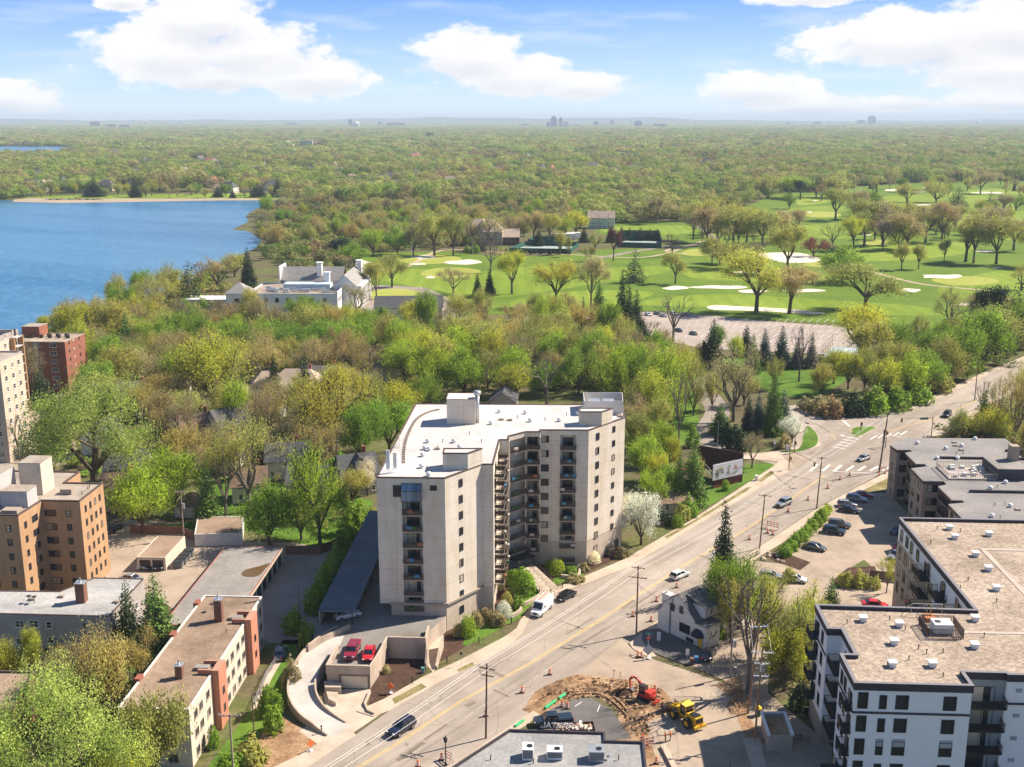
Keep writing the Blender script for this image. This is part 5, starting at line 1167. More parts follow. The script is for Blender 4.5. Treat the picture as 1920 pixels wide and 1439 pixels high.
 for i in range(5):
  x = -w / 2 + w * i / 4; m.beam((x, -.02, z1 + .02),(x, -1.02, z1 - 1.08),.07,.07); m.beam((x, -1.02, z1 - 1.08),(x, -1.02, z0),.07,.07)
 for zz, y in ((z1,-.02),(z1 - 1.1,-1.02),(z0,-1.02)): m.beam((-w / 2, y, zz),(w / 2, y, zz),.09,.09)
 link('bay_frame', m.mesh('bay_frame', FR_D), o)
 # roof houses
 def house(name, fl, fr, depth, ztop, mat=WT, cap=FR_T):
  a = Vector(P2(*fl, RZ)); b = Vector(P2(*fr, RZ)); d = (b - a).normalized(); n = Vector((-d.y, d.x)); q = [tuple(a), tuple(b), tuple(b + n * depth), tuple(a + n * depth)]
  m = MB(); m.prism(q, RZ - .05, ztop - .15); o = B.part(m, name, mat); m = MB(); m.prism(inset(q, -.08), ztop - .15, ztop, bottom=True); B.part(m, 'cap', RT if cap is None else cap, under=o); m = MB(); m.poly(inset(q, .12), ztop + .012); B.part(m, 'cap_roof', RT, under=o); return q
 zt = RZ + 5.2
 house('stair_house', (838,795.7),(891.5,796),4.8, zt)
 p = Vector(P2(883.6,878.4, RZ)); r = Vector(T[2]); dd = (Vector(T[2]) - Vector(T[1])).normalized(); w1 = Vector(T[1]) + dd * 6.0; w2 = Vector(T[2]); lf = Vector(P2(831,878, RZ)); lf.y = w1.y
 q = [tuple(lf),(w1.x + .02, w1.y),(w2.x + .02, w2.y - .05),(lf.x, w2.y - .05)]
 m = MB(); m.prism(q, RZ - .1, RZ + 2.85); o = B.part(m, 'stair_house', WT); m = MB(); ring_band(m, inset(q, -.06),.3, RZ + 2.85, RZ + 3.05); B.part(m, 'cap', DRT, under=o); m = MB(); m.poly(inset(q, .2), RZ + 2.9); B.part(m, 'cap_roof', RT, under=o)
 c1, c2 = Vector(T[11]), Vector(T[12]); q = [(c1.x - 4.4, c1.y),(c1.x + .02, c1.y),(c2.x + .02, c2.y),(c1.x - 4.4, c2.y)]
 m = MB(); m.prism(q, RZ - .1, RZ + 2.75); o = B.part(m, 'stair_house', WT); m = MB(); ring_band(m, inset(q, -.06),.3, RZ + 2.75, RZ + 2.95); B.part(m, 'cap', DRT, under=o); m = MB(); m.poly(inset(q, .2), RZ + 2.8); B.part(m, 'cap_roof', RT, under=o)
 # louvred plant screen at the back right corner
 q = [(T[13][0] - 8.2, T[13][1] + 2.2),(T[13][0] - .3, T[13][1] + 2.2),(T[14][0] - .3, T[14][1] - .4),(T[13][0] - 8.0, T[14][1] - .4)]
 m = MB(); m.wall(q + [q[0]],.12, RZ + .3, RZ + 2.9)
 for i in range(8): m.wall([(a_[0], a_[1]) for a_ in q + [q[0]]],.18, RZ + .5 + i * .32, RZ + .56 + i * .32)
 B.part(m, 'plant_screen', M('pale_louvre', (.68,.64,.58),.6,.1)); m = MB(); m.box(q[0][0] + 1, q[0][1] + 1.5, RZ, q[0][0] + 3.4, q[0][1] + 4.5, RZ + 2.3); m.box(q[0][0] + 4, q[0][1] + 1.5, RZ, q[0][0] + 6.4, q[0][1] + 4.5, RZ + 2.3); B.part(m, 'cooling_unit', MT_G)
 # pipes, vents and aerials
 q = P(895,793, RZ); m = MB(); m.tube((q.x, q.y, RZ),(q.x, q.y, RZ + 5.6),.42, n=14); m.lathe([(.42,0),(.75,.35),(.8,.8),(.5,1.05)],14, at=(q.x, q.y, RZ + 5.6)); B.part(m, 'flue', MT_G, smooth=True)
 vents(B, RZ, [(936.6,774),(985.5,776),(920.8,796),(994.5,791),(1049,790.5),(1083.5,778),(802.6,830),(797,843),(793,856),(851.5,830),(791,877.5),(804,893),(805,845),(862,841)], 'dome')
 vents(B, RZ, [(1022,789),(821,842),(830,830),(970,785),(1062,780),(903,830),(880,815),(1140,790)], 'pipe')
 vents(B, RZ, [(940,788),(956,789),(820,843),(1158,779),(1163,782)], 'curb', 'roof_curb')
 for x, y, h in ((728,888,4.2),(741,886,3.6),(749,839,2.4)):
  q = P(x, y, RZ); m = MB(); m.tube((q.x, q.y, RZ),(q.x, q.y, RZ + h),.06, n=6)
  if h > 3: m.box(q.x - .32, q.y - .12, RZ + .9, q.x + .32, q.y + .12, RZ + h)
  for k in range(5): a_ = k * 1.26; m.beam((q.x, q.y, RZ + .9),(q.x + 1.1 * math.cos(a_), q.y + 1.1 * math.sin(a_), RZ + .05),.05,.05)
  B.part(m, 'antenna', MT_W)
 m = MB(); pts = [(757,868),(757,850),(760,830),(765,815),(772,800),(780,788),(790,780),(805,773),(822,769)]
 sp = smooth_path([P2(*p_, RZ) for p_ in pts],6, False)
 for i, p_ in enumerate(sp): m.box(p_[0] - .28, p_[1] - .16, RZ, p_[0] + .28, p_[1] + .16, RZ + .22)
 B.part(m, 'cable_tray', FR_T)
 # entrance canopy
 q = P(968,1052,2.9); m = MB(); e = (Vector(T[7]) - Vector(T[6])).normalized(); n = Vector((e.y, -e.x)); p0 = Vector(T[6]) + n * .2
 m.prism([tuple(p0), tuple(p0 + e * 4.6), tuple(p0 + e * 4.6 + n * 2.6), tuple(p0 + n * 2.6)],2.9,3.3, bottom=True); m.tube((*(p0 + n * 2.4 + e * .3),0),(*(p0 + n * 2.4 + e * .3),2.9),.07); m.tube((*(p0 + n * 2.4 + e * 4.3),0),(*(p0 + n * 2.4 + e * 4.3),2.9),.07)
 B.part(m, 'canopy', DRK)
 q = Vector(T[13]) - e * 0; m = MB(); p1 = Vector(T[10]) + (Vector(T[13]) - Vector(T[10])) * .78; f = (Vector(T[13]) - Vector(T[10])).normalized(); m.box(0,-.06,0,1.3,-.005,2.5)
 o = link('door', m.mesh('door', FR_D), B.t); o.location = Vector((p1.x, p1.y, 0)) - B.c; o.rotation_euler = (0,0, math.atan2(f.y, f.x))
 # flowers and chairs kept on balconies: planters fixed to the railings
 rr = random.Random(3); cols = [M('planter_%s' % n_, c_, .8,.3,4,14) for n_, c_ in (('green', (.06,.13,.04)),('rust', (.36,.12,.06)),('cream', (.5,.45,.38)),('blue', (.06,.22,.36)))]
 pm = []
 for c_ in cols: mm = MB(); mm.box(-.45,-.14,0,.45,.14,.22); mm.box(-.42,-.2,.2,.42,.2,.5); pm.append(mm.mesh('planter_box', c_))
 for o in [x for x in B.t.children if x.name.startswith('balcony') and 'door' not in x.name][:]:
  for _ in range(rr.choice((0,1,1,2))):
   c_ = link('planter_box', rr.choice(pm), o); c_.location = (rr.uniform(-1.3,1.3),-OUT[o.name] - .12,.55)
 return B, T
TW, TPTS = tower()
# ------------------------------------------------------------------ orange brick mid-rise, left
def mech(B, name, pts, z0, z1, mat, cap=None):
 m = MB(); m.prism(pts, z0, z1 - .12); o = B.part(m, name, mat); m = MB(); m.prism(inset(pts, -.06), z1 - .12, z1, bottom=True); B.part(m, 'cap', cap or GRG, under=o)
def rect(u0, v0, u1, v1): return UP_([(u0, v0),(u1, v0),(u1, v1),(u0, v1)])
def box_at(B, name, x, y, z, w, d, h, mat):
 q = P(x, y, z); m = MB(); T = Matrix.Translation((q.x, q.y, z)) @ Matrix.Rotation(-GA, 4, 'Z'); m.box(-w / 2,-d / 2,0, w / 2, d / 2, h, 0, T); return B.part(m, name, mat)
pts = UP_([(-122,182),(-98.7,182),(-98.2,190),(-90.9,190),(-90.9,200.5),(-98.5,200.5),(-98.5,207.3),(-122,207.3)])
B = simple_block('brick_apartment_building', 'orange brick apartment block with flat gravel roof and pale roof houses', 'building', pts, 18.5, BR_O, GRG, cap=DRT, drop=.25, pw=.35)
a, b = pts[3], pts[4]
B.grid(a, b, [2.1,4.2,6.3,8.4],[1.9 + i * 2.72 for i in range(6)],.75,1.35, 'dark')
a, b = pts[2], pts[3]
B.grid(a, b, [4.9],[1.6 + i * 2.72 for i in range(6)],.95,1.3, 'dark'); B.grid(a, b, [1.45],[1.7 + i * 2.72 for i in range(6)],2.2,1.3, 'dark')
a, b = pts[1], pts[2]
B.grid(a, b, [2.0],[1.6 + i * 2.72 for i in range(6)],.8,1.3, 'dark'); B.grid(a, b, [5.2],[1.7 + i * 2.72 for i in range(6)],1.9,1.3, 'dark')
a, b = pts[0], pts[1]; L_ = 23.3
B.grid(a, b, [L_ - 2.0, L_ - 5.2, L_ - 8.6, L_ - 12],[1.6 + i * 2.72 for i in range(6)],.95,1.3, 'dark')
a, b = pts[4], pts[5]
mech(B, 'stair_house', rect(-110.5,187.5,-104.6,193.5),18.2,24.2, M('pale_render', (.44,.41,.40),.9,.12)); mech(B, 'stair_house', rect(-103.8,193.4,-99.5,198.2),18.2,24.6, STUC)
mech(B, 'lift_house', rect(-104.0,186.4,-99.0,190.2),18.2,21.4, M('pale_render', (.44,.41,.40)))
box_at(B, 'roof_curb', 22,961,18.3,3,2,.7, FR_T); box_at(B, 'roof_curb', 127,925,18.3,2.2,1.6,1.0, FR_T); box_at(B, 'roof_curb', 81,893,18.3,3,1.6,.8, FR_T)
vents(B, 18.3,[(165,919),(154,928),(168,915),(95,908)], 'pipe')

# red brick block and cream tower at the far left
pts = UP_([(-182,342.7),(-163.8,342.7),(-163.8,358),(-182,358)])
B = simple_block('red_brick_building', 'dark red brick apartment block with wide white windows near the lake', 'building', pts, 17.2, BR_R, GRV, cap=FR_T, drop=.2)
B.grid(pts[0], pts[1],[3.2,8.8,14.2],[1.6 + i * 2.75 for i in range(6)],2.3,1.45, 'white')
B.grid(pts[1], pts[2],[3.0,10.6],[2.0 + i * 2.75 for i in range(6)],.8,1.1, 'dark'); B.grid(pts[1], pts[2],[6.2],[2.6 + i * 2.75 for i in range(6)],.6,.6, 'white')
mech(B, 'stair_house', rect(-182,351,-176,357),17,20.6, BR_R); m = MB()
for i in range(9): q = U(-178 + i * 1.5,350 + (i % 2) * 2.4); m = MB(); m.box(q[0] - .5, q[1] - .5,17, q[0] + .5, q[1] + .5,18.1); B.part(m, 'cooling_unit', FR_D)
CRB = M_brick('cream_brick', (.56,.46,.36),(.52,.425,.33),(.46,.37,.29),3,.9,.02,.9,.5,.25)
q1 = Vector(P2(20,868)); q2 = Vector(P2(52,775))
g = Vector((math.sin(GA), math.cos(GA)))
P0 = q1; P1 = q1 + g * 14; P2_ = P1 + Vector((-6.5,.4));
q2 = Vector(P2(50,770)); P3 = q2;
ptsA = [(P0.x - 45, P0.y + 2), tuple(P0), tuple(P0 + g * 12),(P0.x - 45, P0.y + 14)]
zc = top_z(52,770,618)
B = simple_block('cream_apartment_tower', 'cream apartment tower cut by the left edge with white framed windows', 'building', ptsA, 27.5, CRB, GRG, cap=M('mauve_fascia', (.36,.31,.29),.8,.1), drop=.4)
B.grid(ptsA[1], ptsA[2],[2.5,6.2,9.6],[1.5 + i * 2.85 for i in range(9)],1.3,1.4, 'white')
B.grid(ptsA[0], ptsA[1],[43,39,35],[1.5 + i * 2.85 for i in range(9)],1.4,1.4, 'white')
ptsB = [tuple(q2 + g * -26 + Vector((-45,0))), tuple(q2 + g * -26), tuple(q2),(q2.x - 45, q2.y)]
B = simple_block('cream_apartment_wing', 'rear cream apartment wing with a column of white railed balconies', 'building', ptsB, zc, CRB, GRG, cap=M('mauve_fascia', (.36,.31,.29),.8,.1), drop=1.6, pw=.5)
for u in (5.5,9.5,13.5,17.5): B.grid(ptsB[1], ptsB[2],[u],[1.5 + i * 2.85 for i in range(9)],1.4,1.45, 'white')
for i in range(9): B.balcony(ptsB[1], ptsB[2],23.2,1.1 + i * 2.85,3.6,1.5,0, MT_W, 'glass')
m = MB()
for u in (20.6,25.7):
 q = Vector(ptsB[1]) + g * u; m.box(q.x + .05, q.y - .25,0, q.x + 1.45, q.y + .25, zc - 1.6)
B.part(m, 'brick_pier', BR_O)

# low grey building with silver roof, lower left
pts = UP_([(-110,162.8),(-74.8,162.8),(-74.8,178),(-83.8,178),(-87.3,172),(-110,171.4)])
B = simple_block('low_apartment_building', 'grey two-storey building with stained silver roof and brick chimney', 'building', pts, 8.5, STG, SIL, cap=DRT, drop=.12, pw=.25)
for px_ in ((37,1170),(64,1170),(92,1172),(159,1174),(175,1176)): B.wpx(pts[0], pts[1],[px_],1.6 if px_[0] < 80 else 1.0,1.3, 'white')
for px_ in ((37,1203),(64,1203),(95,1201)): B.wpx(pts[0], pts[1],[px_],1.2,1.2, 'white')
B.grid(pts[1], pts[2],[3,7,11],[1.2,4.6],1.0,1.3, 'white')
CHM = M_brick('dark_brick', (.20,.085,.055),(.15,.06,.04),(.2,.13,.1),.45,.16,.022)
def chimney(B, px, py, z, h, w=.55, cap=True, mat=None):
 q = P(px, py, z); m = MB(); m.box(q.x - w, q.y - w, z - .1, q.x + w, q.y + w, z + h); o = B.part(m, 'chimney', mat or CHM)
 if cap: m = MB(); m.box(q.x - w - .08, q.y - w - .08, z + h, q.x + w + .08, q.y + w + .08, z + h + .15); m.tube((q.x, q.y, z + h),(q.x, q.y, z + h + .9),.14); B.part(m, 'flue', MT_G, under=o)
chimney(B, 154,1128,8.4,3.4,.75)
vents(B, 8.4,[(115,1120),(218,1130),(60,1125)], 'curb', 'roof_curb')
def dish(B, px, py, z):
 q = P(px, py, z); m = MB(); m.tube((q.x, q.y, z),(q.x, q.y, z + 1.0),.05); m.lathe([(.02,.0),(.3,.1),(.45,.25)],12, at=(q.x, q.y, z + .95)); B.part(m, 'satellite_dish', FR_D)
dish(B, 55,1130,8.4); dish(B, 65,1131,8.4)

# long apartment building with brown roof
pts = UP_([(-61.5,133.8),(-51.5,133.8),(-51.5,143.6),(-50.6,143.6),(-50.6,147),(-51.5,147),(-51.5,160.3),(-50.6,160.3),(-50.6,163.8),(-51.5,163.8),(-51.5,170.6),(-61.5,170.6)])
B = simple_block('walkup_apartment_building', 'long three-storey cream apartment building with brown flat roof and red brick bays', 'building', pts, 9.0, STUC, BRN, cap=M('pale_coping', (.6,.56,.5),.8,.1), drop=.18, pw=.28)
for i, (a, b, us) in enumerate(((1,2,(2.4,4.6,7.6)),(5,6,(2.2,3.6,6.2,9.2,11.8)),(9,10,(2.2,5.0)))):
 for z in (.7,3.5,6.3):
  for u in us: B.win(pts[a], pts[b], u, z, 1.4 if int(u * 10) % 2 == 0 else .85,1.35, 'tan')
B.grid(pts[0], pts[1],[2.5,7.3],[.7,3.5,6.3],1.5,1.35, 'tan'); B.grid(pts[11], pts[0],[4,9,14,20,26,32],[.7,3.5,6.3],1.3,1.35, 'tan')
m = MB()
for (v0, v1) in ((143.6,147.0),(160.3,163.8)):
 m.prism(rect(-51.5, v0 - .02,-50.45, v1 + .02),0,9.6); m.prism(rect(-53.6, v0 + .1,-51.5, v0 + .5),8.9,9.6); m.prism(rect(-53.6, v1 - .5,-51.5, v1 - .1),8.9,9.6)
B.part(m, 'brick_bay', M_brick('salmon_brick', (.50,.20,.12),(.44,.17,.10),(.42,.24,.17),.45,.16,.02,.9,.5,.3))
for v in (145.3,162.0):
 q0, q1 = U(-50.45, v - 1.5), U(-50.45, v + 1.5); B.grid(q0, q1,[1.5],[2.2,5.0],.8,1.2, 'dark'); m = MB(); m.prism(rect(-54.4, v - .5,-52.4, v + .6),9.0,9.35, bottom=True); B.part(m, 'roof_hatch', GRY)
chimney(B, 411,1163,8.9,3.6,.6); chimney(B, 337,1270,8.9,1.9,.5); dish(B, 398,1145,8.9); vents(B, 8.9,[(424,1188),(386,1243)], 'pipe')
m = MB()
for v in (141.0,155,166.5): m.prism(rect(-62.0, v, -61.2, v + 1.6),8.3,9.35)
B.part(m, 'parapet_block', BR_R)

# small brown roof in the bottom left corner
pts = [P2(-60,1256,7), P2(66,1258,7), P2(20,1330,7), P2(-110,1330,7)][::-1]
simple_block('corner_building', 'brown gravel roof at the left edge below the grey building', 'building', [pts[i] for i in range(4)],7, BR_R, BRN, cap=DRT)

# garages
def garage(name, label, pts, z, roof, wall, doors=None, cap=None):
 B = simple_block(name, label, 'garage', pts, z, wall, roof, cap=cap, drop=.08, pw=.2, parapet=.1)
 if doors:
  a, b, n, w, off = doors; L_ = (Vector(pts[b]) - Vector(pts[a])).length
  m = MB(); m.box(-w / 2,-.05,0, w / 2,-.004, z * .78)
  for i in range(3): m.box(-w / 2,-.065, z * .78 * (i + 1) / 4 - .02, w / 2,-.05, z * .78 * (i + 1) / 4 + .02)
  me = m.mesh('garage_door', M('garage_door_paint', (.05,.045,.04),.7,.2)); d = (Vector(pts[b]) - Vector(pts[a])).normalized()
  for i in range(n): q = Vector(pts[a]) + d * (off + (L_ - 2 * off) * i / max(1, n - 1)); B.place(me, 'garage_door', q.x, q.y, 0, math.atan2(d.y, d.x))
 return B
pts = UP_([(-69.6,171.5),(-57.7,171.5),(-57.7,207.5),(-69.6,207.5)])
B = garage('garage_row', 'long row of garages with grey roof and a brown puddle', pts, 2.9, GRY, STUC, (1,2,9,2.4,3.2), cap=M('red_trim', (.34,.15,.11),.8,.1))
pud, nt, bb = nodes('puddle'); setb(bb, .15,0,.5); bb.inputs['Base Color'].default_value = (.12,.07,.03,1)
m = MB(); m.poly(smooth_path([P2(*p, 2.85) for p in ((453,1075),(462,1068),(485,1062),(506,1056),(498,1066),(488,1077),(475,1082),(457,1081))],4),2.83); B.part(m, 'puddle', pud)
pts = UP_([(-85.6,201),(-79.8,201),(-79.8,212.5),(-85.6,212.5)])
garage('flat_garage', 'small garage with streaked dark flat roof beside the bins', pts, 2.8, BRN, STUC, (0,1,2,2.2,1.6))
pts = [P2(366,1025,0), P2(455,1022,0), P2(458,990,0), P2(372,990,0)]
garage('old_shed', 'old white shed with patched brown roof behind the garages', pts, 2.7, BRN, WH2)

def gable_house(name, label, cx, cy, w, d, h, rh, ang, wall, roof, hip=False, chim=True, dorm=0, group=None, win='white', cat='house', ov=.4, floors=None):
 """Ridge runs along local X; centre of base (cx, cy)."""
 t = thing(name, label, cat, (cx, cy, 0), ang, group); m = MB(); m.box(-w / 2,-d / 2,-.1, w / 2, d / 2, h)
 if not hip:
  for s in (-1,1): x = s * w / 2; m.add([(x, -d / 2, h),(x, d / 2, h),(x, 0, h + rh)],[(0,1,2) if s > 0 else (2,1,0)])
 m.build('wall', wall, t); m = MB(); k = ov; x = w / 2 + k; y = d / 2 + k; zb = h - rh * k / (d / 2); rx = x if not hip else max(.1, w / 2 - d / 2 * .8)
 for z_ in (0,):
  m.add([(-x, -y, zb),(x, -y, zb),(rx, 0, h + rh),(-rx, 0, h + rh),(x, y, zb),(-x, y, zb)],[(0,1,2,3),(4,5,3,2)] + ([(1,4,2),(5,0,3)] if hip else []))
  m.add([(-x, -y, zb - .14),(x, -y, zb - .14),(rx, 0, h + rh - .14),(-rx, 0, h + rh - .14),(x, y, zb - .14),(-x, y, zb - .14)],[(3,2,1,0),(2,3,5,4)] + ([(2,4,1),(3,0,5)] if hip else []))
  m.add([(-x, -y, zb),(x, -y, zb),(x, -y, zb - .14),(-x, -y, zb - .14),(-x, y, zb),(x, y, zb),(x, y, zb - .14),(-x, y, zb - .14)],[(3,2,1,0),(4,5,6,7)])
 r = m.build('roof', roof, t)
 if chim: m = MB(); m.box(w * .2,.1 * d, h, w * .2 + .8,.1 * d + .8, h + rh + 1.1); m.box(w * .2 - .06,.1 * d - .06, h + rh + 1.1, w * .2 + .86,.1 * d + .86, h + rh + 1.25); m.build('chimney', BR_R, r)
 fl = floors if floors is not None else ([1.0,3.6] if h > 4.5 else [1.0])
 f, g = win_mesh(.95,1.3, win)
 for z in fl:
  for i in range(max(1, int(w / 3))):
   for sgn in (-1,1):
    o = link('window', f, t); o.location = (-w / 2 + (i + .5) * w / max(1, int(w / 3)), sgn * (d / 2 + .004), z); o.rotation_euler = (0,0,0 if sgn < 0 else math.pi); link('pane', g, o)
  for sgn in (-1,1):
   for i in range(max(1, int(d / 4))):
    o = link('window', f, t); o.location = (sgn * (w / 2 + .004),-d / 2 + (i + .5) * d / max(1, int(d / 4)), z); o.rotation_euler = (0,0, math.pi / 2 * sgn); link('pane', g, o)
 for k in range(dorm):
  xx = (k - (dorm - 1) / 2) * w / (dorm + .5); m = MB(); m.box(xx - .9,-d / 2 + .6, h + .2, xx + .9,-.2, h + rh * .78); m.build('dormer', wall, t)
  m = MB(); m.add([(xx - 1.1,-d / 2 + .4, h + rh * .78),(xx + 1.1,-d / 2 + .4, h + rh * .78),(xx + 1.1,0, h + rh * .8),(xx - 1.1,0, h + rh * .8),(xx, -d / 2 + .4, h + rh * 1.05),(xx, 0, h + rh * 1.05)],[(0,4,5,3),(1,2,5,4),(0,1,4)]); m.build('dormer_roof', roof, t)
 return t
def house_px(label, px, py, w, d, h, rh, ang, wall, roof, **k):
 q = P(px, py); return gable_house('house', label, q.x, q.y, w, d, h, rh, ang, wall, roof, group='houses among the trees', **k)
CRM = M('cream_siding', (.60,.54,.44),.85,.1,.8,8); GRS = M('grey_siding', (.38,.37,.36),.85,.1,.8,8); BGS = M('tan_siding', (.45,.36,.27),.85,.1,.8,8)
house_px('large house with pale grey hipped roof above the yards', 560,745,17,11,5.5,4,-.05, CRM, SHT, hip=True); house_px('house with broad dark blue-grey roof beside the columnar conifer', 610,738,14,10,5.5,4,-.05, BGS, SHG)
house_px('house with tan hipped roof under the bank trees', 505,745,11,9,5.2,3.6,.2, BGS, SHT, hip=True); house_px('house with dark roof and red chimney beyond a slim spruce', 498,780,12,8,5.4,2.8,-.1, CRM, SHD)
house_px('narrow white house with steep gable facing the camera', 452,785,8,5.5,6,4.5,1.45, WH2, SHB, chim=False); house_px('grey house with steep slate gable and white dormer', 430,825,11,8,5.5,4.2,.9, GRS, SHG, dorm=1)
house_px('tan house half hidden by bare branches', 372,830,10,8,5.2,3.5,.3, BGS, SHB); house_px('brown roofed house near the wood behind the hedge', 735,712,13,10,5.5,4,-.1, BGS, SHG, hip=True, dorm=1)
house_px('cream house with brown gable near the tall olive tree', 437,880,8,7,5,4,1.2, CRM, SHB); house_px('dark roofed house left of the bright willow', 540,890,10,8,5,3.6,.1, CRM, SHD)
house_px('blue-roofed house behind the bright willow', 580,935,9,8,5,3.6,.0, WH2, SHG); house_px('dark grey house with small gable beside the tower top', 670,920,9,8,5.5,4,.4, GRS, SHD, dorm=1)
house_px('grey roofed house behind the pale elm', 255,765,10,8,5,3.5,.1, CRM, SHG); house_px('house with rose-coloured roof among the yards', 332,745,9,7,5,3.2,.2, WH2, SHT); house_px('white sided house seen through the large pale elm', 195,850,9,8,6,3.5,1.5, WH2, SHD)
house_px('brown roofed house under the wide elm', 245,905,10,9,5,3.8,.1, BGS, SHD); house_px('cream house by the garden lawn', 470,935,8,7,4.6,3.4,.2, CRM, SHB)
house_px('house with dark gable roof peeping over the tower', 945,764,11,8,3.2,2.8,1.5, BGS, SHD)
house_px('low tan house hidden behind the two spruces', 1262,935,11,9,3.2,2.4,.1, CRM, SHT); house_px('brown roofed bungalow behind the street hedge', 1258,955,8,6,2.8,1.5,.2, CRM, SHB)
q = P(365,962); gable_house('garden_garage', 'white garden garage with brown hipped roof by the lawn', q.x, q.y, 7,6.5,3,2.0,-GA, WH2, SHB, hip=True, chim=False, cat='garage')
q = P(232,950); gable_house('deck_house', 'house with timber deck beside the orange brick block', q.x, q.y, 8,7,5.2,3.2,-GA, BGS, SHB, cat='house', group='houses among the trees')
# far neighbourhood houses
rr = random.Random(12)
descr = {'w': ('white house with dark roof', WH2, SHD), 'd': ('dark brown house', BGS, SHD), 'g': ('grey house with slate roof', GRS, SHG), 'r': ('house with rusty roof', CRM, M('rust_roof', (.42,.17,.10),.9,.15)), 't': ('tan house with pale roof', CRM, SHT)}
cnt = {}
for i, (px_, py_, c) in enumerate(sorted(spots)):
 q = P(px_, py_); dd, wl, rf = descr[c]; k = 1 + .15 * (i % 3); where = 'beyond the lake' if px_ < 560 else 'in the far woods'
 n_ = cnt[(dd, where)] = cnt.get((dd, where),0) + 1
 gable_house('far_house', '%s %s %s' % ('leftmost' if n_ == 1 else ordn(n_ - 1) + '-from-left', dd, where), q.x, q.y, 15 * k, 10 * k, 7.5,6.0, rr.uniform(-.5,.5) + (1.5 if i % 3 == 0 else 0), wl, rf, hip=i % 2 == 0, group='distant houses among the treetops', chim=i % 2 == 1, floors=[1.0,3.6] if py_ > 340 else [])

# ------------------------------------------------------------------ golf club
CW_ = M('club_white', (.84,.82,.78),.8,.08,.4,8)
pts = [P2(452,585,0), P2(640,600,0), P2(648,560,0), P2(520,548,0)]
f0 = P(430,582); sc = 1.0
def club():
 o = P(545,590); B = Bld('clubhouse', 'long white clubhouse with slate roofs, roof plant and columned porch', 'building', [(o.x - 30, o.y),(o.x + 30, o.y + 10)])
 X = Vector((math.cos(-.02), math.sin(-.02))); Y = Vector((-X.y, X.x)); O = Vector((o.x, o.y))
 def W(u, v): q = O + X * u + Y * v; return (q.x, q.y)
 def R4(u0, v0, u1, v1): return [W(u0, v0), W(u1, v0), W(u1, v1), W(u0, v1)]
 m = MB(); m.prism(R4(-20,0,22,34),0,9.3); B.part(m, 'wall', CW_); m = MB(); m.poly(R4(-19.6,.4,21.6,33.6),9.34); B.part(m, 'flat_roof', GRV)
 m = MB(); ring_band(m, R4(-20.1,-.1,22.1,34.1),.35,9.3,9.8); B.part(m, 'parapet', CW_)
 m = MB(); m.prism(R4(-29,-2,-19,10),0,10); B.part(m, 'pavilion', CW_); m = MB(); q = R4(-29.6,-2.6,-18.4,10.6); m.add([(*p, 10) for p in q] + [(*W(-24,4),14.5)],[(0,1,4),(1,2,4),(2,3,4),(3,0,4)]); B.part(m, 'pavilion_roof', M('club_slate', (.27,.255,.24)))
 m = MB(); m.prism(R4(-10,34,26,46),0,11); m.prism(R4(18,14,28,60),0,11); B.part(m, 'main_wall', CW_)
 m = MB(); a = [W(-12,33), W(19,33), W(19,47), W(-12,47), W(-12,40), W(19,40)]; m.add([(*a[0],11),(*a[1],11),(*a[2],11),(*a[3],11),(*a[4],17),(*a[5],17)],[(0,1,5,4),(2,3,4,5),(0,4,3)])
 a = [W(17,13), W(29,13), W(29,61), W(17,61), W(23,13), W(23,61)]; m.add([(*a[0],11),(*a[1],11),(*a[2],11),(*a[3],11),(*a[4],16.6),(*a[5],16.6)],[(1,2,5,4),(3,0,4,5)]); B.part(m, 'slate_roof', M('club_slate', (.27,.255,.24),.9,.2,.4,3))
 m = MB(); m.add([(*W(17.2,13.2),11),(*W(28.8,13.2),11),(*W(23,13.2),16.4)],[(0,1,2)]); m.wall([W(-12,33), W(-12,47)],.6,9,17.8); B.part(m, 'gable', CW_)
 m = MB()
 for v in range(7): q = W(30.2,16 + v * 5); m.tube((*q, 0),(*q, 10.2),.45, n=10)
 m.prism(R4(28,14,31,48),10.2,11.2, bottom=True); B.part(m, 'porch_columns', CW_)
 m = MB(); m.prism(R4(-6,14,16,22),9.3,12); B.part(m, 'plant_room', M('pale_blue_metal', (.45,.55,.62),.6,.1))
 rr = random.Random(8)
 m = MB()
 for i in range(16): u, v = rr.uniform(-16,18), rr.uniform(3,12); m.prism(R4(u, v, u + rr.uniform(1.5,4), v + rr.uniform(1,2.2)),9.3,9.3 + rr.uniform(.8,2))
 for i in range(4): u = -12 + i * 7; q, r = W(u, 6 + i % 2 * 3), W(u + 6,7 + i % 2 * 3); m.tube((*q, 10.4),(*r, 10.4),.6, n=10)
 B.part(m, 'roof_plant', MT_G)
 for u, v in ((6,35),(24,44),(12,22)): m = MB(); m.prism(R4(u, v, u + 2.4, v + 2.4),9,19 if v > 30 else 16); m.prism(R4(u - .3, v - .3, u + 2.7, v + 2.7),19 if v > 30 else 16,19.6 if v > 30 else 16.6); B.part(m, 'chimney', CW_)
 a, b = W(-20,0), W(22,0); B.grid(a, b, [4,9,14,19,25,30,36],[5.6],1.7,2.0, 'dark'); B.grid(a, b, [6,17,28],[1.6],1.7,1.6, 'dark'); a, b = W(22,0), W(22,14); B.grid(a, b, [2,5,8,11],[5.6],1.4,2.2, 'dark'); a, b = W(-29,-2), W(-19,-2); B.grid(a, b, [5],[5.6],2.4,2, 'dark')
 m = MB(); m.wall([W(22,0), W(22,34)],.2,9.8,10.8); B.part(m, 'balustrade', CW_)
 m = MB(); m.prism(R4(-52,8,-29,20),0,5.5); o = B.part(m, 'terrace', WH2)
club()
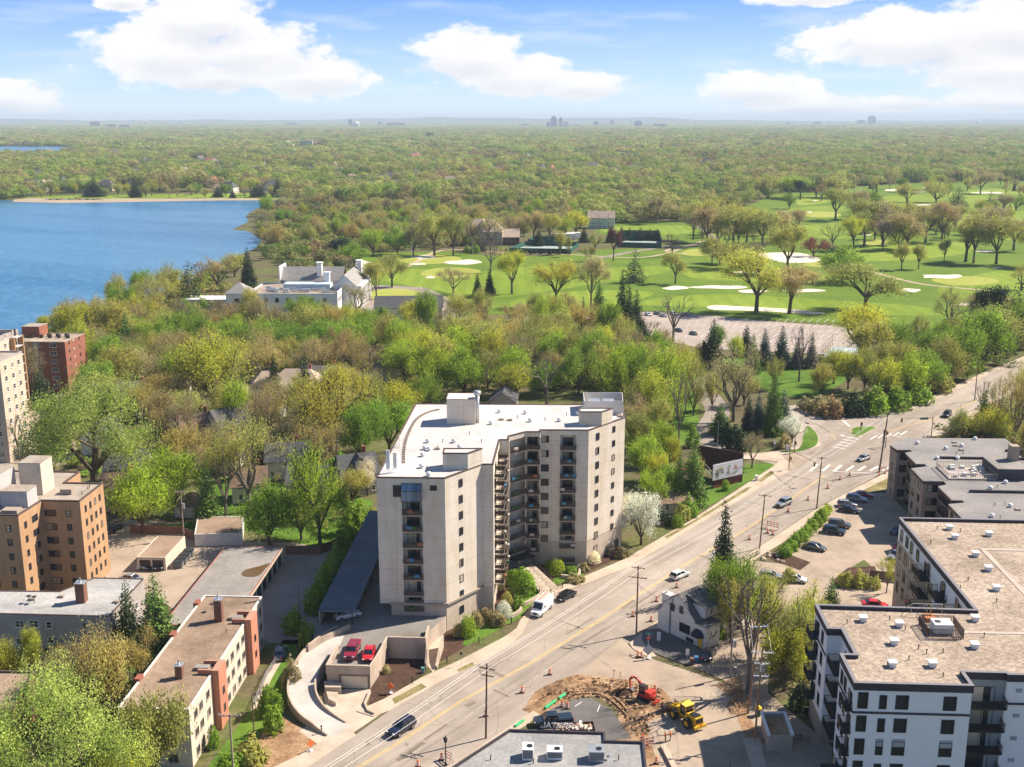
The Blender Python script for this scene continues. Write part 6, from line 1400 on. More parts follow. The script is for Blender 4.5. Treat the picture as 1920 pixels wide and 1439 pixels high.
q = P(765,605); gable_house('club_annex', 'white club annex with dark roof beyond the full green tree', q.x, q.y + 8,30,13,6.5,4.2,.04, CW_, SHD, chim=False, cat='building', win='white')
q = P(908,458); t = gable_house('mansion', 'tan roofed mansion with dormer behind the tennis court', q.x, q.y, 28,18,10,8,-.1, BGS, SHT, hip=True, dorm=1, cat='house', win='dark')
q = P(958,458); gable_house('pavilion', 'brown timber tennis pavilion with wide gable', q.x, q.y, 12,16,6,5,0, M('brown_timber', (.16,.105,.08)), SHT, chim=False, cat='building', win='dark')
q = P(1127,428); gable_house('white_barn', 'pale green barn with light tan roof at the practice field', q.x, q.y, 22,12,9,5,-.1, M('pale_green_siding', (.46,.52,.46)), SHT, chim=False, cat='building')
for i, (x, y, w) in enumerate(((1060,449,14),(1075,447,10))):
 q = P(x, y); m = MB(); m.box(-w / 2,-2.5,.3, w / 2,2.5,4); m.box(-w / 2 - .2,-2.7,4, w / 2 + .2,2.7,4.3)
 for k in range(3): m.tube((-w / 3 + k * w / 3,-2.5,.3),(-w / 3 + k * w / 3,-2.2,.3),.35, n=8)
 o = m.build('trailer', MT_W); o.location = q; tag(o, ('long' if i == 0 else 'short') + ' white site trailer beside the tennis courts', 'trailer', 'white trailers')
GS = M('green_windscreen', (.018,.085,.06),.9,.1)
def court(name, label, pts, h=3.2, surf=True):
 pts = [P2(*p) for p in pts]; B = Bld(name, label, 'tennis court', pts); m = MB(); m.wall(pts + [pts[0]],.12,.05, h); B.part(m, 'windscreen', GS)
 m = MB(); m.poly(inset(pts, .4),.25); B.part(m, 'court_surface', M('court_surface', (.30,.36,.33),.9,.1)); m = MB()
 for p in pts: m = MB(); m.tube((*p, 0),(*p, h + .8),.12, n=6); B.part(m, 'fence_post', FR_D)
court('tennis_court', 'green-screened tennis court nearest the fairway', [(955,474),(1068,476),(1085,463),(985,461)]); court('tennis_court', 'green-screened court beside the club pavilion', [(990,458),(1040,459),(1050,452),(1000,451)])
court('tennis_court', 'larger green-screened court right of the maroon tree', [(1165,464),(1240,466),(1238,452),(1165,452)],3.6); court('tennis_court', 'distant green-screened court with four spruces', [(1165,447),(1238,449),(1236,441),(1165,440)],3.4)
def netted(name, label, pts, h):
 pts = [P2(*p) for p in pts]; B = Bld(name, label, 'tennis court', pts); m = MB(); path = pts + [pts[0]]
 for i in range(len(pts)):
  a, b = Vector(path[i]), Vector(path[i + 1]); n = max(2, int((b - a).length / 4))
  for k in range(n + 1): q = a + (b - a) * k / n; m.tube((*q, 0),(*q, h),.06, n=5)
  for z in (h * .5, h): m.beam((*a, z),(*b, z),.05,.05)
 B.part(m, 'fence', FR_D); m = MB(); m.poly(inset(pts, .4),.2); B.part(m, 'court_surface', M('blue_court', (.34,.42,.48),.9,.1)); m = MB(); a = (Vector(pts[0]) + Vector(pts[1])) / 2; b = (Vector(pts[2]) + Vector(pts[3])) / 2; m.wall([tuple(a), tuple(b)],.05,.2,1.1); B.part(m, 'net', MT_W)
netted('fenced_court', 'blue fenced sports court behind the row of blue spruces', [(1540,672),(1600,678),(1625,655),(1560,650)],5); netted('fenced_court', 'blue fenced sports court right of the bright lime tree', [(1640,665),(1740,660),(1750,640),(1650,640)],4)
q = P(1648,668); gable_house('court_hut', 'small grey roofed hut by the sports courts', q.x, q.y, 12,8,3.4,2.2,.3, GRS, SHG, chim=False, cat='building')

# ------------------------------------------------------------------ grey flat-roofed apartments, right
CRC = M('brown_stucco', (.34,.265,.205),.9,.12,.5,8)
pts = UP_([(76.8,205.3),(118,205.3),(118,241.5),(104,241.5),(104,250.9),(106,250.9),(106,261.8),(82.3,261.2),(76.7,255),(77.2,251.1),(80.4,251.1),(80.4,249.9),(78.4,248.8),(78.4,240.3),(80.3,240.3),(80.3,238.6),(76.3,237),(76.3,228.3),(80.6,228.3),(80.6,226.1),(78.3,224.8),(78.3,216.1),(80.4,216.1),(80.4,214.8),(76.8,213.7)])
B = Bld('grey_roof_apartments', 'tan four-storey apartments with grey flat roofs and deep balcony bays', 'building', pts)
wl = UP_([(76.9,205.4),(117.9,205.4),(117.9,241.4),(103.9,241.4),(103.9,250.8),(105.9,250.8),(105.9,261.7),(82.3,261.1),(76.8,255),(77.3,251.2),(80.5,251.2),(80.5,249.3),(83.6,249.3),(83.6,239.2),(76.4,237.0),(76.4,228.4),(83.6,228.4),(83.6,215.3),(76.9,213.6)])
m = MB(); m.prism(wl, -.1,11.7); B.part(m, 'wall', CRC); m = MB(); m.prism(pts, 11.7,12.25, bottom=True); B.part(m, 'fascia', DRT); m = MB(); m.prism(inset(pts, -.02),12.25,12.45); B.part(m, 'roof_edge', GRY)
m = MB(); m.poly(inset(pts, .3),12.47); B.part(m, 'roof', M_ground('dark_grey_roof', [(.28,(.17,.16,.16)),(.5,(.24,.225,.215)),(.70,(.31,.28,.25)),(.85,(.42,.36,.28))],.10,2.0,.35))
for z in (1.0,4.0,7.0,10.0):
 for (v0, v1, xx) in ((239.6,249.1,78.6),(215.6,227.6,78.5)):
  a, b = U(83.6, v1), U(83.6, v0); L_ = v1 - v0; B.balcony(a, b, L_ * .27, z - .9, L_ * .42,4.4,0, CRC, 'black', slab=.25, dw=1.8); B.balcony(a, b, L_ * .75, z - .9, L_ * .42,4.4,0, CRC, 'black', slab=.25, dw=1.8)
 for (v0, v1, xx) in ((228.4,237,76.4),(205.4,213.6,76.9)): a, b = U(xx, v1), U(xx, v0); B.grid(a, b, [2.2,6.2],[z - .2],1.3,1.7, 'dark')
 B.grid(U(76.4,228.4), U(80.6,228.4),[2.0],[z - .1],2.3,1.7, 'dark'); B.grid(U(77.3,251.2), U(80.5,251.2),[1.6],[z - .1],1.7,1.8, 'dark'); B.grid(U(76.8,255), U(77.3,251.2),[1.9],[z - .1],.9,1.8, 'dark')
def bar(v, u0, u1): m.prism(rect(u0, v - .22, u1, v + .22),12.4,13.0)
m = MB(); bar(244.5,84,106); bar(221.2,83.5,118); bar(250.9,102,105.9); B.part(m, 'fire_wall', DRK)
mech(B, 'roof_house', rect(92.2,229.6,98.6,238.6),12.3,15.0, M('dark_panel', (.055,.055,.065),.7,.2), GRY)
m = MB(); m.prism(rect(97.0,235.4,98.8,237.4),12.3,18.3); B.part(m, 'chimney', M_brick('tan_brick', (.40,.32,.24),(.34,.27,.2),(.3,.24,.2),.45,.16,.02))
m = MB(); m.prism(rect(82,229.3,92.1,238.0),12.5,12.75); o = B.part(m, 'roof_deck', M_brick('deck_pavers', (.5,.44,.38),(.28,.25,.24),(.2,.18,.17),.9,.9,.03,.9,0)); m = MB()
dk = UP_([(82,229.3),(92.1,229.3),(92.1,238),(82,238),(82,229.3)])
for i in range(4):
 a, b = Vector(dk[i]), Vector(dk[i + 1]); m.beam((*a, 13.8),(*b, 13.8),.1,.1)
 for k in range(int((b - a).length / .5)): q = a + (b - a).normalized() * k * .5; m.box(q.x - .03, q.y - .03,12.7, q.x + .03, q.y + .03,13.8)
B.part(m, 'deck_railing', M('tan_timber', (.42,.33,.25),.8,.15), under=o); m = MB(); rr = random.Random(2)
for i in range(16): u, v = rr.uniform(83,91), rr.uniform(230,237); m.prism(rect(u, v, u + rr.uniform(.4,1.3), v + rr.uniform(.4,.9)),12.75,12.75 + rr.uniform(.3,.9))
B.part(m, 'deck_furniture', FR_W, under=o)
vents(B, 12.45,[(1720,833),(1773,843),(1803,838),(1757,862),(1795,862),(1828,825),(1864,881),(1857,918),(1885,907),(1894,951),(1860,970)], 'dome'); vents(B, 12.45,[(1789,831),(1791,837),(1802,845),(1908,957)], 'curb', 'roof_curb')
vents(B, 12.45,[(1806,851),(1793,852),(1870,915),(1884,948),(1845,900),(1865,949),(1875,973)], 'pipe')

# ------------------------------------------------------------------ new white apartment building, right
pts = UP_([(37.05,129.4),(51.8,129.4),(51.8,133.0),(57.4,133.0),(57.4,132.6),(90,132.6),(90,190.2),(60,190.2),(60,152.0),(37.05,152.6),(37.05,144.7),(39.0,144.7),(39.0,137.15),(37.05,137.15)])
ZW = 18.0
B = Bld('white_apartment_building', 'new white apartment building with dark parapets, tan gravel roof and black balconies', 'building', pts)
m = MB(); m.prism(pts, 3.4, ZW - 1.0); B.part(m, 'wall', WHT)
m = MB(); m.prism(inset(pts, .02),-.1,3.4); B.part(m, 'ground_floor_wall', CRC)
m = MB(); ring_band(m, inset(pts, -.12),.45, ZW - 1.0, ZW); B.part(m, 'parapet', DRK); m = MB(); ring_band(m, inset(pts, -.15),.5, ZW, ZW + .07); B.part(m, 'coping', M('grey_coping', (.20,.19,.20),.5,.1))
m = MB(); m.poly(inset(pts, .3), ZW - .5); B.part(m, 'roof', GRV)
m = MB(); Lw = [(0,1),(4,5),(9,10),(11,12),(13,0)]
for i, j in Lw:
 a, b = Vector(pts[i]), Vector(pts[j]); d = (b - a).normalized(); n = Vector((d.y, -d.x)) * .06
 m.beam((*(a + n), ZW - 4.15),(*(b + n), ZW - 4.15),.12,.28)
B.part(m, 'belt_course', DRK)
a, b = pts[0], pts[1]
for z in (ZW - 3.6, ZW - 6.9, ZW - 10.2, ZW - 13.4):
 for u, w, h in ((1.15,1.3,2.3),(3.7,.95,1.95),(6.1,1.65,2.0),(12.1,1.65,2.0)): B.win(a, b, u, z, w, h, 'black')
m = MB(); e = (Vector(b) - Vector(a)).normalized(); n = Vector((e.y, -e.x))
for u, w in ((3.7,.95),(6.1,1.65),(12.1,1.65)):
 q = Vector(a) + e * u; m.beam((*(q - e * w / 2 + n * .02), ZW - 7.6 - .8),(*(q + e * w / 2 + n * .02), ZW - 7.6 - .8),.04,1.1)
B.part(m, 'grey_panel', M('grey_panel', (.36,.36,.38),.7,.08))
a, b = pts[2], pts[3]
for z in (ZW - 4.15, ZW - 7.4, ZW - 10.6, ZW - 13.8): B.balcony(a, b, 2.85, z, 4.9,1.9,0, FR_B, 'black', dw=2.8)
m = MB(); m.prism([tuple(Vector(pts[2]) + Vector((.1,-.03))), tuple(Vector(pts[3]) + Vector((-.05,-.03))), tuple(Vector(pts[3]) + Vector((-.05,.1))), tuple(Vector(pts[2]) + Vector((.1,.1)))],3.4, ZW - 1.0); B.part(m, 'grey_infill', M('grey_green_wall', (.26,.28,.28),.8,.1))
a, b = pts[4], pts[5]
for z in (ZW - 3.3, ZW - 6.9, ZW - 10.2, ZW - 13.4):
 for u, w, h in ((5.2,2.0,2.0),(9.5,1.6,2.0),(14,1.6,2),(19,1.6,2)): B.win(a, b, u, z, w, h, 'black')
 m = MB(); q = Vector(a) + (Vector(b) - Vector(a)).normalized() * 1.6; m.box(q.x - .4, q.y - .1, z + .8, q.x + .4, q.y - .01, z + 1.3); B.part(m, 'wall_grille', M('grille_grey', (.33,.33,.36)))
# left side faces: windows and black balconies
for i, j, us in ((9,10,(2.6,5.4)),(13,0,(1.6,3.4,6.0))):
 a, b = pts[i], pts[j]
 for z in (ZW - 3.6, ZW - 6.9, ZW - 10.2, ZW - 13.4):
  for u in us[:2]: B.win(a, b, u, z, 1.2,2.0, 'black')
for z in (ZW - 4.1, ZW - 7.3, ZW - 10.5, ZW - 13.7):
 B.balcony(pts[13], pts[0],6.2, z, 2.6,.9,0, FR_B, 'black', dw=1.6); B.balcony(pts[11], pts[12],3.75, z, 4.2,2.2,0, FR_B, 'black', dw=2.0); B.balcony(pts[9], pts[10],1.6, z, 2.6,1.2,0, FR_B, 'black', dw=1.6)
a, b = pts[7], pts[8]
m = MB(); e = (Vector(b) - Vector(a)).normalized(); n = Vector((e.y, -e.x)) * .05; m.prism([tuple(Vector(a) + n), tuple(Vector(a) + e * 20 + n), tuple(Vector(a) + e * 20 - n), tuple(Vector(a) - n)],0, ZW - 4.2); B.part(m, 'tan_cladding', M('tan_cladding', (.42,.34,.26),.8,.12))
for k, u in enumerate((2.2,5.4,8.0,11.5,17.5,25,31,35)):
 for z in (ZW - 3.6, ZW - 6.9, ZW - 10.2, ZW - 13.4):
  q = Vector(a) + n * 1.3; B.win(tuple(q), tuple(Vector(b) + n * 1.3), u, z, 1.3,2.1, 'black' if k % 2 else 'tan')
for z in (ZW - 4.1, ZW - 7.3, ZW - 10.5): B.balcony(a, b, 16.2, z, 4.4,1.7,0, FR_B, 'black', dw=2.0); B.balcony(a, b, 24.5, z, 4.4,1.7,0, FR_B, 'black', dw=2.0); B.balcony(a, b, 32, z, 4.4,1.7,0, FR_B, 'black', dw=2.0)
vents(B, ZW - .5,[(1618,1165),(1686,1175),(1676,1208),(1828,1164),(1827,1215),(1673,1250),(1748,1250),(1780,993),(1790,1010),(1854,1005),(1829,1043),(1853,1070),(1868,1107)], 'box')
vents(B, ZW - .5,[(1588,1170),(1668,1163),(1697,1182),(1722,1218),(1737,1226),(1704,1238),(1768,1225),(1845,1195),(1664,1250),(1768,1270),(1815,1090),(1868,1130),(1800,1105),(1757,993),(1745,1020),(1801,998)], 'pipe')
m = MB()
def pav(u0, v0, u1, v1): m.prism(rect(u0, v0, u1, v1), ZW - .5, ZW - .42)
pav(69.6,176.5,92,177.3); pav(69.6,152,70.4,176.5); pav(55.6,145.2,68.5,145.9); pav(67.7,145.9,68.5,152.5); pav(67.7,152.5,92,153.2); B.part(m, 'paver_path', M_brick('white_pavers', (.66,.58,.5),(.6,.52,.45),(.45,.38,.32),.8,.8,.03,.9,0))
mech(B, 'stair_house', rect(77.5,163.5,90,170), ZW - .5, ZW + 2.6, M('brown_metal_panel', (.18,.13,.11),.6,.12), FR_W)
# screened roof unit with ladder frame
sc_ = UP_([(50.6,143.4),(55.4,143.4),(55.4,147.8),(50.6,147.8),(50.6,143.4)]); m = MB()
for i in range(4):
 a, b = Vector(sc_[i]), Vector(sc_[i + 1]); m.beam((*a, ZW + .9),(*b, ZW + .9),.08,.08); m.beam((*a, ZW - .2),(*b, ZW - .2),.08,.08)
 k = int((b - a).length / .22)
 for j in range(k + 1): q = a + (b - a) * j / k; m.box(q.x - .03, q.y - .03, ZW - .5, q.x + .03, q.y + .03, ZW + .95)
o = B.part(m, 'unit_screen', DRT); m = MB(); m.prism(rect(51.8,144.6,54.4,146.8), ZW - .4, ZW + 1.0); B.part(m, 'roof_unit', MT_W); q = U(52.5,145.7); m = MB(); m.tube((*q, ZW + 1.0),(*q, ZW + 1.06),.45, n=16); B.part(m, 'unit_fan', DRK)
m = MB()
for u in (50.4,52.6,54.8): a = Vector(U(u, 150.8)); m.tube((*a, ZW),(*a, ZW + 1.3),.05); m.beam((*a, ZW + 1.3),(a.x, a.y + 1.6, ZW + .1),.06,.06)
m.tube((*U(50.4,150.8), ZW + 1.3),(*U(54.8,150.8), ZW + 1.3),.05); B.part(m, 'guard_rail', MT_G)
m = MB(); q = U(52.6,149.4); m.box(q[0] - .8, q[1] - .8, ZW - .5, q[0] + .8, q[1] + .8, ZW + .1); B.part(m, 'roof_hatch', M('safety_orange_metal', (.55,.22,.08),.6)); m = MB(); m.beam((q[0] + .2, q[1], ZW - .2),(q[0] + .4, q[1] + 1, ZW + 1.6),.08,.5); B.part(m, 'hatch_ladder', M('safety_yellow', (.70,.42,.06),.5,.1))
# tan wing linked to the street at the left foot of the white building
m = MB()
for z in (3.3,):
 m.prism(rect(34.6,131,37.0,134.2), z - .15, z);
for q in ((34.8,131.2),(34.8,134)): m.prism(rect(q[0] - .15, q[1] - .15, q[0] + .15, q[1] + .15),0, z - .15)
B.part(m, 'low_balcony', FR_B)

# ------------------------------------------------------------------ shop at the bottom with roof units
pts = UP_([(-14.6,122),(11.0,122),(11.0,135.7),(5.75,135.7),(5.75,137.8),(-7.6,137.8),(-14.6,128.3)])
B = simple_block('shop_building', 'low shop with grey flat roof and three roof units at the bottom edge', 'building', pts, 5.0, M('dark_shop_wall', (.09,.08,.08)), M_ground('blotched_grey_roof', [(.3,(.20,.20,.20)),(.5,(.27,.265,.26)),(.66,(.32,.31,.295)),(.8,(.50,.42,.30))],.13,2,.4), cap=DRK, drop=.35, pw=.28)
for i, (x, y, w, d, h) in enumerate(((990,1408,1.5,1.9,1.7),(1040,1408,2.1,1.6,1.3),(1118,1412,2.1,1.7,1.6))):
 q = P(x, y + 12,4.65); m = MB(); T = Matrix.Translation((q.x, q.y, 4.65)) @ Matrix.Rotation(-GA, 4, 'Z'); m.box(-w / 2,-d / 2,.15, w / 2, d / 2, h, 0, T); m.box(-w / 2 + .1,-d / 2 + .1,0, w / 2 - .1, d / 2 - .1,.15,0, T); m.box(-w / 2 + .1,-d / 2 - .012,.35, w / 2 - .1,-d / 2, h - .15,1, T)
 o = B.part(m, 'roof_unit', [MT_W if i != 2 else MT_G, M('unit_grille', (.16,.16,.17),.6)]); m = MB(); c = T @ Vector((w * .15,0, h)); m.tube(c, c + Vector((0,0,.05)),.42, n=18); B.part(m, 'fan', FR_B, under=o)
 if i == 2: m = MB(); c = T @ Vector((w * .75,0,.35)); m.tube(c, c + Vector((0,0,.5)),.25, n=12); B.part(m, 'exhaust_pipe', MT_G, under=o)
vents(B, 4.65,[(1000,1432),(920,1425),(1160,1425)], 'pipe')
f = bpy.data.curves.new('sign_letters', 'FONT'); f.body = 'DENTAL'; f.size = 1.15; f.extrude = .09; f.align_x = 'CENTER'; f.offset = .02
o = bpy.data.objects.new('x', f); COL.objects.link(o); me = bpy.data.meshes.new_from_object(o); bpy.data.objects.remove(o); me.materials.clear(); me.materials.append(MT_G); q = U(-.9,138.1); o = link('sign_letters', me, B.t); o.location = Vector((q[0], q[1],5.15)) - B.c; o.rotation_euler = (R(90),0, math.pi - GA)
m = MB(); a = U(-3.4,138.0); b = U(1.6,138.0); m.beam((*a, 5.1),(*b, 5.1),.08,.08); B.part(m, 'sign_rail', DRK)
m = MB(); a = Vector(U(6.4,137.4)); b = Vector(U(10.2,137.4)); m.beam((*a, 3.4),(*b, 3.4),.12,.9); m.tube((*a, 0),(*a, 3),.06); m.tube((*b, 0),(*b, 3),.06); o = m.build('low_sign', MT_W); tag(o, 'long low white sign board behind the shop roof', 'sign')
# ------------------------------------------------------------------ parking deck, ramp, carport
mt_deck = M_ground('deck_asphalt', [(.28,(.15,.135,.12)),(.5,(.21,.19,.17)),(.74,(.27,.245,.22))],.12,6,.4)
def deck():
 z = 2.9
 F = UP_([(-37.6,156.7),(-30.7,156.7),(-30.1,160.5),(-29.6,166.8),(-23.2,166.8),(-23.2,171.2)])
 tl = (TPTS[0][0] + 1.9, TPTS[0][1] + .1); bl = (TPTS[15][0] + 1.9, TPTS[15][1] - 6)
 poly = F + [(TPTS[1][0] - .1, TPTS[1][1] + .1), tl, bl, U(-43.2,226), U(-43.2,173), U(-42.0,166), U(-37.3,171.5), U(-37.2,163.2)]
 B = Bld('parking_deck', 'raised concrete parking deck with garage door under two red vehicles', 'parking deck', poly)
 m = MB(); m.prism(poly, -.1, z - .01); B.part(m, 'deck_wall', CONC); m = MB(); m.poly(poly, z); B.part(m, 'deck_surface', mt_deck)
 m = MB(); m.wall([U(-37.2,163.4), F[0], F[1], F[2], F[3], F[4], F[5]],.28, z - .5, z + 1.0); B.part(m, 'parapet', CONC)
 m = MB(); m.wall([(p[0], p[1]) for p in (U(-37.2,163.4), F[0], F[1], F[2], F[3], F[4], F[5])],.38, z + 1.0, z + 1.1); B.part(m, 'coping', mt_walk)
 q = U(-33.2,156.7); m = MB(); m.box(-2.1,-.03,.05,2.1,.0,2.15)
 for i in range(4): m.box(-2.1,-.06,.5 + i * .45,2.1,-.03,.54 + i * .45)
 o = link('garage_door', m.mesh('garage_door', M('tan_door', (.66,.55,.41),.7,.1)), B.t); o.location = Vector((q[0], q[1] - .02,0)) - B.c; o.rotation_euler = (0,0,-GA)
 m = MB(); m.box(-2.5,-.12,2.15,2.5,0,2.5); m.box(-2.5,-.12,0,-2.15,0,2.15); m.box(2.15,-.12,0,2.5,0,2.15); link('door_frame', m.mesh('door_frame', M('dark_lintel', (.20,.16,.13),.9,.2)), o)  # dark brown surround round the garage door
 # ramp
 cl = smooth_path([(*P2(650,1188,2.9),2.86),(*P2(618,1206,2.85),2.84),(*P2(590,1232,2.4),2.4),(*P2(571,1266,1.8),1.8),(*P2(566,1302,1.1),1.1),(*P2(582,1334,.5),.5),(*P2(614,1358,.1),.1),(*P2(640,1372,.03),.035)],6, False)
 W = 2.1; L_, R_ = [],[]
 for i, p in enumerate(cl):
  a = Vector(cl[max(0, i - 1)][:2]); c = Vector(cl[min(len(cl) - 1, i + 1)][:2]); d = (c - a).normalized(); n = Vector((-d.y, d.x)) * W; L_.append((p[0] - n.x, p[1] - n.y, p[2])); R_.append((p[0] + n.x, p[1] + n.y, p[2]))
 m = MB(); n = len(cl); m.add(L_ + R_, [(i, i + 1, n + i + 1, n + i) for i in range(n - 1)])
 m.add([(x, y, zz) for x, y, zz in L_] + [(x, y, -.1) for x, y, zz in L_],[(i, i + 1, n + i + 1, n + i) for i in range(n - 1)]); m.add([(x, y, zz) for x, y, zz in R_] + [(x, y, -.1) for x, y, zz in R_],[(i, i + 1, n + i + 1, n + i) for i in range(n - 1)])
 B.part(m, 'ramp', M_ground('ramp_concrete', [(.28,(.38,.345,.31)),(.5,(.47,.43,.39)),(.74,(.54,.50,.455))],.3,5,.3))
 m = MB(); outer = L_ if Vector(L_[n // 2][:2]).x < Vector(R_[n // 2][:2]).x else R_; inner = R_ if outer is L_ else L_
 m.wall([(x, y, zz + (.8 if i < n * .8 else .8 * max(.15,(n - i) / (n * .2))),-.1) for i, (x, y, zz) in enumerate(outer) if i < n - 2],.25,0,1)
 B.part(m, 'outer_ramp_wall', CONC, smooth=False); m = MB(); k0 = int(n * .5)
 m.wall([(x, y, zz + .95 * max(.05,(n - i) / (n - k0)),-.1) for i, (x, y, zz) in enumerate(inner) if i >= k0 and i < n - 3],.25,0,1); B.part(m, 'inner_ramp_wall', CONC)
 m = MB(); pts = [P2(577,1208,3.9), P2(600,1196,3.9), P2(630,1182,3.9), P2(656,1171,3.9)]; m.wall(pts, .25,0,3.9); B.part(m, 'curved_wall', CONC)
 # stair block beside the garage door
 m = MB(); m.prism([P2(608,1290), P2(640,1292), P2(640,1302), P2(610,1302)],0,1.2); m.prism([P2(612,1304), P2(634,1306), P2(630,1325), P2(616,1318)],0,.7); B.part(m, 'side_stair', mt_conc)
deck()
sheet('driveway', [(560,1372),(600,1345),(612,1330),(606,1302),(612,1293),(695,1292),(684,1322),(692,1336),(735,1325),(655,1380),(600,1398)],.032, mt_conc)
m = MB(); m.wall([P2(694,1300), P2(684,1322), P2(690,1336), P2(702,1341)],.3,0,.45); o = m.build('retaining_wall', mt_walk); tag(o, 'low pale wall edging the driveway by the mulch bank', 'wall')
m = MB(); m.wall([(*P2(803,1176,3.9),3.9,0),(*P2(800,1225,2),2.6,0),(*P2(798,1248,.6),1.0,0)],.3,0,4); o = m.build('retaining_wall', CONC); tag(o, 'sloping concrete wall left of the tower side door', 'wall')
m = MB(); m.wall([(*P2(830,1192,2.2),2.3,0),(*P2(822,1230,1),1.4,0),(*P2(818,1250,.5),.6,0)],.35,0,4); o = m.build('retaining_wall', CONC); tag(o, 'sloping concrete wall right of the tower side door', 'wall')
sheet('path', [(803,1250),(802,1200),(812,1185),(828,1190),(820,1250),(812,1262)],.045, mt_conc)
q = on_wall(816,1198, TPTS[0], TPTS[1]); m = MB(); m.box(-.6,-.06,0,.6,-.005,2.2); o = link('side_door', m.mesh('side_door', FR_D), TW.t); d = (Vector(TPTS[1]) - Vector(TPTS[0])).normalized(); pp = Vector(TPTS[0]) + d * q[0]; o.location = Vector((pp.x, pp.y, 0)) - TW.c; o.rotation_euler = (0,0, math.atan2(d.y, d.x))
# carport
z = 5.4; B = Bld('carport', 'long dark blue-grey carport roof in the tower shadow', 'carport', rect(-42.3,172.8,-36.3,222)); m = MB()
a = [U(-42.5,172.6), U(-36.1,172.6), U(-36.1,222), U(-42.5,222)]; m.prism(a, z, z + .28, bottom=True); B.part(m, 'roof', M('blue_grey_roof', (.10,.12,.145),.8,.15,.3)); m = MB(); m.wall([U(-42.3,172.8), U(-42.3,222)],.2,2.8, z); B.part(m, 'back_wall', CONC)
for i in range(9): q = U(-36.7,173.2 + i * 6); m = MB(); m.tube((*q, 2.88),(*q, z),.1, n=6); B.part(m, 'post', FR_D)
# entrance steps, terrace and planters in front of the tower
sheet('terrace', [(925,1072),(950,1048),(990,1050),(1010,1070),(985,1078),(940,1080)],.07, mt_lot)
m = MB(); a, b = P(998,1072), P(1052,1108); c_ = P(1026,1125); d0 = P(975,1086); n = 13
for i in range(n):
 f = i / n; g_ = (i + 1) / n; h = 1.6 * (1 - f) + .12
 m.prism([tuple((a + (b - a) * f).xy), tuple((a + (b - a) * g_).xy), tuple((d0 + (c_ - d0) * g_).xy), tuple((d0 + (c_ - d0) * f).xy)],0, h)
t = m.build('stone_steps', mt_conc); tag(t, 'flight of pale steps with dark handrails up to the tower entrance', 'steps'); m = MB()
for k in (0,.5,1.0):
 s = a + (d0 - a) * k; e = b + (c_ - b) * k
 for i in range(8): f = i / 7; q = s + (e - s) * f; h = 1.6 * (1 - f) + .12; m.tube((q.x, q.y, h),(q.x, q.y, h + .95),.035, n=5)
 m.beam((s.x, s.y, 1.72 + .95),(e.x, e.y, .12 + .95),.06,.06); m.beam((s.x, s.y, 1.72 + .5),(e.x, e.y, .12 + .5),.04,.04)
m.build('handrail', FR_D, t)
for i, (pts, lb) in enumerate((([(965,1140),(985,1136),(1012,1120),(1013,1108),(1006,1098)], 'curved stone planter wall below the clipped green bush'),([(935,1165),(958,1160),(976,1148),(977,1132)], 'curved stone planter wall beside the white flowering bush'),([(1052,1084),(1080,1086),(1087,1076),(1085,1066)], 'curved stone planter wall beside the steps'))):
 m = MB(); m.wall(smooth_path([P2(*p) for p in pts],5, False),.4,0,.75); o = m.build('planter_wall', mt_walk); tag(o, lb, 'wall')

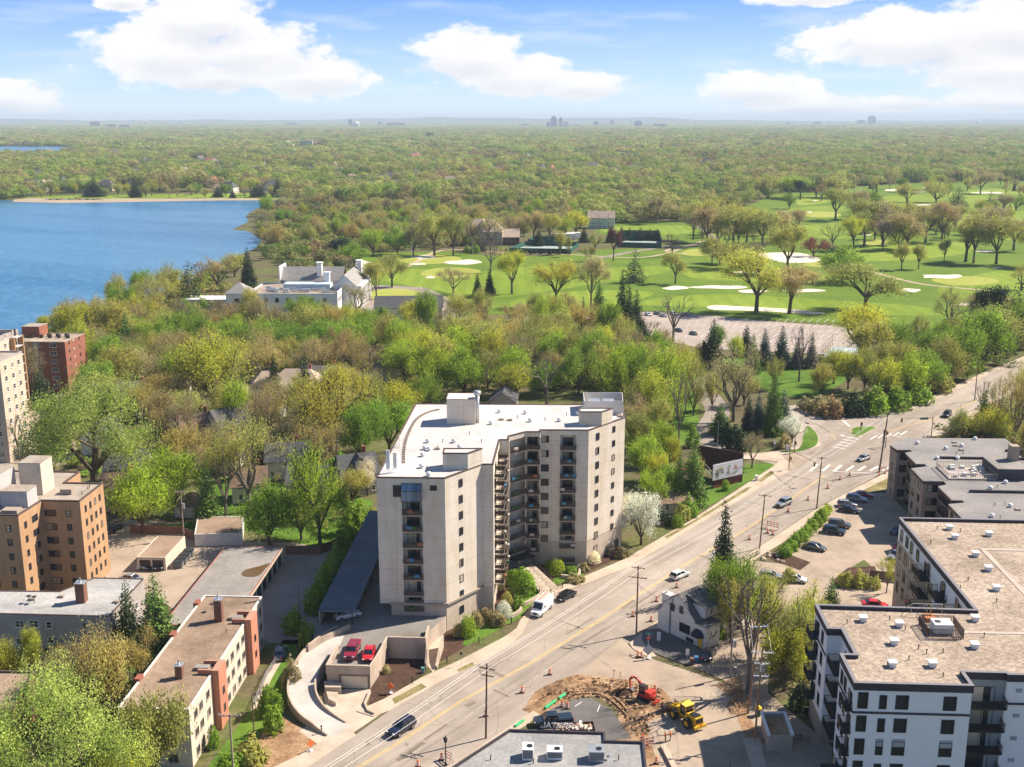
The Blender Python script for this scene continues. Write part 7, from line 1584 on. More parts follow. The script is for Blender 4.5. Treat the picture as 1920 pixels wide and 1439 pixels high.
# ------------------------------------------------------------------ small white gabled house by the road
def white_house():
 a = P(1233,1178); b = P(1322,1219); ang = math.atan2(b.y - a.y, b.x - a.x); t = thing('gabled_shop', 'small white brick house with steep gable, chimney and curved dark awning', 'house', a, ang)
 W = MB(); D_ = 9.5; prof = [(0,0),(0,3.5),(1.0,4.5),(1.6,5.6),(4.6,8.0),(8.4,4.4),(8.4,0)]
 n = len(prof); vs = [(x, 0, z_) for x, z_ in prof] + [(x, D_, z_) for x, z_ in prof]; W.add(vs, [tuple(range(n - 1,-1,-1)), tuple(range(n, 2 * n))] + [(i, (i + 1) % n, n + (i + 1) % n, n + i) for i in range(n)])
 W.box(8.38,.05,0,10.8,3.8,4.0); W.build('wall', WH2, t)
 m = MB();
 for (x0, z0, x1, z1) in ((-.1,3.45,1.0,4.55),(1.0,4.55,1.55,5.65),(1.4,5.5,4.6,8.12),(8.75,4.15,4.6,8.12)):
  T = .14; vs = [(x0,-.15, z0),(x1,-.15, z1),(x1, D_ + .2, z1),(x0, D_ + .2, z0)]; vs += [(x, y, z_ + T) for x, y, z_ in vs]; m.add(vs, [(0,1,2,3),(4,7,6,5),(0,4,5,1),(1,5,6,2),(2,6,7,3),(3,7,4,0)])
 m.box(8.3,-.05,4.0,11.0,4.0,4.14); r = m.build('roof', SHG, t, fix=True)
 m = MB(); m.box(.9,-.12,0,2.7,1.0,7.0); m.box(.8,-.22,7.0,2.8,1.1,7.2); m.tube((1.5,.4,7.2),(1.5,.4,7.6),.2); m.build('chimney', WH2, t)
 m = MB(); m.box(5.2,1.6,4.6,9.2,7.6,6.6); dw = m.build('dormer', WH2, t); m = MB(); m.add([(4.5,1.3,7.9),(9.6,1.3,6.55),(9.6,7.9,6.55),(4.5,7.9,7.9),(4.5,1.3,8.05),(9.6,1.3,6.7),(9.6,7.9,6.7),(4.5,7.9,8.05)],[(3,2,1,0),(4,5,6,7),(0,1,5,4),(1,2,6,5),(2,3,7,6),(3,0,4,7)]); m.build('dormer_roof', SHG, dw)
 def w(x, z_, ww, h, y=-.004, rz=0, st='dark', par=t): f, g = win_mesh(ww, h, st); o = link('window', f, par); o.location = (x, y, z_); o.rotation_euler = (0,0, rz); link('pane', g, o)
 w(3.3,4.5,.95,1.4); w(5.3,4.7,.85,1.4); w(6.2,1.4,2.4,1.7); w(7.4,.15,1.6,.75); w(9.204,5.0,.9,1.3,3.2, math.pi / 2, 'white', dw); w(9.204,5.0,.9,1.3,6, math.pi / 2, 'white', dw)
 m = MB(); m.box(9.2,-.05,.1,10.2,-.004,2.2); m.build('yellow_door', M('yellow_door_paint', (.72,.45,.04),.5,.08), t)['label'] = 'bright yellow door under the awning'
 m = MB(); k = 9; vs = []
 for j, (rr_, y) in enumerate(((1.25,0),(1.1,-.55),(.65,-1.0))):
  for i in range(k): th = math.pi * i / (k - 1); vs.append((9.2 + rr_ * math.cos(th) * 1.05, y, 2.0 + rr_ * math.sin(th)))
 m.add(vs, [(j * k + i, j * k + i + 1,(j + 1) * k + i + 1,(j + 1) * k + i) for j in range(2) for i in range(k - 1)] + [tuple(2 * k + i for i in range(k))]); m.build('awning', M('black_awning', (.02,.03,.045),.7,.1), t)
 m = MB(); m.tube((2.9,-.06,0),(2.9,-.06,4.4),.06, n=6); m.tube((2.9,-.06,4.4),(3.4,-.06,6.8),.06, n=6); m.build('drain_pipe', FR_D, t)
 m = MB()
 for y, z_, h in ((1.2,1.5,.5),(1.5,2.0,.9),(2.4,1.6,.5),(1.9,1.3,.9),(2.7,2.0,.7)): m.box(10.8, y, z_, 10.83, y + .14, z_ + h); m.box(10.8, y - .15, z_ + h * .5,10.83, y + .3, z_ + h * .5 + .12)
 m.build('wall_sign', FR_D, t)
 sheet('dark_forecourt', [(1205,1182),(1233,1180),(1322,1222),(1330,1240),(1290,1250),(1216,1222),(1203,1200)],.135, mt_dark)
 bb = P(1318,1150); gable_house('rear_house', 'grey hipped house wing half hidden behind the white gabled shop', a.x + 11.6, a.y + 1.5,7,6,4.2,2.2, ang + math.pi / 2, WH2, SHG, chim=False, hip=True, cat='house')
white_house()
# billboard: two boards on a triangular frame
def billboard():
 a = P(1336,918); b = P(1391,905); t = thing('billboard', 'angled double billboard with pale picture panel and dark timber back', 'billboard', a); A = Vector((0,0)); Bv = Vector((b.x - a.x, b.y - a.y)); bk = P(1318,888); K = Vector((bk.x - a.x, bk.y - a.y))
 def board(p, q, z0, z1, th, name, mt): m = MB(); d = (q - p).normalized(); n = Vector((-d.y, d.x)) * th; m.prism([tuple(p), tuple(q), tuple(q + n), tuple(p + n)], z0, z1, bottom=True); return m.build(name, mt, t)
 fp = board(A, Bv, 2.2,6.1,.22, 'picture_panel', M('poster_white', (.60,.60,.64),.6,.12,2)); board(A + Vector((.2,.4)), Bv + Vector((0,.35)),0,2.2,.15, 'skirt', M('dark_red_timber', (.16,.045,.035),.9,.3,2,10))
 back = K + Vector((-1.5,0)); board(Bv + Vector((.1,.3)), back, 1.6,7.6,.25, 'back_panel', M('dark_brown_timber', (.06,.028,.024),.9,.4,1.5,8)); board(A + Vector((0,.3)), Bv + Vector((.2,.3)),6.05,6.2,.3, 'frame_top', FR_D)
 rr = random.Random(6); d = Bv.normalized(); L_ = Bv.length; n = Vector((d.y, -d.x)) * .02; cols = [(.10,.28,.10),(.45,.22,.14),(.16,.12,.14),(.35,.36,.12),(.10,.10,.12),(.50,.34,.40),(.32,.14,.07)]
 for i in range(20):
  u = rr.choice([.08,.14,.25,.30,.52,.56,.72,.78,.84,.93]) * L_ + rr.uniform(-.3,.3); z_ = rr.uniform(2.9,5.2); w_, h = rr.uniform(.15,.55), rr.uniform(.3,.8); m = MB(); c = A + d * u + n * (1 + i * .05)
  k = 7; m.add([(c.x + d.x * w_ * math.cos(x) * rr.uniform(.6,1), c.y + d.y * w_ * math.cos(x), z_ + h * math.sin(x) * rr.uniform(.6,1)) for x in [j * 6.283 / k for j in range(k)]],[tuple(range(k))]); m.build('poster_shape', M('poster_ink_%d' % (i % 7), cols[i % 7],.7,.2,5), fp)
 m = MB()
 for k in range(4): q = A + (Bv) * (k / 3); m.box(q.x - .12, q.y + .3,0, q.x + .12, q.y + .55,6)
 for k in range(4): q = Bv + (back - Bv) * (k / 3); m.box(q.x - .12, q.y + .2,0, q.x + .12, q.y + .45,7.4)
 m.build('frame', FR_D, t); m = MB(); m.beam((back.x, back.y, 4.5),(A.x, A.y + .4,4.2),.12,.12); m.beam((back.x * .5, back.y * .6,3.2),(A.x, A.y + .4,3),.12,.12); m.build('brace', MT_G, t)
billboard()
# walled concrete bin by the utility poles
pts = UP_([(29.2,142.0),(32.6,142.2),(32.6,148.4),(29.2,148.2)]); B = Bld('walled_bin', 'open concrete bin with white coping beside the utility poles', 'bin', pts)
m = MB(); ring_band(m, pts, .3,0,2.5); B.part(m, 'wall', CONC); m = MB(); m.wall([pts[0], pts[3], pts[2], pts[1]],.42,2.5,2.72); B.part(m, 'coping', MT_W); m = MB(); m.poly(inset(pts, .28),2.0); B.part(m, 'fill', mt_dirt)
# fences
def fence(pts, h, mat, label, kind='board', name='fence', post=2.4):
 pts = [Vector(P2(*p)) for p in pts]; t = thing(name, label, 'fence', pts[0]); o = pts[0]; m = MB(); pm = MB()
 for i in range(len(pts) - 1):
  a, b = pts[i] - o, pts[i + 1] - o; L_ = (b - a).length; d = (b - a) / L_
  if kind == 'board': m.wall([tuple(a), tuple(b)],.06,.05, h)
  else:
   for zz in (h * .35, h * .95): m.beam((*a, zz),(*b, zz),.05,.06)
   k = int(L_ / .2)
   for j in range(k + 1): q = a + d * L_ * j / max(k, 1); m.box(q.x - .015, q.y - .015,.05, q.x + .015, q.y + .015, h)
  for j in range(int(L_ / post) + 1): q = a + d * j * post; pm.box(q.x - .06, q.y - .06,0, q.x + .06, q.y + .06, h + .1)
 m.build('panel', mat, t); pm.build('posts', mat, t); return t
TIM = M('weathered_timber', (.20,.115,.075),.9,.3,2,12); BRF = M('brown_fence', (.16,.11,.085),.9,.3,2,10)
fence([(245,1000),(340,1003),(362,1012)],1.9, TIM, 'brown board fence behind the small flat garage'); fence([(537,1040),(600,1040),(640,1022)],1.9, TIM, 'brown board fence at the top of the shaded lane')
fence([(1626,1100),(1630,1085),(1690,1092)],1.8, BRF, 'dark board fence at the foot of the small yellow tree'); fence([(1233,985),(1262,988),(1315,955)],.9, FR_T, 'pale picket fence below the billboard', 'rail')
fence([(1360,1062),(1395,1056),(1425,1040)],1.1, FR_D, 'thin dark railing at the lower pavement', 'rail'); fence([(1440,1392),(1500,1390),(1520,1396)],1.0, FR_D, 'short dark railing below the concrete bin', 'rail')
fence([(1395,1172),(1445,1162)],.9, TIM, 'low timber rail behind the bare tree', 'rail')
fence([(475,1330),(500,1270),(530,1225)],1.1, MT_G, 'thin metal handrail beside the sloping garden path', 'rail')
path_strip('path', [(478,1332),(502,1272),(533,1222)],1.4,.05, mt_conc)
# ------------------------------------------------------------------ vehicles
def paint(name, c, metal=.2):
 m, nt, b = nodes(name); setb(b, .28, metal, .5); b.inputs['Base Color'].default_value = c + (1,); b.inputs['Coat Weight'].default_value = .5; b.inputs['Coat Roughness'].default_value = .08; return m
PA = {'black': paint('paint_black', (.012,.012,.016)), 'silver': paint('paint_silver', (.42,.43,.44),.6), 'white': paint('paint_white', (.72,.72,.72),0), 'red': paint('paint_red', (.55,.02,.025),.1), 'maroon': paint('paint_maroon', (.30,.022,.045),.3), 'grey': paint('paint_grey', (.13,.135,.14),.5),
  'blue': paint('paint_dark_blue', (.03,.05,.075),.4), 'navy': paint('paint_navy', (.02,.025,.06),.3), 'steel': paint('paint_steel', (.26,.29,.32),.5)}
TYRE = M('tyre_rubber', (.022,.022,.022),.9,.2,5); RIM = M('wheel_rim', (.4,.4,.42),.35,.1,5, metal=.8); CGL, nt_, b_ = nodes('car_glass'); setb(b_, .06,0,.7); b_.inputs['Base Color'].default_value = (.015,.02,.025,1)
HL = M('headlight_glass', (.75,.76,.78),.15,.05); TL = M('taillight_red', (.42,.015,.015),.25,.05); BLK = M('black_plastic', (.025,.025,.027),.6,.1)
_vm = {}
def ringx(x, w, z0, zt, tw=.86, sh=.62):
 zs = z0 + (zt - z0) * sh; p = [(w * .90, z0),(w, z0 + .22),(w * 1.0, zs),(w * .965, zt - .05),(w * tw, zt),(w * .4, zt + .015)]
 return [(x, y, z) for y, z in p] + [(x, -y, z) for y, z in p[::-1]]
def vehicle_meshes(kind):
 if kind in _vm: return _vm[kind]
 K = {'sedan': dict(L=4.75, W=.92, top=[(-2.37,.62,.80),(-2.25,.84,.87),(-1.6,.96,.97),(-.9,.97,1),(.7,.93,1),(1.6,.82,.97),(2.2,.66,.90),(2.37,.50,.80)], cab=(-1.75,-1.05,.35,1.15), zb=.93, zr=1.44, wx=(-1.4,1.42), r=.33),
   'suv': dict(L=4.9, W=.97, top=[(-2.45,.80,.86),(-2.35,1.05,.93),(-1.6,1.08,1),(.75,1.06,1),(1.6,1.0,.98),(2.25,.86,.93),(2.45,.62,.85)], cab=(-2.33,-2.0,.30,1.05), zb=1.05, zr=1.72, wx=(-1.45,1.48), r=.37),
   'wagon': dict(L=4.5, W=.92, top=[(-2.25,.75,.84),(-2.15,.95,.9),(-1.5,1.0,1),(.7,.98,1),(1.5,.90,.97),(2.1,.75,.91),(2.25,.56,.82)], cab=(-2.12,-1.75,.25,1.05), zb=.97, zr=1.55, wx=(-1.35,1.37), r=.33),
   'pickup': dict(L=5.9, W=1.0, top=[(-2.95,1.05,.95),(-2.9,1.18,.98),(-.7,1.18,1),(1.35,1.16,1),(2.2,1.12,.97),(2.85,1.02,.94),(2.95,.72,.88)], cab=(-.75,-.55,1.0,1.55), zb=1.16, zr=1.85, wx=(-1.75,1.95), r=.40),
   'van': dict(L=5.95, W=1.0, top=[(-2.97,2.45,.98),(-2.9,2.6,1),(1.0,2.62,1),(1.35,2.45,1),(1.9,1.55,1),(2.2,1.18,.98),(2.85,1.02,.94),(2.97,.70,.88)], cab=None, zb=0, zr=0, wx=(-1.8,2.0), r=.36)}[kind]
 z0 = .27 if kind not in ('pickup', 'suv') else .34; W = K['W']; m = MB()
 m.loft([ringx(x, W * k, z0 + (.12 if abs(x) > K['L'] / 2 - .05 else 0), zt, .86 if kind != 'van' or zt < 1.6 else .80) for x, zt, k in K['top']]); out = {}
 g = MB(); rf = MB()
 if K['cab']:
  a, b, c, d = K['cab']; zb, zr = K['zb'] - .03, K['zr']; wb, wr = W * .90, W * .70
  base = [(a, -wb, zb),(d, -wb * .96, zb - .02),(d, wb * .96, zb - .02),(a, wb, zb)]; top = [(b, -wr, zr - .04),(c, -wr * .97, zr - .02),(c, wr * .97, zr - .02),(b, wr, zr - .04)]
  g.add(base + top, [(0,1,5,4),(1,2,6,5),(2,3,7,6),(3,0,4,7)])
  e = .04; rf.loft([[(b - .06,-wr - e, zr - .05),(b - .06, wr + e, zr - .05),(b - .02, wr * .8, zr + .01),(b - .02,-wr * .8, zr + .01)],[((b + c) / 2,-wr - e, zr - .02),((b + c) / 2, wr + e, zr - .02),((b + c) / 2, wr * .8, zr + .05),((b + c) / 2,-wr * .8, zr + .05)],[(c + .05,-wr - e + .02, zr - .04),(c + .05, wr + e - .02, zr - .04),(c, wr * .8, zr + .01),(c, -wr * .8, zr + .01)]])
  for s in (-1,1):
   for (x0, x1) in ((a + .02, b - .02),(d - .02, c + .02)): rf.beam((x0, s * wb * .985, zb),(x1, s * (wr + .02), zr - .04),.09,.05)
   xm = (a + d) / 2 - .05; rf.beam((xm, s * (wb + .005), zb),(xm, s * (wr + .03), zr - .04),.08,.04)
 else:
  g.add([(1.42,-.80,2.28),(1.42,.80,2.28),(2.02,.86,1.36),(2.02,-.86,1.36)],[(0,3,2,1)]); g.v = [(x + .03, y, z + .04) for x, y, z in g.v]
  for s in (-1,1): o = len(g.v); g.add([(.45, s * 1.01,1.35),(1.6, s * 1.01,1.35),(1.2, s * .985,2.05),(.45, s * .985,2.1)],[(0,1,2,3) if s < 0 else (3,2,1,0)])
  for s in (-.45,.15): rf.beam((-2.7, s, 2.72),(.9, s, 2.72),.06,.06); rf.beam((-2.7, s + .4,2.72),(.9, s + .4,2.72),.06,.06)
  for i in range(9): rf.box(-2.6 + i * .42,-.45,2.70,-2.55 + i * .42,-.05,2.74)
 if kind == 'pickup': m.box(-2.85,-.84,1.19,-.82,.84,1.25)
 w = MB(); r = K['r']; w.tube((0,-.11,0),(0,.11,0), r, n=18); rm = MB(); rm.tube((0,-.125,0),(0,.125,0), r * .58, n=12)
 hl = MB(); hl.box(-.06,-.19,-.07,.05,.19,.07); tl = MB(); tl.box(-.04,-.16,-.1,.05,.16,.1); mr = MB(); mr.box(-.08,-.09,-.07,.08,.09,.07); gr = MB(); gr.box(-.02,-.42,-.12,.03,.42,.12); gr.box(-.02,-.3,-.32,.03,.3,-.18); pl = MB(); pl.box(-.03,-.2,-.08,.02,.2,.08)
 _vm[kind] = dict(K=K, body=m, glass=g.mesh('windows', CGL), roof=rf, wheel=w.mesh('wheel', TYRE), rim=rm.mesh('rim', RIM), hl=hl.mesh('headlight', HL), tl=tl.mesh('taillight', TL), mr=mr, gr=gr.mesh('grille', BLK), pl=pl.mesh('plate', MT_W)); return _vm[kind]
_vp = {}
def vehicle(kind, col, px, py, hx, hy, name, label, cat, z=.04, group=None):
 """Centre at photo point (px, py), facing photo point (hx, hy)."""
 V = vehicle_meshes(kind); K = V['K']; q = P(px, py, z); h = P(hx, hy, z); ang = math.atan2(h.y - q.y, h.x - q.x)
 t = thing(name, label, cat, q, ang, group); k = (kind, col)
 if k not in _vp:
  me = V['body'].mesh('body', PA[col]);
  for p in me.polygons: p.use_smooth = False
  _vp[k] = (me, V['roof'].mesh('roof', PA[col] if kind != 'van' else M('ladder_orange', (.62,.20,.09),.6)), V['mr'].mesh('mirror', PA[col]))
 body, roof, mr = _vp[k]; bo = link('body', body, t); bv = bo
 link('windows', V['glass'], t); link('roof' if kind != 'van' else 'ladder_rack', roof, t)
 L_, W = K['L'], K['W']; zh = {'sedan': .62, 'suv': .82, 'wagon': .70, 'pickup': .92, 'van': .92}[kind]
 for x in K['wx']:
  for s in (-1,1): w = link('wheel', V['wheel'], t); w.location = (x, s * (W - .08), K['r']); link('rim', V['rim'], w)
 for s in (-1,1):
  o = link('headlight', V['hl'], t); o.location = (L_ / 2 - .06, s * W * .66, zh); o = link('taillight', V['tl'], t); o.location = (-L_ / 2 + .03, s * W * .70, zh + .12)
  o = link('mirror', mr, t); o.location = ((K['cab'][3] - .35) if K['cab'] else 1.45, s * (W + .08),(K['zb'] + .08) if K['cab'] else 1.5)
 o = link('grille', V['gr'], t); o.location = (L_ / 2 - .01,0, zh - .05); o = link('plate', V['pl'], t); o.location = (-L_ / 2 + .0,0, zh - .05); return t
RX, RY = 60,-38
def drive(kind, col, px, py, s, name, label, cat='car', dx=60, dy=-38, **k): return vehicle(kind, col, px, py, px + s * dx, py + s * dy, name, label, cat, **k)
drive('suv', 'navy', 753,1371,-1, 'moving_car', 'dark navy utility car driving down the avenue towards the bottom edge')
drive('van', 'white', 1016,1147,-1, 'delivery_van', 'white high-roofed van with orange ladders parked at the kerb', 'van', dx=35, dy=-32)
drive('sedan', 'black', 1061,1122,-1, 'parked_car', 'black hatchback parked behind the white van', dx=40, dy=-20)
drive('wagon', 'white', 1274,1083,1, 'moving_car', 'white car passing on the avenue behind the gabled house', dx=50, dy=-22)
drive('suv', 'silver', 1469,948,-1, 'moving_car', 'silver utility car beside an orange barrel on the avenue', dx=40, dy=-18)
drive('sedan', 'silver', 1619,863,-1, 'moving_car', 'silver sedan crossing the junction', dx=40, dy=-14)
drive('suv', 'black', 1775,781,-1, 'moving_car', 'black utility car on the upper road beyond the junction', dx=20, dy=-16)
vehicle('pickup', 'maroon', 661,1226,653,1246, 'parked_pickup', 'dark red pickup truck on the parking deck', 'pickup', z=2.92)
vehicle('sedan', 'red', 692,1231,686,1252, 'parked_car', 'bright red coupe on the parking deck', 'car', z=2.92)
vehicle('sedan', 'white', 652,1158,690,1150, 'parked_car', 'white car under the near end of the carport', 'car', z=2.92)
vehicle('pickup', 'blue', 1037,1358,995,1362, 'parked_pickup', 'dark grey-blue pickup truck with covered bed behind the shop', 'pickup')
vehicle('sedan', 'black', 1329,1232,1344,1206, 'parked_car', 'black car with red tail lights parked beside the gabled house', 'car', z=.14)
G_ = 'cars in the car park right of the avenue'
for i, (k, c, x, y, hx, hy, lb) in enumerate((('sedan', 'grey', 1528,1030,1570,1040, 'grey sedan parked alone nearest the mulch bed'),('suv', 'blue', 1564,1000,1600,1006, 'dark utility car parked second in the row'),('suv', 'grey', 1574,988,1610,992, 'grey utility car with roof rails behind the dark one'),
  ('sedan', 'black', 1592,960,1630,966, 'black sedan in the middle of the row'),('wagon', 'silver', 1588,950,1626,952, 'silver wagon behind the black sedan'),('suv', 'steel', 1606,940,1640,944, 'steel-grey utility car near the top of the row'),('sedan', 'maroon', 1618,932,1650,934, 'maroon car at the far top of the row'),
  ('sedan', 'red', 1688,1030,1660,1046, 'dark red car beside the white building corner'),('sedan', 'silver', 1680,1045,1655,1058, 'silver car beside the dark red one'),('sedan', 'navy', 1686,1000,1660,1006, 'navy car shaded by the grey roof apartments'))):
 vehicle(k, c, x, y, hx, hy, 'parked_car', lb, 'car', group=G_)
for k, c, x, y, hx, hy, lb in (('sedan', 'silver', 248,1090,285,1096, 'grey-green sedan parked beside the silver roof'),('sedan', 'black', 216,995,232,985, 'black car parked beside the orange brick block'),('sedan', 'white', 268,1062,262,1076, 'white car before the small flat garage'),('sedan', 'black', 284,1063,280,1078, 'black car before the small flat garage'),
  ('wagon', 'grey', 300,1064,296,1079, 'grey car before the small flat garage'),('sedan', 'red', 1640,1139,1668,1141, 'red car seen just over the white building parapet'),('sedan', 'white', 1362,1092,1378,1080, 'white car parked under the tree behind the gabled house'),('sedan', 'silver', 1246,915,1262,905, 'silver car in the drive beside the tall tower tree'),
  ('wagon', 'silver', 1445,1085,1475,1087, 'pale car at the alley mouth under the olive tree'),('sedan', 'grey', 525,1230,530,1215, 'dark car parked beside the lane shed'),('sedan', 'white', 1490,1090,1520,1094, 'white car half hidden by leaves in the alley')):
 vehicle(k, c, x, y, hx, hy, 'parked_car', lb, 'car')
for i, (x, y, c) in enumerate(((988,586, 'white'),(995,592, 'silver'),(1002,598, 'white'),(1215,592, 'white'),(1232,590, 'grey'),(1243,594, 'silver'),(1262,590, 'white'),(1285,592, 'silver'),(1272,622, 'black'),(1300,628, 'grey'),(860,600, 'white'),(1140,606, 'silver'),(1010,590, 'black'))):
 vehicle('sedan', c, x, y, x + 12, y + 4, 'parked_car', '%s car in the golf club car park, %s in its row' % (c, ORD[i] or 'first'), 'car', group='cars in the golf club car park')
rr = random.Random(31)
for i in range(16):
 x = 88 + i * 6.8; vehicle('sedan', ['white', 'black', 'silver', 'blue', 'red'][i % 5], x, 374.5 + (i % 2) * .8, x + 4,375.2, 'beach_car', '%s tiny car parked along the far beach, a %s one' % ((ORD[i] + '-from-left') if i else 'leftmost', ['white', 'black', 'silver', 'blue', 'red'][i % 5]), 'car', group='tiny cars along the far beach')

# ------------------------------------------------------------------ excavator and wheel loader
EXR = M('excavator_red', (.58,.055,.035),.5,.12,2); LDY = M('loader_yellow', (.62,.36,.02),.5,.15,2,8); LDT = M('roof_yellow', (.80,.55,.08),.5,.08); STL = M('worn_steel', (.12,.095,.08),.7,.3,3)
def excavator():
 q = P(1212,1312); h = P(1175,1296); ang = math.atan2(h.y - q.y, h.x - q.x); t = thing('excavator', 'red compact excavator digging in the dirt strip', 'excavator', q, ang)
 for s in (-1,1):
  m = MB(); m.loft([[(x, s * .75 + y, .38 + z_) for x, z_ in ((-1.25,0),(-1.1,-.3),(1.1,-.3),(1.25,0),(1.1,.3),(-1.1,.3))] for y in (-.22,.22)]); m.build('track', BLK, t, fix=True)
 m = MB(); m.box(-.7,-.55,.35,.7,.55,.72); m.build('undercarriage', STL, t)
 m = MB(); m.prism([(-1.2,-.8),(.75,-.8),(.95,-.3),(.95,.85),(-1.1,.85),(-1.4,.3),(-1.4,-.3)],.75,1.15, bottom=True); m.box(-1.3,-.78,1.15,-.15,.80,1.75); m.build('body', EXR, t)
 m = MB(); m.box(-.2,.02,1.15,.95,.84,1.22);
 for x, y in ((-.18,.04),(.9,.04),(.9,.8),(-.18,.8)): m.beam((x, y, 1.2),(x * .92, y, 2.45),.08,.08)
 m.box(-.25,0,2.42,.92,.86,2.52); cb = m.build('cab', BLK, t); m = MB(); m.box(-.15,.06,1.22,.87,.78,2.42); m.build('cab_glass', CGL, cb)
 m = MB(); pts = [(.85,-.25,1.0),(1.5,-.25,2.4),(2.6,-.25,2.9),(3.3,-.25,2.2)]
 for i in range(3): m.beam(pts[i], pts[i + 1],.24,.34 - i * .04)
 m.build('boom', EXR, t); m = MB(); m.beam((3.0,-.25,2.75),(3.5,-.25,2.1),.2,.26); m.beam((3.45,-.25,2.3),(3.35,-.25,.75),.18,.24); m.build('arm', EXR, t)
 m = MB(); m.loft([[(3.35 + x, y, .35 + z_) for x, z_ in ((0,.45),(.05,.1),(-.25,-.25),(-.65,-.2),(-.8,.1),(-.35,.35))] for y in (-.6,.1)]); m.build('bucket', STL, t, fix=True)
 m = MB(); m.tube((1.2,-.25,1.3),(2.0,-.25,2.5),.06); m.tube((2.0,-.25,2.95),(3.1,-.25,2.9),.05); m.build('cylinder', MT_G, t); m = MB(); m.box(-1.95,-.9,.1,-1.85,.9,.55); m.beam((-1.2,-.4,.35),(-1.9,-.4,.35),.12,.12); m.beam((-1.2,.4,.35),(-1.9,.4,.35),.12,.12); m.build('blade', EXR, t)
excavator()
def loader():
 q = P(1284,1352); h = P(1245,1325); ang = math.atan2(h.y - q.y, h.x - q.x); t = thing('wheel_loader', 'yellow wheel loader with raised dirt-filled bucket', 'loader', q, ang)
 w = MB(); w.tube((0,-.28,0),(0,.28,0),.82, n=22); wm = w.mesh('wheel', TYRE); r = MB(); r.tube((0,-.3,0),(0,.3,0),.42, n=14); rmm = r.mesh('rim', LDY)
 for x in (-1.75,1.35):
  for s in (-1,1): o = link('wheel', wm, t); o.location = (x, s * 1.05,.82); link('rim', rmm, o)
 m = MB(); m.prism([(-3.3,-.75),(-.6,-.7),(-.6,.7),(-3.3,.75)],.75,1.25, bottom=True); m.box(-3.2,-.68,1.25,-1.1,.68,2.05); m.box(-3.55,-1.1,.55,-3.25,1.1,.95); m.build('rear_body', LDY, t)
 m = MB(); m.box(-3.3,-.62,1.25,-3.18,.62,1.95); m.box(-2.9,-.55,2.05,-1.5,.55,2.15); m.build('engine_grille', BLK, t)
 m = MB(); m.box(-.5,-.45,.7,1.9,.45,1.15); m.box(1.0,-.5,1.1,1.8,.5,1.9); m.build('front_frame', LDY, t)
 m = MB(); m.box(-1.0,-.75,1.25,.45,.75,1.4)
 for x, y in ((-.95,-.7),(.4,-.7),(.4,.7),(-.95,.7)): m.beam((x, y, 1.4),(x * .9, y, 3.0),.1,.1)
 cb = m.build('cab', LDY, t); m = MB(); m.box(-.85,-.66,1.4,.36,.66,2.95); m.build('cab_glass', CGL, cb); m = MB(); m.box(-1.1,-.88,3.0,.55,.88,3.14); m.build('cab_roof', LDT, cb)
 m = MB()
 for s in (-1,1): m.beam((1.3, s * .55,1.7),(2.4, s * .55,1.55),.14,.38); m.beam((2.4, s * .55,1.55),(3.2, s * .55,1.0),.14,.34)
 m.beam((2.4,-.55,1.5),(2.4,.55,1.5),.2,.2); m.beam((1.6,0,1.9),(2.9,0,1.55),.12,.2); m.build('lift_arm', LDY, t)
 m = MB(); pf = [(3.2,1.35),(3.15,.75),(3.5,.45),(4.3,.55),(4.35,.65),(3.55,.58),(3.3,.82),(3.32,1.35)]; m.loft([[(x, y, z_) for x, z_ in pf] for y in (-1.35,1.35)]); m.box(3.2,-1.38,.5,4.1,-1.33,1.2); m.box(3.2,1.33,.5,4.1,1.38,1.2); b_ = m.build('bucket', STL, t, fix=True)
 rr = random.Random(1); m = MB(); n = 9; g = [[(3.3 + .85 * i / (n - 1),-1.28 + 2.56 * j / (n - 1),.62 + .62 * math.sin(math.pi * (i + .5) / n) * math.sin(math.pi * (j + .5) / n) * rr.uniform(.75,1.15)) for j in range(n)] for i in range(n)]
 m.add([p for r_ in g for p in r_],[(i * n + j, i * n + j + 1,(i + 1) * n + j + 1,(i + 1) * n + j) for i in range(n - 1) for j in range(n - 1)]); m.build('dirt_load', mt_mulch, b_)
 m = MB(); m.add([(-3.56,-.28,1.0),(-3.56,.28,1.0),(-3.56,0,1.5)],[(0,2,1)]); m.build('warning_triangle', M('triangle_orange', (.8,.2,.03)), t); m = MB(); m.tube((-1.9,.3,2.1),(-1.9,.3,2.9),.06); m.build('exhaust_pipe', BLK, t)
loader()
# flatbed trailer full of rubble behind the shop
q = P(1076,1377); t = thing('rubble_trailer', 'dark open trailer filled with pale rubble beside the pickup', 'trailer', q, -GA + .12); m = MB(); m.box(-3,-1.1,.45,3,1.1,.55)
for a in ((-3,-1.1,3,-1.02),(-3,1.02,3,1.1),(-3,-1.02,-2.92,1.02),(2.92,-1.02,3,1.02)): m.box(a[0], a[1],.55, a[2], a[3],1.35)
m.build('bed', M('dark_maroon_metal', (.07,.03,.04),.6,.2), t); rr = random.Random(5); m = MB()
for i in range(70):
 x, y = rr.uniform(-2.7,2.7), rr.uniform(-.85,.85); T = Matrix.Translation((x, y, 1.05 + rr.uniform(0,.35))) @ Matrix.Rotation(rr.uniform(0,3),4,(rr.random(), rr.random(),1)); s = rr.uniform(.12,.38); m.box(-s, -s * .6,-s * .3, s, s * .6, s * .3, i % 2, T)
m.box(-2.8,-.95,.55,2.8,.95,1.0); m.build('rubble', [M('rubble_tan', (.55,.38,.24),.9,.2,3), M('rubble_white', (.66,.60,.54),.9,.15,3)], t)
for x in (-.6,.5):
 for s in (-1,1): m = MB(); m.tube((x, s * 1.12 - .1,.38),(x, s * 1.12 + .1,.38),.36, n=14); m.build('wheel', TYRE, t)
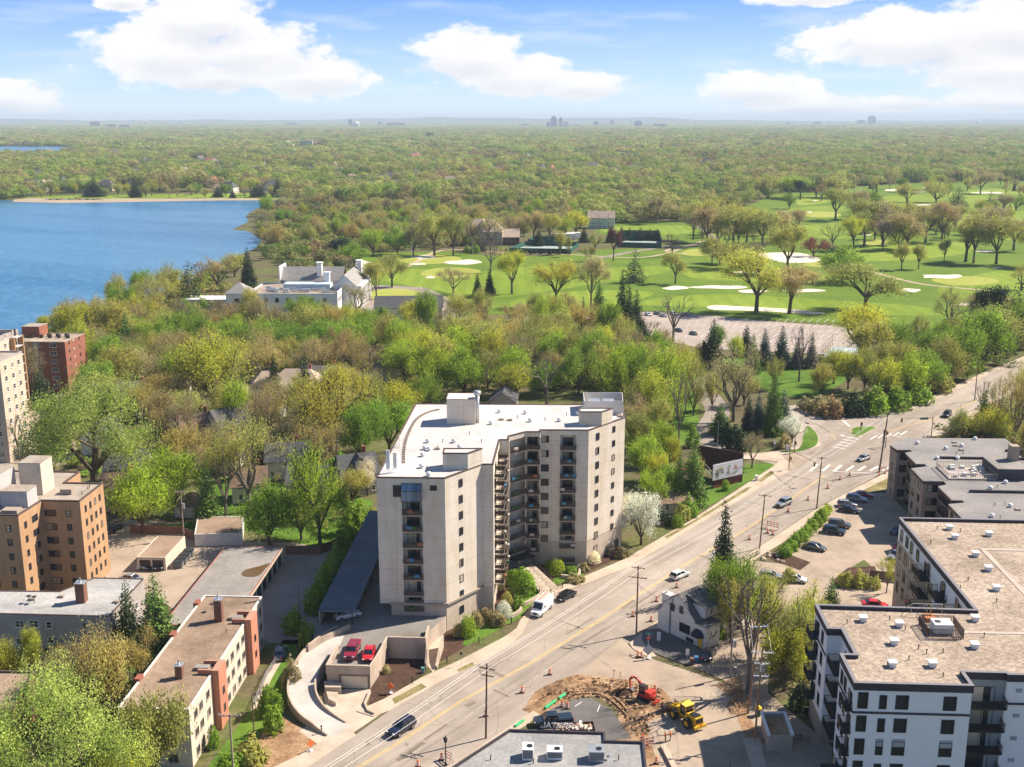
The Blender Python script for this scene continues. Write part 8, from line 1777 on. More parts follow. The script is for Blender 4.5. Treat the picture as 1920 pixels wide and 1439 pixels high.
# ------------------------------------------------------------------ poles, wires, signals
WDP = M('pole_timber', (.17,.10,.07),.9,.25,3,16); WDG = M('pale_pole_timber', (.36,.28,.22),.9,.2,3,16); STP = M('dark_steel_pole', (.09,.06,.07),.6,.15); INS = M('insulator', (.5,.5,.5),.4,.1)
def pole(px, py, h, label, name='utility_pole', arms=((.6,2.4),), ang=0.6, mat=None, r=.16, tx=0, lamp=None, trans=False, cat='utility pole', armmat=None):
 q = P(px, py); t = thing(name, label, cat, q, 0, 'utility poles' if cat == 'utility pole' else None); m = MB(); m.tube((0,0,-.2),(tx, 0, h), r, r * .7,8); m.build('pole', mat or WDP, t)
 for dz, L_ in arms:
  z_ = h - dz; c, s = math.cos(ang) * L_ / 2, math.sin(ang) * L_ / 2; m = MB(); m.beam((tx - c, -s, z_),(tx + c, s, z_),.12,.14)
  a = m.build('crossarm', armmat or mat or WDP, t); m = MB()
  for k in (-1,-.55,.55,1): m.tube((tx + c * k * .92, s * k * .92, z_ + .06),(tx + c * k * .92, s * k * .92, z_ + .32),.06, n=6)
  m.build('insulators', INS, a)
 if trans: m = MB(); m.tube((.42,-.1, h - 4.2),(.42,-.1, h - 3.0),.30, n=14); m.build('transformer', MT_G, t)
 if lamp:
  dx, dy, zl = lamp; m = MB(); m.beam((0,0, zl),(dx, dy, zl + .5),.07,.07); a = m.build('lamp_arm', MT_G, t); m = MB(); m.box(dx - .35, dy - .14, zl + .42, dx + .35, dy + .14, zl + .58); m.build('lamp_head', MT_G, a)
 return Vector((q.x + tx, q.y, h)), ang
p1 = pole(1193,1190,12.9, 'tall timber pole at the corner beside the white gabled house', arms=((.4,2.3),(2.2,3.2)), ang=-.3)
p2 = pole(1424,1030,12.2, 'timber pole with pale street lamp beside the busy car park', arms=((.35,2.6),), ang=-.3, lamp=(-2.6,.6,9.8), tx=.5)
p3 = pole(1531,954,12.6, 'timber pole on the kerb with a mast to the signal', arms=((.4,2.4),), ang=-.3, tx=.45)
p4 = pole(1648,886,15.6, 'tall dark steel pole at the corner of the grey roof apartments', arms=((.3,1.2),), ang=-.2, mat=STP, r=.22, tx=1.1)
p5 = pole(911,1385,12.0, 'timber pole with double crossarms in front of the tower', arms=((.8,2.6),(1.9,2.2)), ang=-.4, tx=.2)
p0 = pole(441,1500,12.6, 'pale timber pole at the near end of the brown roof', arms=((.2,3.0),), ang=0, mat=WDG)
p6 = pole(1415,1388,15.2, 'front timber pole with two white crossarms above the concrete bin', arms=((1.3,3.2),(3.0,2.2),(5.0,2.2)), ang=-.12, mat=M('orange_pole_timber', (.36,.19,.10),.9,.2), armmat=MT_W, tx=.4, trans=True)
p7 = pole(1402,1338,14.8, 'rear timber pole with white crossarm beside the big bare tree', arms=((.5,2.8),), ang=.15, mat=M('orange_pole_timber', (.36,.19,.10)), armmat=MT_W, tx=1.0)
pole(1369,1270,9.6, 'short pole with white transformer beside the alley', arms=(), mat=WDG, trans=True); pole(478,1400,8.5, 'thin bare timber pole on the lawn', arms=(), r=.1); pole(345,1010,11, 'timber pole with transformer behind the bins', arms=((.5,2.2),), ang=0, mat=WDG, trans=True)
pole(342,1020,2, 'stub post behind the bins', arms=(), r=.08); pole(563,1175,8, 'thin pole in the shaded lane', arms=(), r=.08); pole(1368,1440,1, 'short marker post at the side street', arms=(), r=.06)
pole(1345,842,8, 'thin grey pole behind the billboard', arms=(), r=.1, mat=MT_G); pole(1827,752,13, 'utility pole halfway up the hill road', arms=((.4,2),), mat=STP); pole(1834,700,14, 'far utility pole at the wood edge', arms=((.4,2),), mat=STP)
pole(312,600,10, 'thin pole on the club slope', arms=(), r=.12, mat=MT_G); pole(430,545,22, 'tall thin pole beside the white clubhouse', arms=(), r=.12, mat=MT_G, name='flag_mast', cat='mast')
pole(773,505,16, 'flagpole on the putting green', arms=(), r=.12, mat=MT_W, name='flagpole', cat='flagpole')
for i, x in enumerate((1120,1124,1140)): pole(x, 440,16, '%s of the practice net masts by the barn' % ('left', 'middle', 'right')[i], arms=(), r=.14, name='net_mast', cat='mast')
def wires(name, a, b, offs, label, r=.028, sag=.5, mat=None):
 m = MB(); A, B_ = a, b
 for ox, oy, oz in offs:
  o = Vector((ox, oy, oz)); prev = None
  for i in range(13):
   f = i / 12; p = A + o + (B_ - A) * f - Vector((0,0, sag * 4 * f * (1 - f)))
   if prev is not None: m.tube(prev, p, r, n=4, cap=False)
   prev = p
 o = m.build(name, mat or M('wire_metal', (.55,.53,.50),.4,.05)); tag(o, label, 'wires'); return o
off3 = [(-1.0,.3,-.1),(-.5,.15,-.1),(1.0,-.3,-.1)]; end = P(430,1560,11)
wires('overhead_wires', p5[0], p1[0], off3, 'overhead wires from the tower pole to the corner pole'); wires('overhead_wires', p1[0], p2[0], off3, 'overhead wires from the corner pole to the car park pole')
wires('overhead_wires', p2[0], p3[0], off3, 'overhead wires from the car park pole to the junction pole'); wires('overhead_wires', p3[0], p4[0], off3, 'overhead wires across the junction'); wires('overhead_wires', end, p5[0], off3, 'overhead wires running off the bottom edge along the avenue')
wires('overhead_wires', p4[0], Vector((*P2(1827,752),12.6)), off3[:1], 'overhead wire climbing beside the wood', .018,.5, FR_D); wires('overhead_wires', p1[0] - Vector((0,0,3)), p7[0] - Vector((0,0,2)), off3[:2], 'dark wires crossing in front of the gabled house', .02,1.2, FR_D)
wires('overhead_wires', p6[0] - Vector((0,0,1.2)), p7[0] - Vector((0,0,.5)),[(-1.3,0,0),(1.3,0,0)], 'two short wires joining the paired timber poles', .025,.2); wires('overhead_wires', Vector((*P2(1369,1270),9)), p7[0] - Vector((0,0,5)),[(0,0,0)], 'single wire from the transformer pole', .02,.6, FR_D)

SGN = M('signal_dark', (.035,.05,.04),.6,.1); SGY = M('signal_yellow', (.45,.30,.05),.6,.1); GRN = M('sign_green', (.02,.22,.17),.5,.05)
def signal_head(t, x, y, z, mt):
 m = MB(); m.box(x - .2, y - .16, z - .55, x + .2, y + .16, z + .55); h = m.build('signal_head', mt, t)
 for k, c in enumerate(((.35,.02,.02),(.35,.2,.02),(.02,.3,.1))): m = MB(); m.tube((x, y - .17, z + .34 - k * .34),(x, y - .26, z + .34 - k * .34),.12, n=10); m.build('lens', M('lens_%d' % k, c, .3), h)
def signal(px, py, h, arm, label, heads, mt=SGN, sign=False):
 q = P(px, py); t = thing('traffic_signal', label, 'traffic light', q, 0); m = MB(); m.tube((0,0,0),(0,0, h),.13,.1,8); m.build('pole', M('bronze_pole', (.15,.10,.06),.6), t)
 e = None
 if arm: e = P(*arm, h - .2) if len(arm) == 2 else None; v = Vector((e.x - q.x, e.y - q.y, 0)); m = MB(); m.tube((0,0, h - .6),(v.x, v.y, h),.08,.05,6); m.build('mast_arm', M('bronze_pole', (.15,.10,.06)), t)
 for f, z_ in heads: c = (v * f) if arm else Vector((.25,0,0)); signal_head(t, c.x, c.y, z_, mt)
 if sign: c = v * .28; d = v.normalized(); m = MB(); m.beam((c.x - d.x * 1.3, c.y - d.y * 1.3, h - .6),(c.x + d.x * 1.3, c.y + d.y * 1.3, h - .5),.06,.6); m.build('street_sign', GRN, t)
signal(1746,820,6.2,(1691,786), 'signal mast with green street name sign reaching over the avenue', ((1,5.6),), sign=True); signal(1479,881,6,(1530,870), 'signal mast on the near left corner of the junction', ((.95,5.4),(.05,3.2)), SGY)
signal(1613,812,3.2, None, 'short signal post on the small grass island', ((0,2.6),)); signal(1655,838,5, None, 'signal heads hung beside the tall steel pole', ((0,4.2),)); signal(1660,840,5, None, 'yellow backed signal head facing the steel pole', ((0,4.2),), SGY); signal(1489,850,5.2, None, 'signal post at the edge of the round verge', ((0,2.8),))
# street furniture
def small(name, label, cat, px, py, parts, rz=0.0, group=None, z=0.0):
 t = thing(name, label, cat, P(px, py, z), rz, group)
 for n_, f, mt in parts: m = MB(); f(m); m.build(n_, mt, t)
 return t
def signpost(px, py, label, w=.5, h=.7, H=2.4, mt=MT_W, z=.0): return small('road_sign', label, 'sign', px, py, [('post', lambda m: m.tube((0,0,0),(0,0, H),.035, n=6), MT_G),('sign_face', lambda m: m.box(-w / 2,-.06, H - h, w / 2,-.03, H), mt)], z=z)
signpost(935,1166, 'thin parking sign on the pavement beside the van', .3,.4); signpost(1288,1244, 'white sign before the gabled house forecourt', .6,1.1,2.6); signpost(1234,995, 'small white sign on the tower corner lawn', .8,.7,2); signpost(1452,845, 'tall white panel sign at the verge', .7,1.2,3)
signpost(865,1250, 'thin dark pavement sign by the mulch bank', .4,.5,2.6, FR_D); signpost(1398,905, 'grey parking sign beside the green verge', .3,.5)
small('utility_cabinet', 'white utility cabinet on the green verge', 'cabinet', 1418,902,[('cabinet', lambda m: (m.box(-.35,-.3,0,.35,.3,1.4), m.box(-.4,-.35,1.4,.4,.35,1.48)), MT_W)]); small('utility_cabinet', 'silver signal cabinet at the junction corner', 'cabinet', 1476,847,[('cabinet', lambda m: (m.box(-.5,-.35,0,.5,.35,1.7), m.box(-.55,-.4,1.7,.55,.4,1.78)), MT_G)])
small('utility_cabinet', 'white utility box against the gabled house corner', 'cabinet', 1235,1202,[('cabinet', lambda m: (m.box(-.3,-.25,0,.3,.25,1.5), m.box(-.33,-.28,1.5,.33,.28,1.56)), MT_W)]); small('utility_cabinet', 'grey pedestal beside the transformer pole', 'cabinet', 1378,1268,[('cabinet', lambda m: (m.box(-.2,-.2,0,.2,.2,1.5), m.box(-.23,-.23,1.5,.23,.23,1.6)), MT_G)])
small('utility_cabinet', 'small teal cabinet at the mulch bank corner', 'cabinet', 793,1262,[('cabinet', lambda m: (m.box(-.25,-.2,0,.25,.2,.9), m.box(-.28,-.23,.9,.28,.23,.96)), M('teal_metal', (.12,.30,.27),.6))])
LT = M('dark_lamp_metal', (.03,.03,.035),.5)
def bollard(px, py, label, h=1.1): small('bollard_light', label, 'bollard', px, py, [('post', lambda m: m.tube((0,0,0),(0,0, h),.09, n=8), LT),('cap', lambda m: m.lathe([(.16, h),(.16, h + .1),(.04, h + .2)],10), LT)], group='dark bollards around the tower beds', z=.06)
for x, y, l in ((773,1282, 'dark bollard light low on the mulch bank'),(838,1243, 'dark bollard light on the narrow mulch bed'),(603,1375, 'dark bollard light at the ramp foot'),(959,1170, 'dark bollard light on the lawn by the sidewalk'),(1055,1103, 'dark bollard light right of the steps'),(1033,1117, 'dark bollard light left of the steps'),(898,1207, 'dark bollard light at the lawn edge')): bollard(x, y, l)
def lamp(px, py, label): small('street_lamp', label, 'street lamp', px, py, [('pole', lambda m: m.lathe([(.2,0),(.2,.3),(.09,.5),(.07,3.6)],10), LT),('lantern', lambda m: m.lathe([(.1,3.6),(.22,3.7),(.3,4.2),(.34,4.25),(.1,4.5),(.03,4.7)],10), LT)])
lamp(836,1436, 'black lantern lamp post at the bottom kerb')
# plant hangers beside the lamp: slatted barricades
ORG = M('barrel_orange', (.78,.16,.035),.55,.08,4); WHS = M('reflective_white', (.78,.74,.70),.5,.05)
def barrel_mesh():
 b = MB(); prof = [(.30,0),(.30,.1),(.235,.12)]; ms = [2,2]; z_ = .12
 for k in range(5): prof += [(.235 - k * .012, z_),(.232 - k * .012, z_ + .17)]; z_ += .17; ms += [k % 2, k % 2]
 prof += [(.12, z_ + .03),(.1, z_ + .1)]; ms += [0,0]; b.lathe(prof, 14, ms[:len(prof) - 1]); return b
bm_ = barrel_mesh(); base_ = MB(); base_.lathe([(.40,0),(.40,.07),(.25,.09)],12)
t0 = thing('traffic_barrel', '', 'traffic barrel', (0,0,0),0, 'orange construction barrels'); bm_.build('drum', [ORG, WHS, TYRE], t0); base_.build('base', TYRE, t0)
BL = [(979,1299, 'beside the crossing of the side street'),(1031,1265, 'alone on the avenue below the tower'),(1187,1156, 'left of the corner pole'),(1231,1128, 'left of the gabled house chimney'),(1269,1102, 'just behind the white gabled house'),(911,1343, 'beside the tower front pole'),(1054,1326, 'left of a pair behind the pickup'),(1064,1329, 'right of a pair behind the pickup'),
  (1221,1165, 'between corner pole and white house'),(1228,1296, 'behind the red excavator'),(1205,1390, 'beside the shop roof corner'),(1231,1432, 'lowest, at the bottom of the dirt strip'),(1196,1232, 'left of the stacked pair on the corner'),(1203,1233, 'right of the stacked pair on the corner'),(1405,1012, 'left of the car park pole'),(1439,1000, 'left of the striped barricade'),
  (1449,1003, 'in front of the striped barricade'),(1478,960, 'in front of the silver utility car'),(1515,938, 'between two timber poles'),(1552,916, 'right of the junction pole'),(1575,900, 'fourth before the crossing'),(1593,892, 'last before the crossing'),(828,1425, 'upper of two beside the lantern post'),(784,1438, 'lower of two beside the lantern post'),
  (1648,893, 'leaning at the tall steel pole foot'),(1660,889, 'right of the steel pole foot')]
for i, (x, y, w) in enumerate(BL):
 o = t0 if i == 0 else copy_tree(t0); o.location = P(x, y, .04); o.rotation_euler = (0,0, i * .7); o['label'] = 'orange and white barrel ' + w
def cone(px, py, label): small('traffic_cone', label, 'traffic cone', px, py, [('cone', lambda m: m.lathe([(.17,.04),(.10,.4),(.03,.75)],10), ORG),('base', lambda m: m.box(-.2,-.2,0,.2,.2,.04), TYRE)], group='orange traffic cones', z=.05)
cone(1224,1390, 'orange cone near the two workers'); cone(1214,1398, 'orange cone beside the shop parapet'); cone(647,1178, 'red cone under the carport edge')
def barricade(px, py, ang, label, n=3, w=2.2): small('barricade', label, 'barricade', px, py, [('rail', (lambda k: (lambda m: [m.box(-w / 2 + j * w / 8,-.03,.5 + k * .45,-w / 2 + (j + 1) * w / 8,.03,.72 + k * .45, j % 2) for j in range(8)]))(k),[ORG, WHS]) for k in range(n)] + [('leg', (lambda s: (lambda m: (m.beam((s * w * .45,-.35,0),(s * w * .45,0,.5 + n * .45),.06,.06), m.beam((s * w * .45,.35,0),(s * w * .45,0,.5 + n * .45),.06,.06))))(s), MT_G) for s in (-1,1)], rz=ang, group='striped road barricades', z=.04)
barricade(1449,992,-.7, 'striped road barricade closing the lane near the car park', 3,3.0); barricade(841,1428,-.9, 'striped barricade beside the lantern lamp post', 3,1.6); barricade(1216,1402,.3, 'orange barricade tangled with netting by the shop corner', 3,1.6); barricade(1656,884,.2, 'low barricade at the steel pole foot', 2,1.8)
def roll_sign(px, py, label, mt, ang=.5, s=.62): small('work_sign', label, 'sign', px, py, [('sign_face', lambda m: m.add([(0,-.05,.6),(s, -.05,.6 + s),(0,-.05,.6 + 2 * s),(-s, -.05,.6 + s),(0,0,.6),(s, 0,.6 + s),(0,0,.6 + 2 * s),(-s, 0,.6 + s)],[(0,1,2,3),(7,6,5,4),(0,4,5,1),(1,5,6,2),(2,6,7,3),(3,7,4,0)]), mt),('stand', lambda m: [m.beam((0,.02,.7),(math.cos(a) * .75, math.sin(a) * .75,.03),.05,.05) for a in (.6,2.5,3.8,5.6)], MT_G),('sandbag', lambda m: m.lathe([(.3,0),(.35,.1),(.2,.2)],8), MT_W)], rz=ang, z=.1)
roll_sign(733,1300, 'orange diamond work sign on the mulch bank', ORG, -.4); roll_sign(583,1408, 'orange diamond work sign at the bottom pavement', ORG, .8); roll_sign(1215,1235, 'grey back of a diamond work sign on the house corner', M('sign_back', (.36,.40,.46),.4,.1),.1,1.0)
small('stop_sign', 'red stop sign with green street blades at the side street corner', 'sign', 1215,1222,[('post', lambda m: m.tube((0,0,0),(0,0,3.4),.04, n=6), MT_G),('sign_face', lambda m: m.prism([(.38 * math.cos(a),.38 * math.sin(a)) for a in [math.pi / 8 + k * math.pi / 4 for k in range(8)]],0,.03), M('stop_red', (.62,.03,.03),.5)),('street_blade', lambda m: (m.box(-.6,-.02,3.2,.6,.02,3.4), m.box(-.02,-.6,3.0,.02,.6,3.2)), GRN)], z=.1)
sf = [o for o in bpy.data.objects if o.name.startswith('sign_face') and o.parent and o.parent.name.startswith('stop_sign')][0]; sf.rotation_euler = (R(90),0,.3); sf.location = (0,-.06,2.6)
f = bpy.data.curves.new('stop_letters', 'FONT'); f.body = 'STOP'; f.size = .26; f.extrude = .005; f.align_x = 'CENTER'; f.align_y = 'CENTER'; o = bpy.data.objects.new('x', f); COL.objects.link(o); me = bpy.data.meshes.new_from_object(o); bpy.data.objects.remove(o); me.materials.clear(); me.materials.append(WHS); o = link('letters', me, sf); o.location = (0,0,.036)
# bins, pipes, covers
BNC = {'grey': M('bin_grey', (.16,.17,.17),.7), 'blue': M('bin_blue', (.05,.15,.32),.6), 'brown': M('bin_brown', (.16,.09,.07),.7)}
def bin_(px, py, c, label, s=1.0, big=False):
 w, d, h = (1.0,.8,1.3) if big else (.32,.36,1.05)
 small('dumpster' if big else 'wheelie_bin', label, 'bin', px, py, [('body', lambda m: m.loft([[(-w * .85,-d * .85,.08),(w * .85,-d * .85,.08),(w * .85, d * .85,.08),(-w * .85, d * .85,.08)],[(-w, -d, h),(w, -d, h),(w, d, h),(-w, d, h)]]), BNC[c]),('lid', lambda m: m.box(-w - .03,-d - .03, h, w + .03, d + .03, h + .09), BLK if big else BNC[c])], group='wheeled bins' if not big else 'grey dumpsters')
for i, (x, y) in enumerate(((335,1064),(342,1057),(348,1050),(354,1043))): bin_(x, y, 'grey', '%s of the four grey dumpsters beside the flat garage' % ('nearest', 'second nearest', 'third', 'farthest')[i], big=True)
bin_(1297,1246, 'brown', 'brown wheeled bin left of the blue one', 1); bin_(1305,1243, 'blue', 'blue wheeled bin beside the parked black car', 1)
small('traffic_controller', 'green barrel with yellow top behind the paired poles', 'bin', 1421,1342,[('body', lambda m: m.lathe([(.45,0),(.45,1.1)],12), M('dark_green_bin', (.02,.10,.05))),('yellow_lid', lambda m: m.lathe([(.5,1.1),(.55,1.3),(.3,1.6),(.05,1.7)],12), M('lid_yellow', (.65,.45,.03)))])
def heap(name, label, px, py, rx, ry, h, mt, rz=0, seed=0, sx=14):
 rr = random.Random(seed); q = P(px, py, .03); m = MB(); n = sx; g = []
 for i in range(n):
  for j in range(n):
   u, v = 2 * i / (n - 1) - 1,2 * j / (n - 1) - 1; e = max(0,1 - (u * u + v * v)); g.append((u * rx, v * ry, h * e ** .7 * rr.uniform(.55,1.25) - .02))
 m.add(g, [(i * n + j, (i + 1) * n + j, (i + 1) * n + j + 1, i * n + j + 1) for i in range(n - 1) for j in range(n - 1)]); o = m.build(name, mt); o.location = q; o.rotation_euler = (0,0, rz); tag(o, label, 'dirt heap'); return o
heap('dirt_heap', 'long low bank of dug earth along the kerb', 1060,1285,5.5,1.3,.9, mt_dirt, .5,1); heap('dirt_heap', 'dirt heap beside the excavator trench', 1130,1292,3.2,1.1,.7, mt_dirt, .2,2); heap('dirt_heap', 'dirt heap left of the yellow loader', 1205,1335,3.0,1.6,.6, mt_dirt, .3,3); heap('dirt_heap', 'dirt mound by the large bare tree', 1385,1320,3.5,1.6,.7, mt_dirt, 1.2,4)
heap('dirt_heap', 'brown spoil left of the excavator bucket', 1165,1300,2.0,1.0,.7, mt_mulch, .2,5); heap('dirt_heap', 'low spoil ridge behind the pickup', 1020,1318,4.0,.9,.5, mt_dirt, .6,6)
m = MB(); GP = M('green_netting', (.03,.42,.16),.7,.2)
for i, (a, b) in enumerate((((1022,1328),(1040,1315)),((1048,1310),(1058,1302)),((966,1362),(980,1352)))):
 m = MB(); m.tube(P(*a, .25), P(*b, .25),.22, n=8); m.tube(P(*a, .25) + Vector((.3,.3,0)), P(*b, .25) + Vector((.2,.3,0)),.15, n=6); o = m.build('netting_roll', GP); tag(o, ('long bright green netting roll on the verge', 'short green netting roll near the barrels', 'green netting roll close to the shop roof')[i], 'netting')
m = MB(); m.wall([P2(1243,1402), P2(1262,1439), P2(1272,1460)],.8,0,.5); o = m.build('concrete_kerb_block', mt_conc); tag(o, 'long white concrete barrier beside the dirt strip', 'barrier')
for i, pts in enumerate(([(1080,1303),(1120,1302),(1150,1318),(1175,1343)],[(1150,1308),(1165,1320),(1180,1340)])):
 m = MB(); sp = smooth_path([P2(*p) for p in pts],5, False); m.wall(sp, .18,0,.25); o = m.build('form_board', M('form_timber', (.34,.22,.12),.9,.2,2)); tag(o, ('long curved kerb form board round the shop lot', 'short inner form board beside the trench')[i], 'form board')
for i, (x, y) in enumerate(((1162,1275),(1150,1272),(1146,1290),(1172,1290))):
 small('survey_stake', 'orange stake in the trench %s' % ('right of the bucket', 'at the back', 'beside the white helmet', 'nearest the excavator arm')[i], 'stake', x, y, [('stake', lambda m: m.beam((0,0,0),(.1,0,1.5),.12,.06), M('raw_timber', (.60,.36,.14))),('cap', lambda m: m.box(-.03,-.07,1.3,.17,.07,1.5), ORG)], group='orange stakes in the trench')
# shopping of small rocks in the garden beds
rr = random.Random(9)
for i in range(14):
 x, y = rr.choice([(1440,1048),(1460,1052),(1500,1062),(1450,1040),(1480,1060)]); x += rr.uniform(-12,12); y += rr.uniform(-4,4); m = MB(); s = rr.uniform(.25,.6); m.lathe([(s, -.05),(s * 1.05, s * .3),(s * .6, s * .7),(.05, s * .8)],7); o = m.build('garden_rock', mt_walk); o.location = P(x, y, .02); o.scale = (1, rr.uniform(.6,.9),1); o.rotation_euler = (0,0, rr.uniform(0,6)); tag(o, '%s pale garden rock beside the busy car park' % (ORD[i] or 'first'), 'rock', 'garden rocks in the mulch bed')

# ------------------------------------------------------------------ people
SKIN = M('skin', (.45,.26,.18),.6,.05,8); VEST = M('orange_vest', (.85,.22,.03),.7,.08,6); JEAN = M('blue_jeans', (.05,.08,.16),.9,.15,8); TANP = M('tan_trousers', (.30,.22,.14),.9,.15,8); HELM = M('white_helmet', (.8,.8,.78),.35,.03); BOOT = M('boot', (.05,.035,.025),.8,.1)
def person(px, py, label, ang, pose='stand', trousers=JEAN, z=.04):
 q = P(px, py, z); t = thing('person', label, 'person', q, ang, 'road workers'); J = {}
 if pose == 'stand': J = dict(pel=(0,0,.95), che=(0,0,1.32), nek=(0,0,1.50), hed=(.02,0,1.66), kL=(.03,.11,.50), fL=(0,.13,.06), tL=(.17,.14,.04), kR=(.05,-.11,.50), fR=(.02,-.14,.06), tR=(.19,-.15,.04), sL=(0,.20,1.42), eL=(.05,.27,1.14), hL=(.24,.24,.98), sR=(0,-.20,1.42), eR=(.12,-.25,1.18), hR=(.36,-.14,1.14))
 else: J = dict(pel=(-.15,0,.48), che=(.12,0,.80), nek=(.24,0,.95), hed=(.32,0,1.08), kL=(.28,.16,.50), fL=(.05,.16,.06), tL=(.24,.17,.04), kR=(.20,-.16,.26), fR=(-.18,-.16,.06), tR=(0,-.17,.04), sL=(.16,.20,.88), eL=(.36,.26,.66), hL=(.50,.18,.44), sR=(.16,-.20,.88), eR=(.34,-.26,.64), hR=(.52,-.12,.40))
 names = list(J); E = [('pel', 'che'),('che', 'nek'),('nek', 'hed'),('pel', 'kL'),('kL', 'fL'),('fL', 'tL'),('pel', 'kR'),('kR', 'fR'),('fR', 'tR'),('che', 'sL'),('sL', 'eL'),('eL', 'hL'),('che', 'sR'),('sR', 'eR'),('eR', 'hR')]
 rad = dict(pel=.15, che=.155, nek=.06, hed=.085, kL=.07, fL=.045, tL=.04, kR=.07, fR=.045, tR=.04, sL=.07, eL=.045, hL=.034, sR=.07, eR=.045, hR=.034)
 vs = [J[n_] for n_ in names]; ed = [(names.index(a), names.index(b)) for a, b in E]; rs = [rad[n_] for n_ in names]
 for s_, h, e_ in (('L', 'hL', 'eL'),('R', 'hR', 'eR')):      # five short fingers on each hand
  H, El = Vector(J[h]), Vector(J[e_]); d = (H - El).normalized(); sd = d.cross(Vector((0,0,1))).normalized()
  for k in range(5):
   o = (k - 2) * .018; L_ = (.05,.075,.085,.08,.065)[k]; dd = (d + sd * (.8 if k == 0 else o * 4)).normalized(); i0 = len(vs); vs.append(tuple(H + sd * o + dd * L_ * .5)); vs.append(tuple(H + sd * o * 1.2 + dd * L_ + Vector((0,0,-.02)))); rs += [.011,.009]; ed += [(names.index(h), i0),(i0, i0 + 1)]
 me = bpy.data.meshes.new('body'); me.from_pydata(vs, ed, []); me.materials.append(SKIN); me.materials.append(VEST); me.materials.append(trousers); me.materials.append(BOOT)
 o = link('body', me, t); sk = o.modifiers.new('skin', 'SKIN'); me.skin_vertices or None
 if not me.skin_vertices:
  bmx = bmesh.new(); bmx.from_mesh(me); bmx.verts.layers.skin.verify(); bmx.to_mesh(me); bmx.free()
 for i, r in enumerate(rs): me.skin_vertices[0].data[i].radius = (r, r); me.skin_vertices[0].data[i].use_root = i == 0
 o.modifiers.new('smooth', 'SUBSURF').levels = 1; dg = bpy.context.evaluated_depsgraph_get(); ev = o.evaluated_get(dg); nm = bpy.data.meshes.new_from_object(ev); o.modifiers.clear(); o.data = nm
 nm.materials.clear(); [nm.materials.append(x) for x in (SKIN, VEST, trousers, BOOT)]
 pel = Vector(J['pel'])
 for p in nm.polygons:
  c = p.center; p.use_smooth = True
  if pose == 'stand': p.material_index = 3 if c.z < .12 else (2 if c.z < .96 and abs(c.y) < .22 and c.x < .2 else (1 if c.z < 1.49 and abs(c.y) < .23 and c.z > .94 else 0))
  else: p.material_index = 3 if c.z < .12 else (2 if (c - pel).length < .24 or c.z < .56 and c.x < .34 else (1 if c.x < .27 and c.z < .96 else 0))
 hd = Vector(J['hed']); m = MB(); m.lathe([(.17,0),(.165,.02),(.125,.03),(.12,.09),(.08,.14),(.02,.16)],16, at=(hd.x, hd.y, hd.z + .02)); m.build('helmet', HELM, t)
 m = MB(); f = hd + Vector((.085,0,-.02)); m.box(f.x - .01,-.012 + f.y, f.z - .03, f.x + .022,.012 + f.y, f.z + .01); m.build('nose', SKIN, t); m = MB()
 for s_ in (-1,1): m.box(f.x - .012, f.y + s_ * .032 - .01, f.z + .012, f.x + .002, f.y + s_ * .032 + .01, f.z + .024)
 m.box(f.x - .012, f.y - .025, f.z - .055, f.x, f.y + .025, f.z - .048); m.build('face_marks', BOOT, t)
person(1247,1390, 'worker in orange vest and white helmet standing left, facing his colleague', 0.1, trousers=TANP); person(1257,1389, 'worker in orange vest and white helmet with blue jeans standing right', 2.9, trousers=JEAN); person(1142,1298, 'crouching worker with white helmet at the trench', 0.3, 'crouch', TANP)

# ------------------------------------------------------------------ far buildings on the horizon
GLB = M('far_blue_glass', (.16,.24,.32),.4,.1,.05); FCR = M('far_pale_wall', (.50,.46,.42),.8,.1,.05); FBR = M('far_brown_wall', (.25,.16,.12),.8,.1,.05); FGR = M('far_grey_wall', (.24,.25,.27),.8,.1,.05)
def far_b(px, yb, yt, wpx, mt, label, top=None, name='far_building', steps=()):
 q = P(px, yb); h = top_z(px, yb, yt); k = (q.y * math.cos(PITCH) + CAM_H * math.sin(PITCH)) / FPX; w = wpx * k; t = thing(name, label, 'building', q, .1, 'distant buildings on the skyline'); m = MB()
 m.box(-w / 2,-w * .35,0, w / 2, w * .35, h * (.8 if top == 'peak' else 1));
 if top == 'peak': m.box(-w * .38,-w * .3, h * .8, w * .38, w * .3, h * .9); m.add([(-w * .38,-w * .3, h * .9),(w * .38,-w * .3, h * .9),(w * .38, w * .3, h * .9),(-w * .38, w * .3, h * .9),(0,0, h * 1.08)],[(0,1,4),(1,2,4),(2,3,4),(3,0,4)])
 for f, s_, hh in steps: m.box(w * f - w * s_ / 2,-w * .4,0, w * f + w * s_ / 2, w * .4, h * hh)
 m.build('wall', mt, t); fl = max(3, int(h / 5)); m = MB()
 for i in range(1, fl): m.box(-w / 2 - .3,-w * .35 - .3, h * .8 * i / fl, w / 2 + .3,-w * .35, h * .8 * i / fl + h * .012)
 m.build('floor_bands', FGR, t)
 if top != 'peak': m = MB(); m.box(-w * .2,-w * .15, h, w * .25, w * .2, h * 1.08); m.build('roof_house', mt, t)
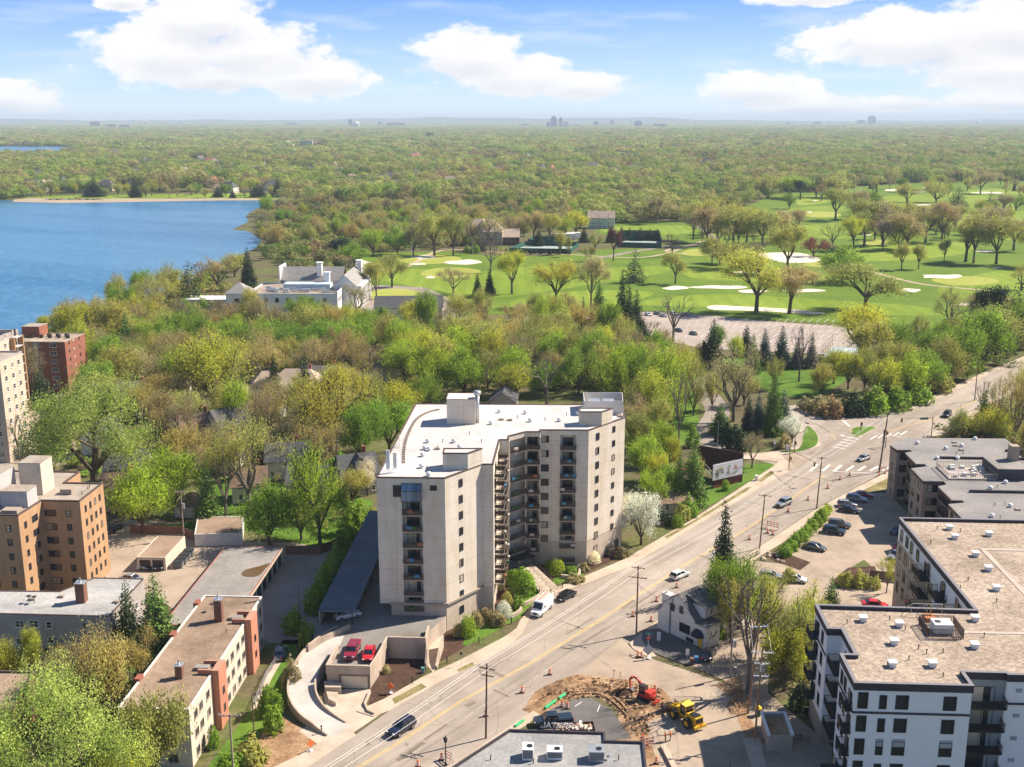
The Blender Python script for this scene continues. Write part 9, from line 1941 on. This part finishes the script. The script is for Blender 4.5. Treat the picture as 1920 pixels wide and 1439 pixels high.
for a in ((1038,241,218,11, GLB, 'blue glass tower with peaked top on the skyline', 'peak'),(1051,241,222,6, GLB, 'slim blue tower right of the peaked one'),(1061,241,229,8, FCR, 'pale slab at the right of the skyline cluster'),(1028,241,230,6, GLB, 'low blue block at the left of the skyline cluster'),(1117,238,227,9, GLB, 'small dark office block in the distance', 'peak'),(1147,237,225,8, FCR, 'pale slim block on the skyline'),(1196,240,226,13, GLB, 'round-topped blue office block on the skyline', 'peak'),
   (1634,235,217,13, GLB, 'lone blue glass tower with pyramid top at the right skyline', 'peak'),(1614,235,226,13, FGR, 'low grey block left of the lone blue tower'),(180,240,229,18, FBR, 'brown office block beyond the lake'),(211,241,234,20, FBR, 'low brown block beyond the lake'),(236,242,235,20, FGR, 'low dark block beyond the lake'),(657,238,225,7, FBR, 'slim brown block beside the white dome'),(712,237,229,7, FGR, 'small grey block right of the dome'),(742,238,231,34, FBR, 'long low brown block on the skyline'),
   (547,237,231,20, FGR, 'long dark low building on the skyline'),(806,262,250,15, FBR, 'red brown block in the mid woods'),(1478,235,229,7, FGR, 'tiny grey block right of centre skyline'),(1532,236,229,12, FGR, 'small grey block near the right skyline'),(1237,240,233,22, FGR, 'low dark blocks right of the skyline cluster'),(985,240,233,14, FGR, 'low dark blocks left of the skyline cluster'),(1075,239,234,30, FCR, 'pale low sprawl under the skyline cluster'),(1130,239,235,30, FCR, 'pale low sprawl right of the small dark block'),
   (575,280,264,24, FCR, 'tan apartment pair with white tops beyond the lake'),(597,281,269,16, FBR, 'brown apartment block beyond the lake'),(541,279,271,20, CW_, 'white domed church beyond the lake'),(75,260,256,70, FCR, 'long white low building beyond the far lake'),(1140,264,260,30, FBR, 'long brown school roof in the mid woods'),(1330,305,299,40, FBR, 'long red brown school among the trees'),(1480,272,266,50, FBR, 'long low brown building in the right woods'),(1420,256,252,50, FGR, 'long dark low building far right'),(1240,300,292,14, FGR, 'dark gabled building in the woods'),(930,303,296,10, FCR, 'small pale building in the mid woods')):
 far_b(*a[:6], top=a[6] if len(a) > 6 else None)
def dome(px, yb, yt, wpx, label, stem=False):
 q = P(px, yb); h = top_z(px, yb, yt); k = (q.y * math.cos(PITCH) + CAM_H * math.sin(PITCH)) / FPX; r = wpx * k / 2; t = thing('water_tower' if stem else 'domed_church', label, 'water tower' if stem else 'building', q); m = MB()
 if stem: m.lathe([(r * .3,0),(r * .25, h - r * 1.6),(r * .8, h - r * 1.2),(r, h - r * .7),(r * .75, h - r * .15),(r * .1, h)],16); m.build('tank', MT_W, t, smooth=True)
 else: m.lathe([(r, 0),(r, h * .5)],16); m.build('drum', FCR, t); m = MB(); m.lathe([(r, h * .5),(r * .9, h * .75),(r * .6, h * .92),(r * .1, h)],16); m.build('dome', MT_W, t, smooth=True)
dome(668,240,228,13, 'white dome on the left skyline'); dome(541,276,264,13, 'white church dome beyond the lake'); dome(1184,239,224,5, 'thin water tower beside the skyline cluster', True); dome(274,238,226,5, 'white water tower far beyond the lake', True); dome(1832,236,226,6, 'dark water tower at the far right', True); dome(1295,238,233,8, 'low white dome right of centre skyline')
# ------------------------------------------------------------------ air
def haze():
 b = MB(); b.box(-30000,-300,-1.5,30000,40000,175)
 m = bpy.data.materials.new('haze'); m.use_nodes = True; nt = m.node_tree; nt.nodes.clear()
 v = nt.nodes.new('ShaderNodeVolumePrincipled'); v.inputs['Density'].default_value = HAZE; v.inputs['Color'].default_value = (.72,.87,1,1); v.inputs['Anisotropy'].default_value = 0
 o = nt.nodes.new('ShaderNodeOutputMaterial'); nt.links.new(v.outputs[0], o.inputs['Volume'])
 ob = b.build('haze', m); ob['kind'] = 'stuff'; ob['label'] = 'thin blue haze over the far woods'
HAZE = 0.00007
haze()
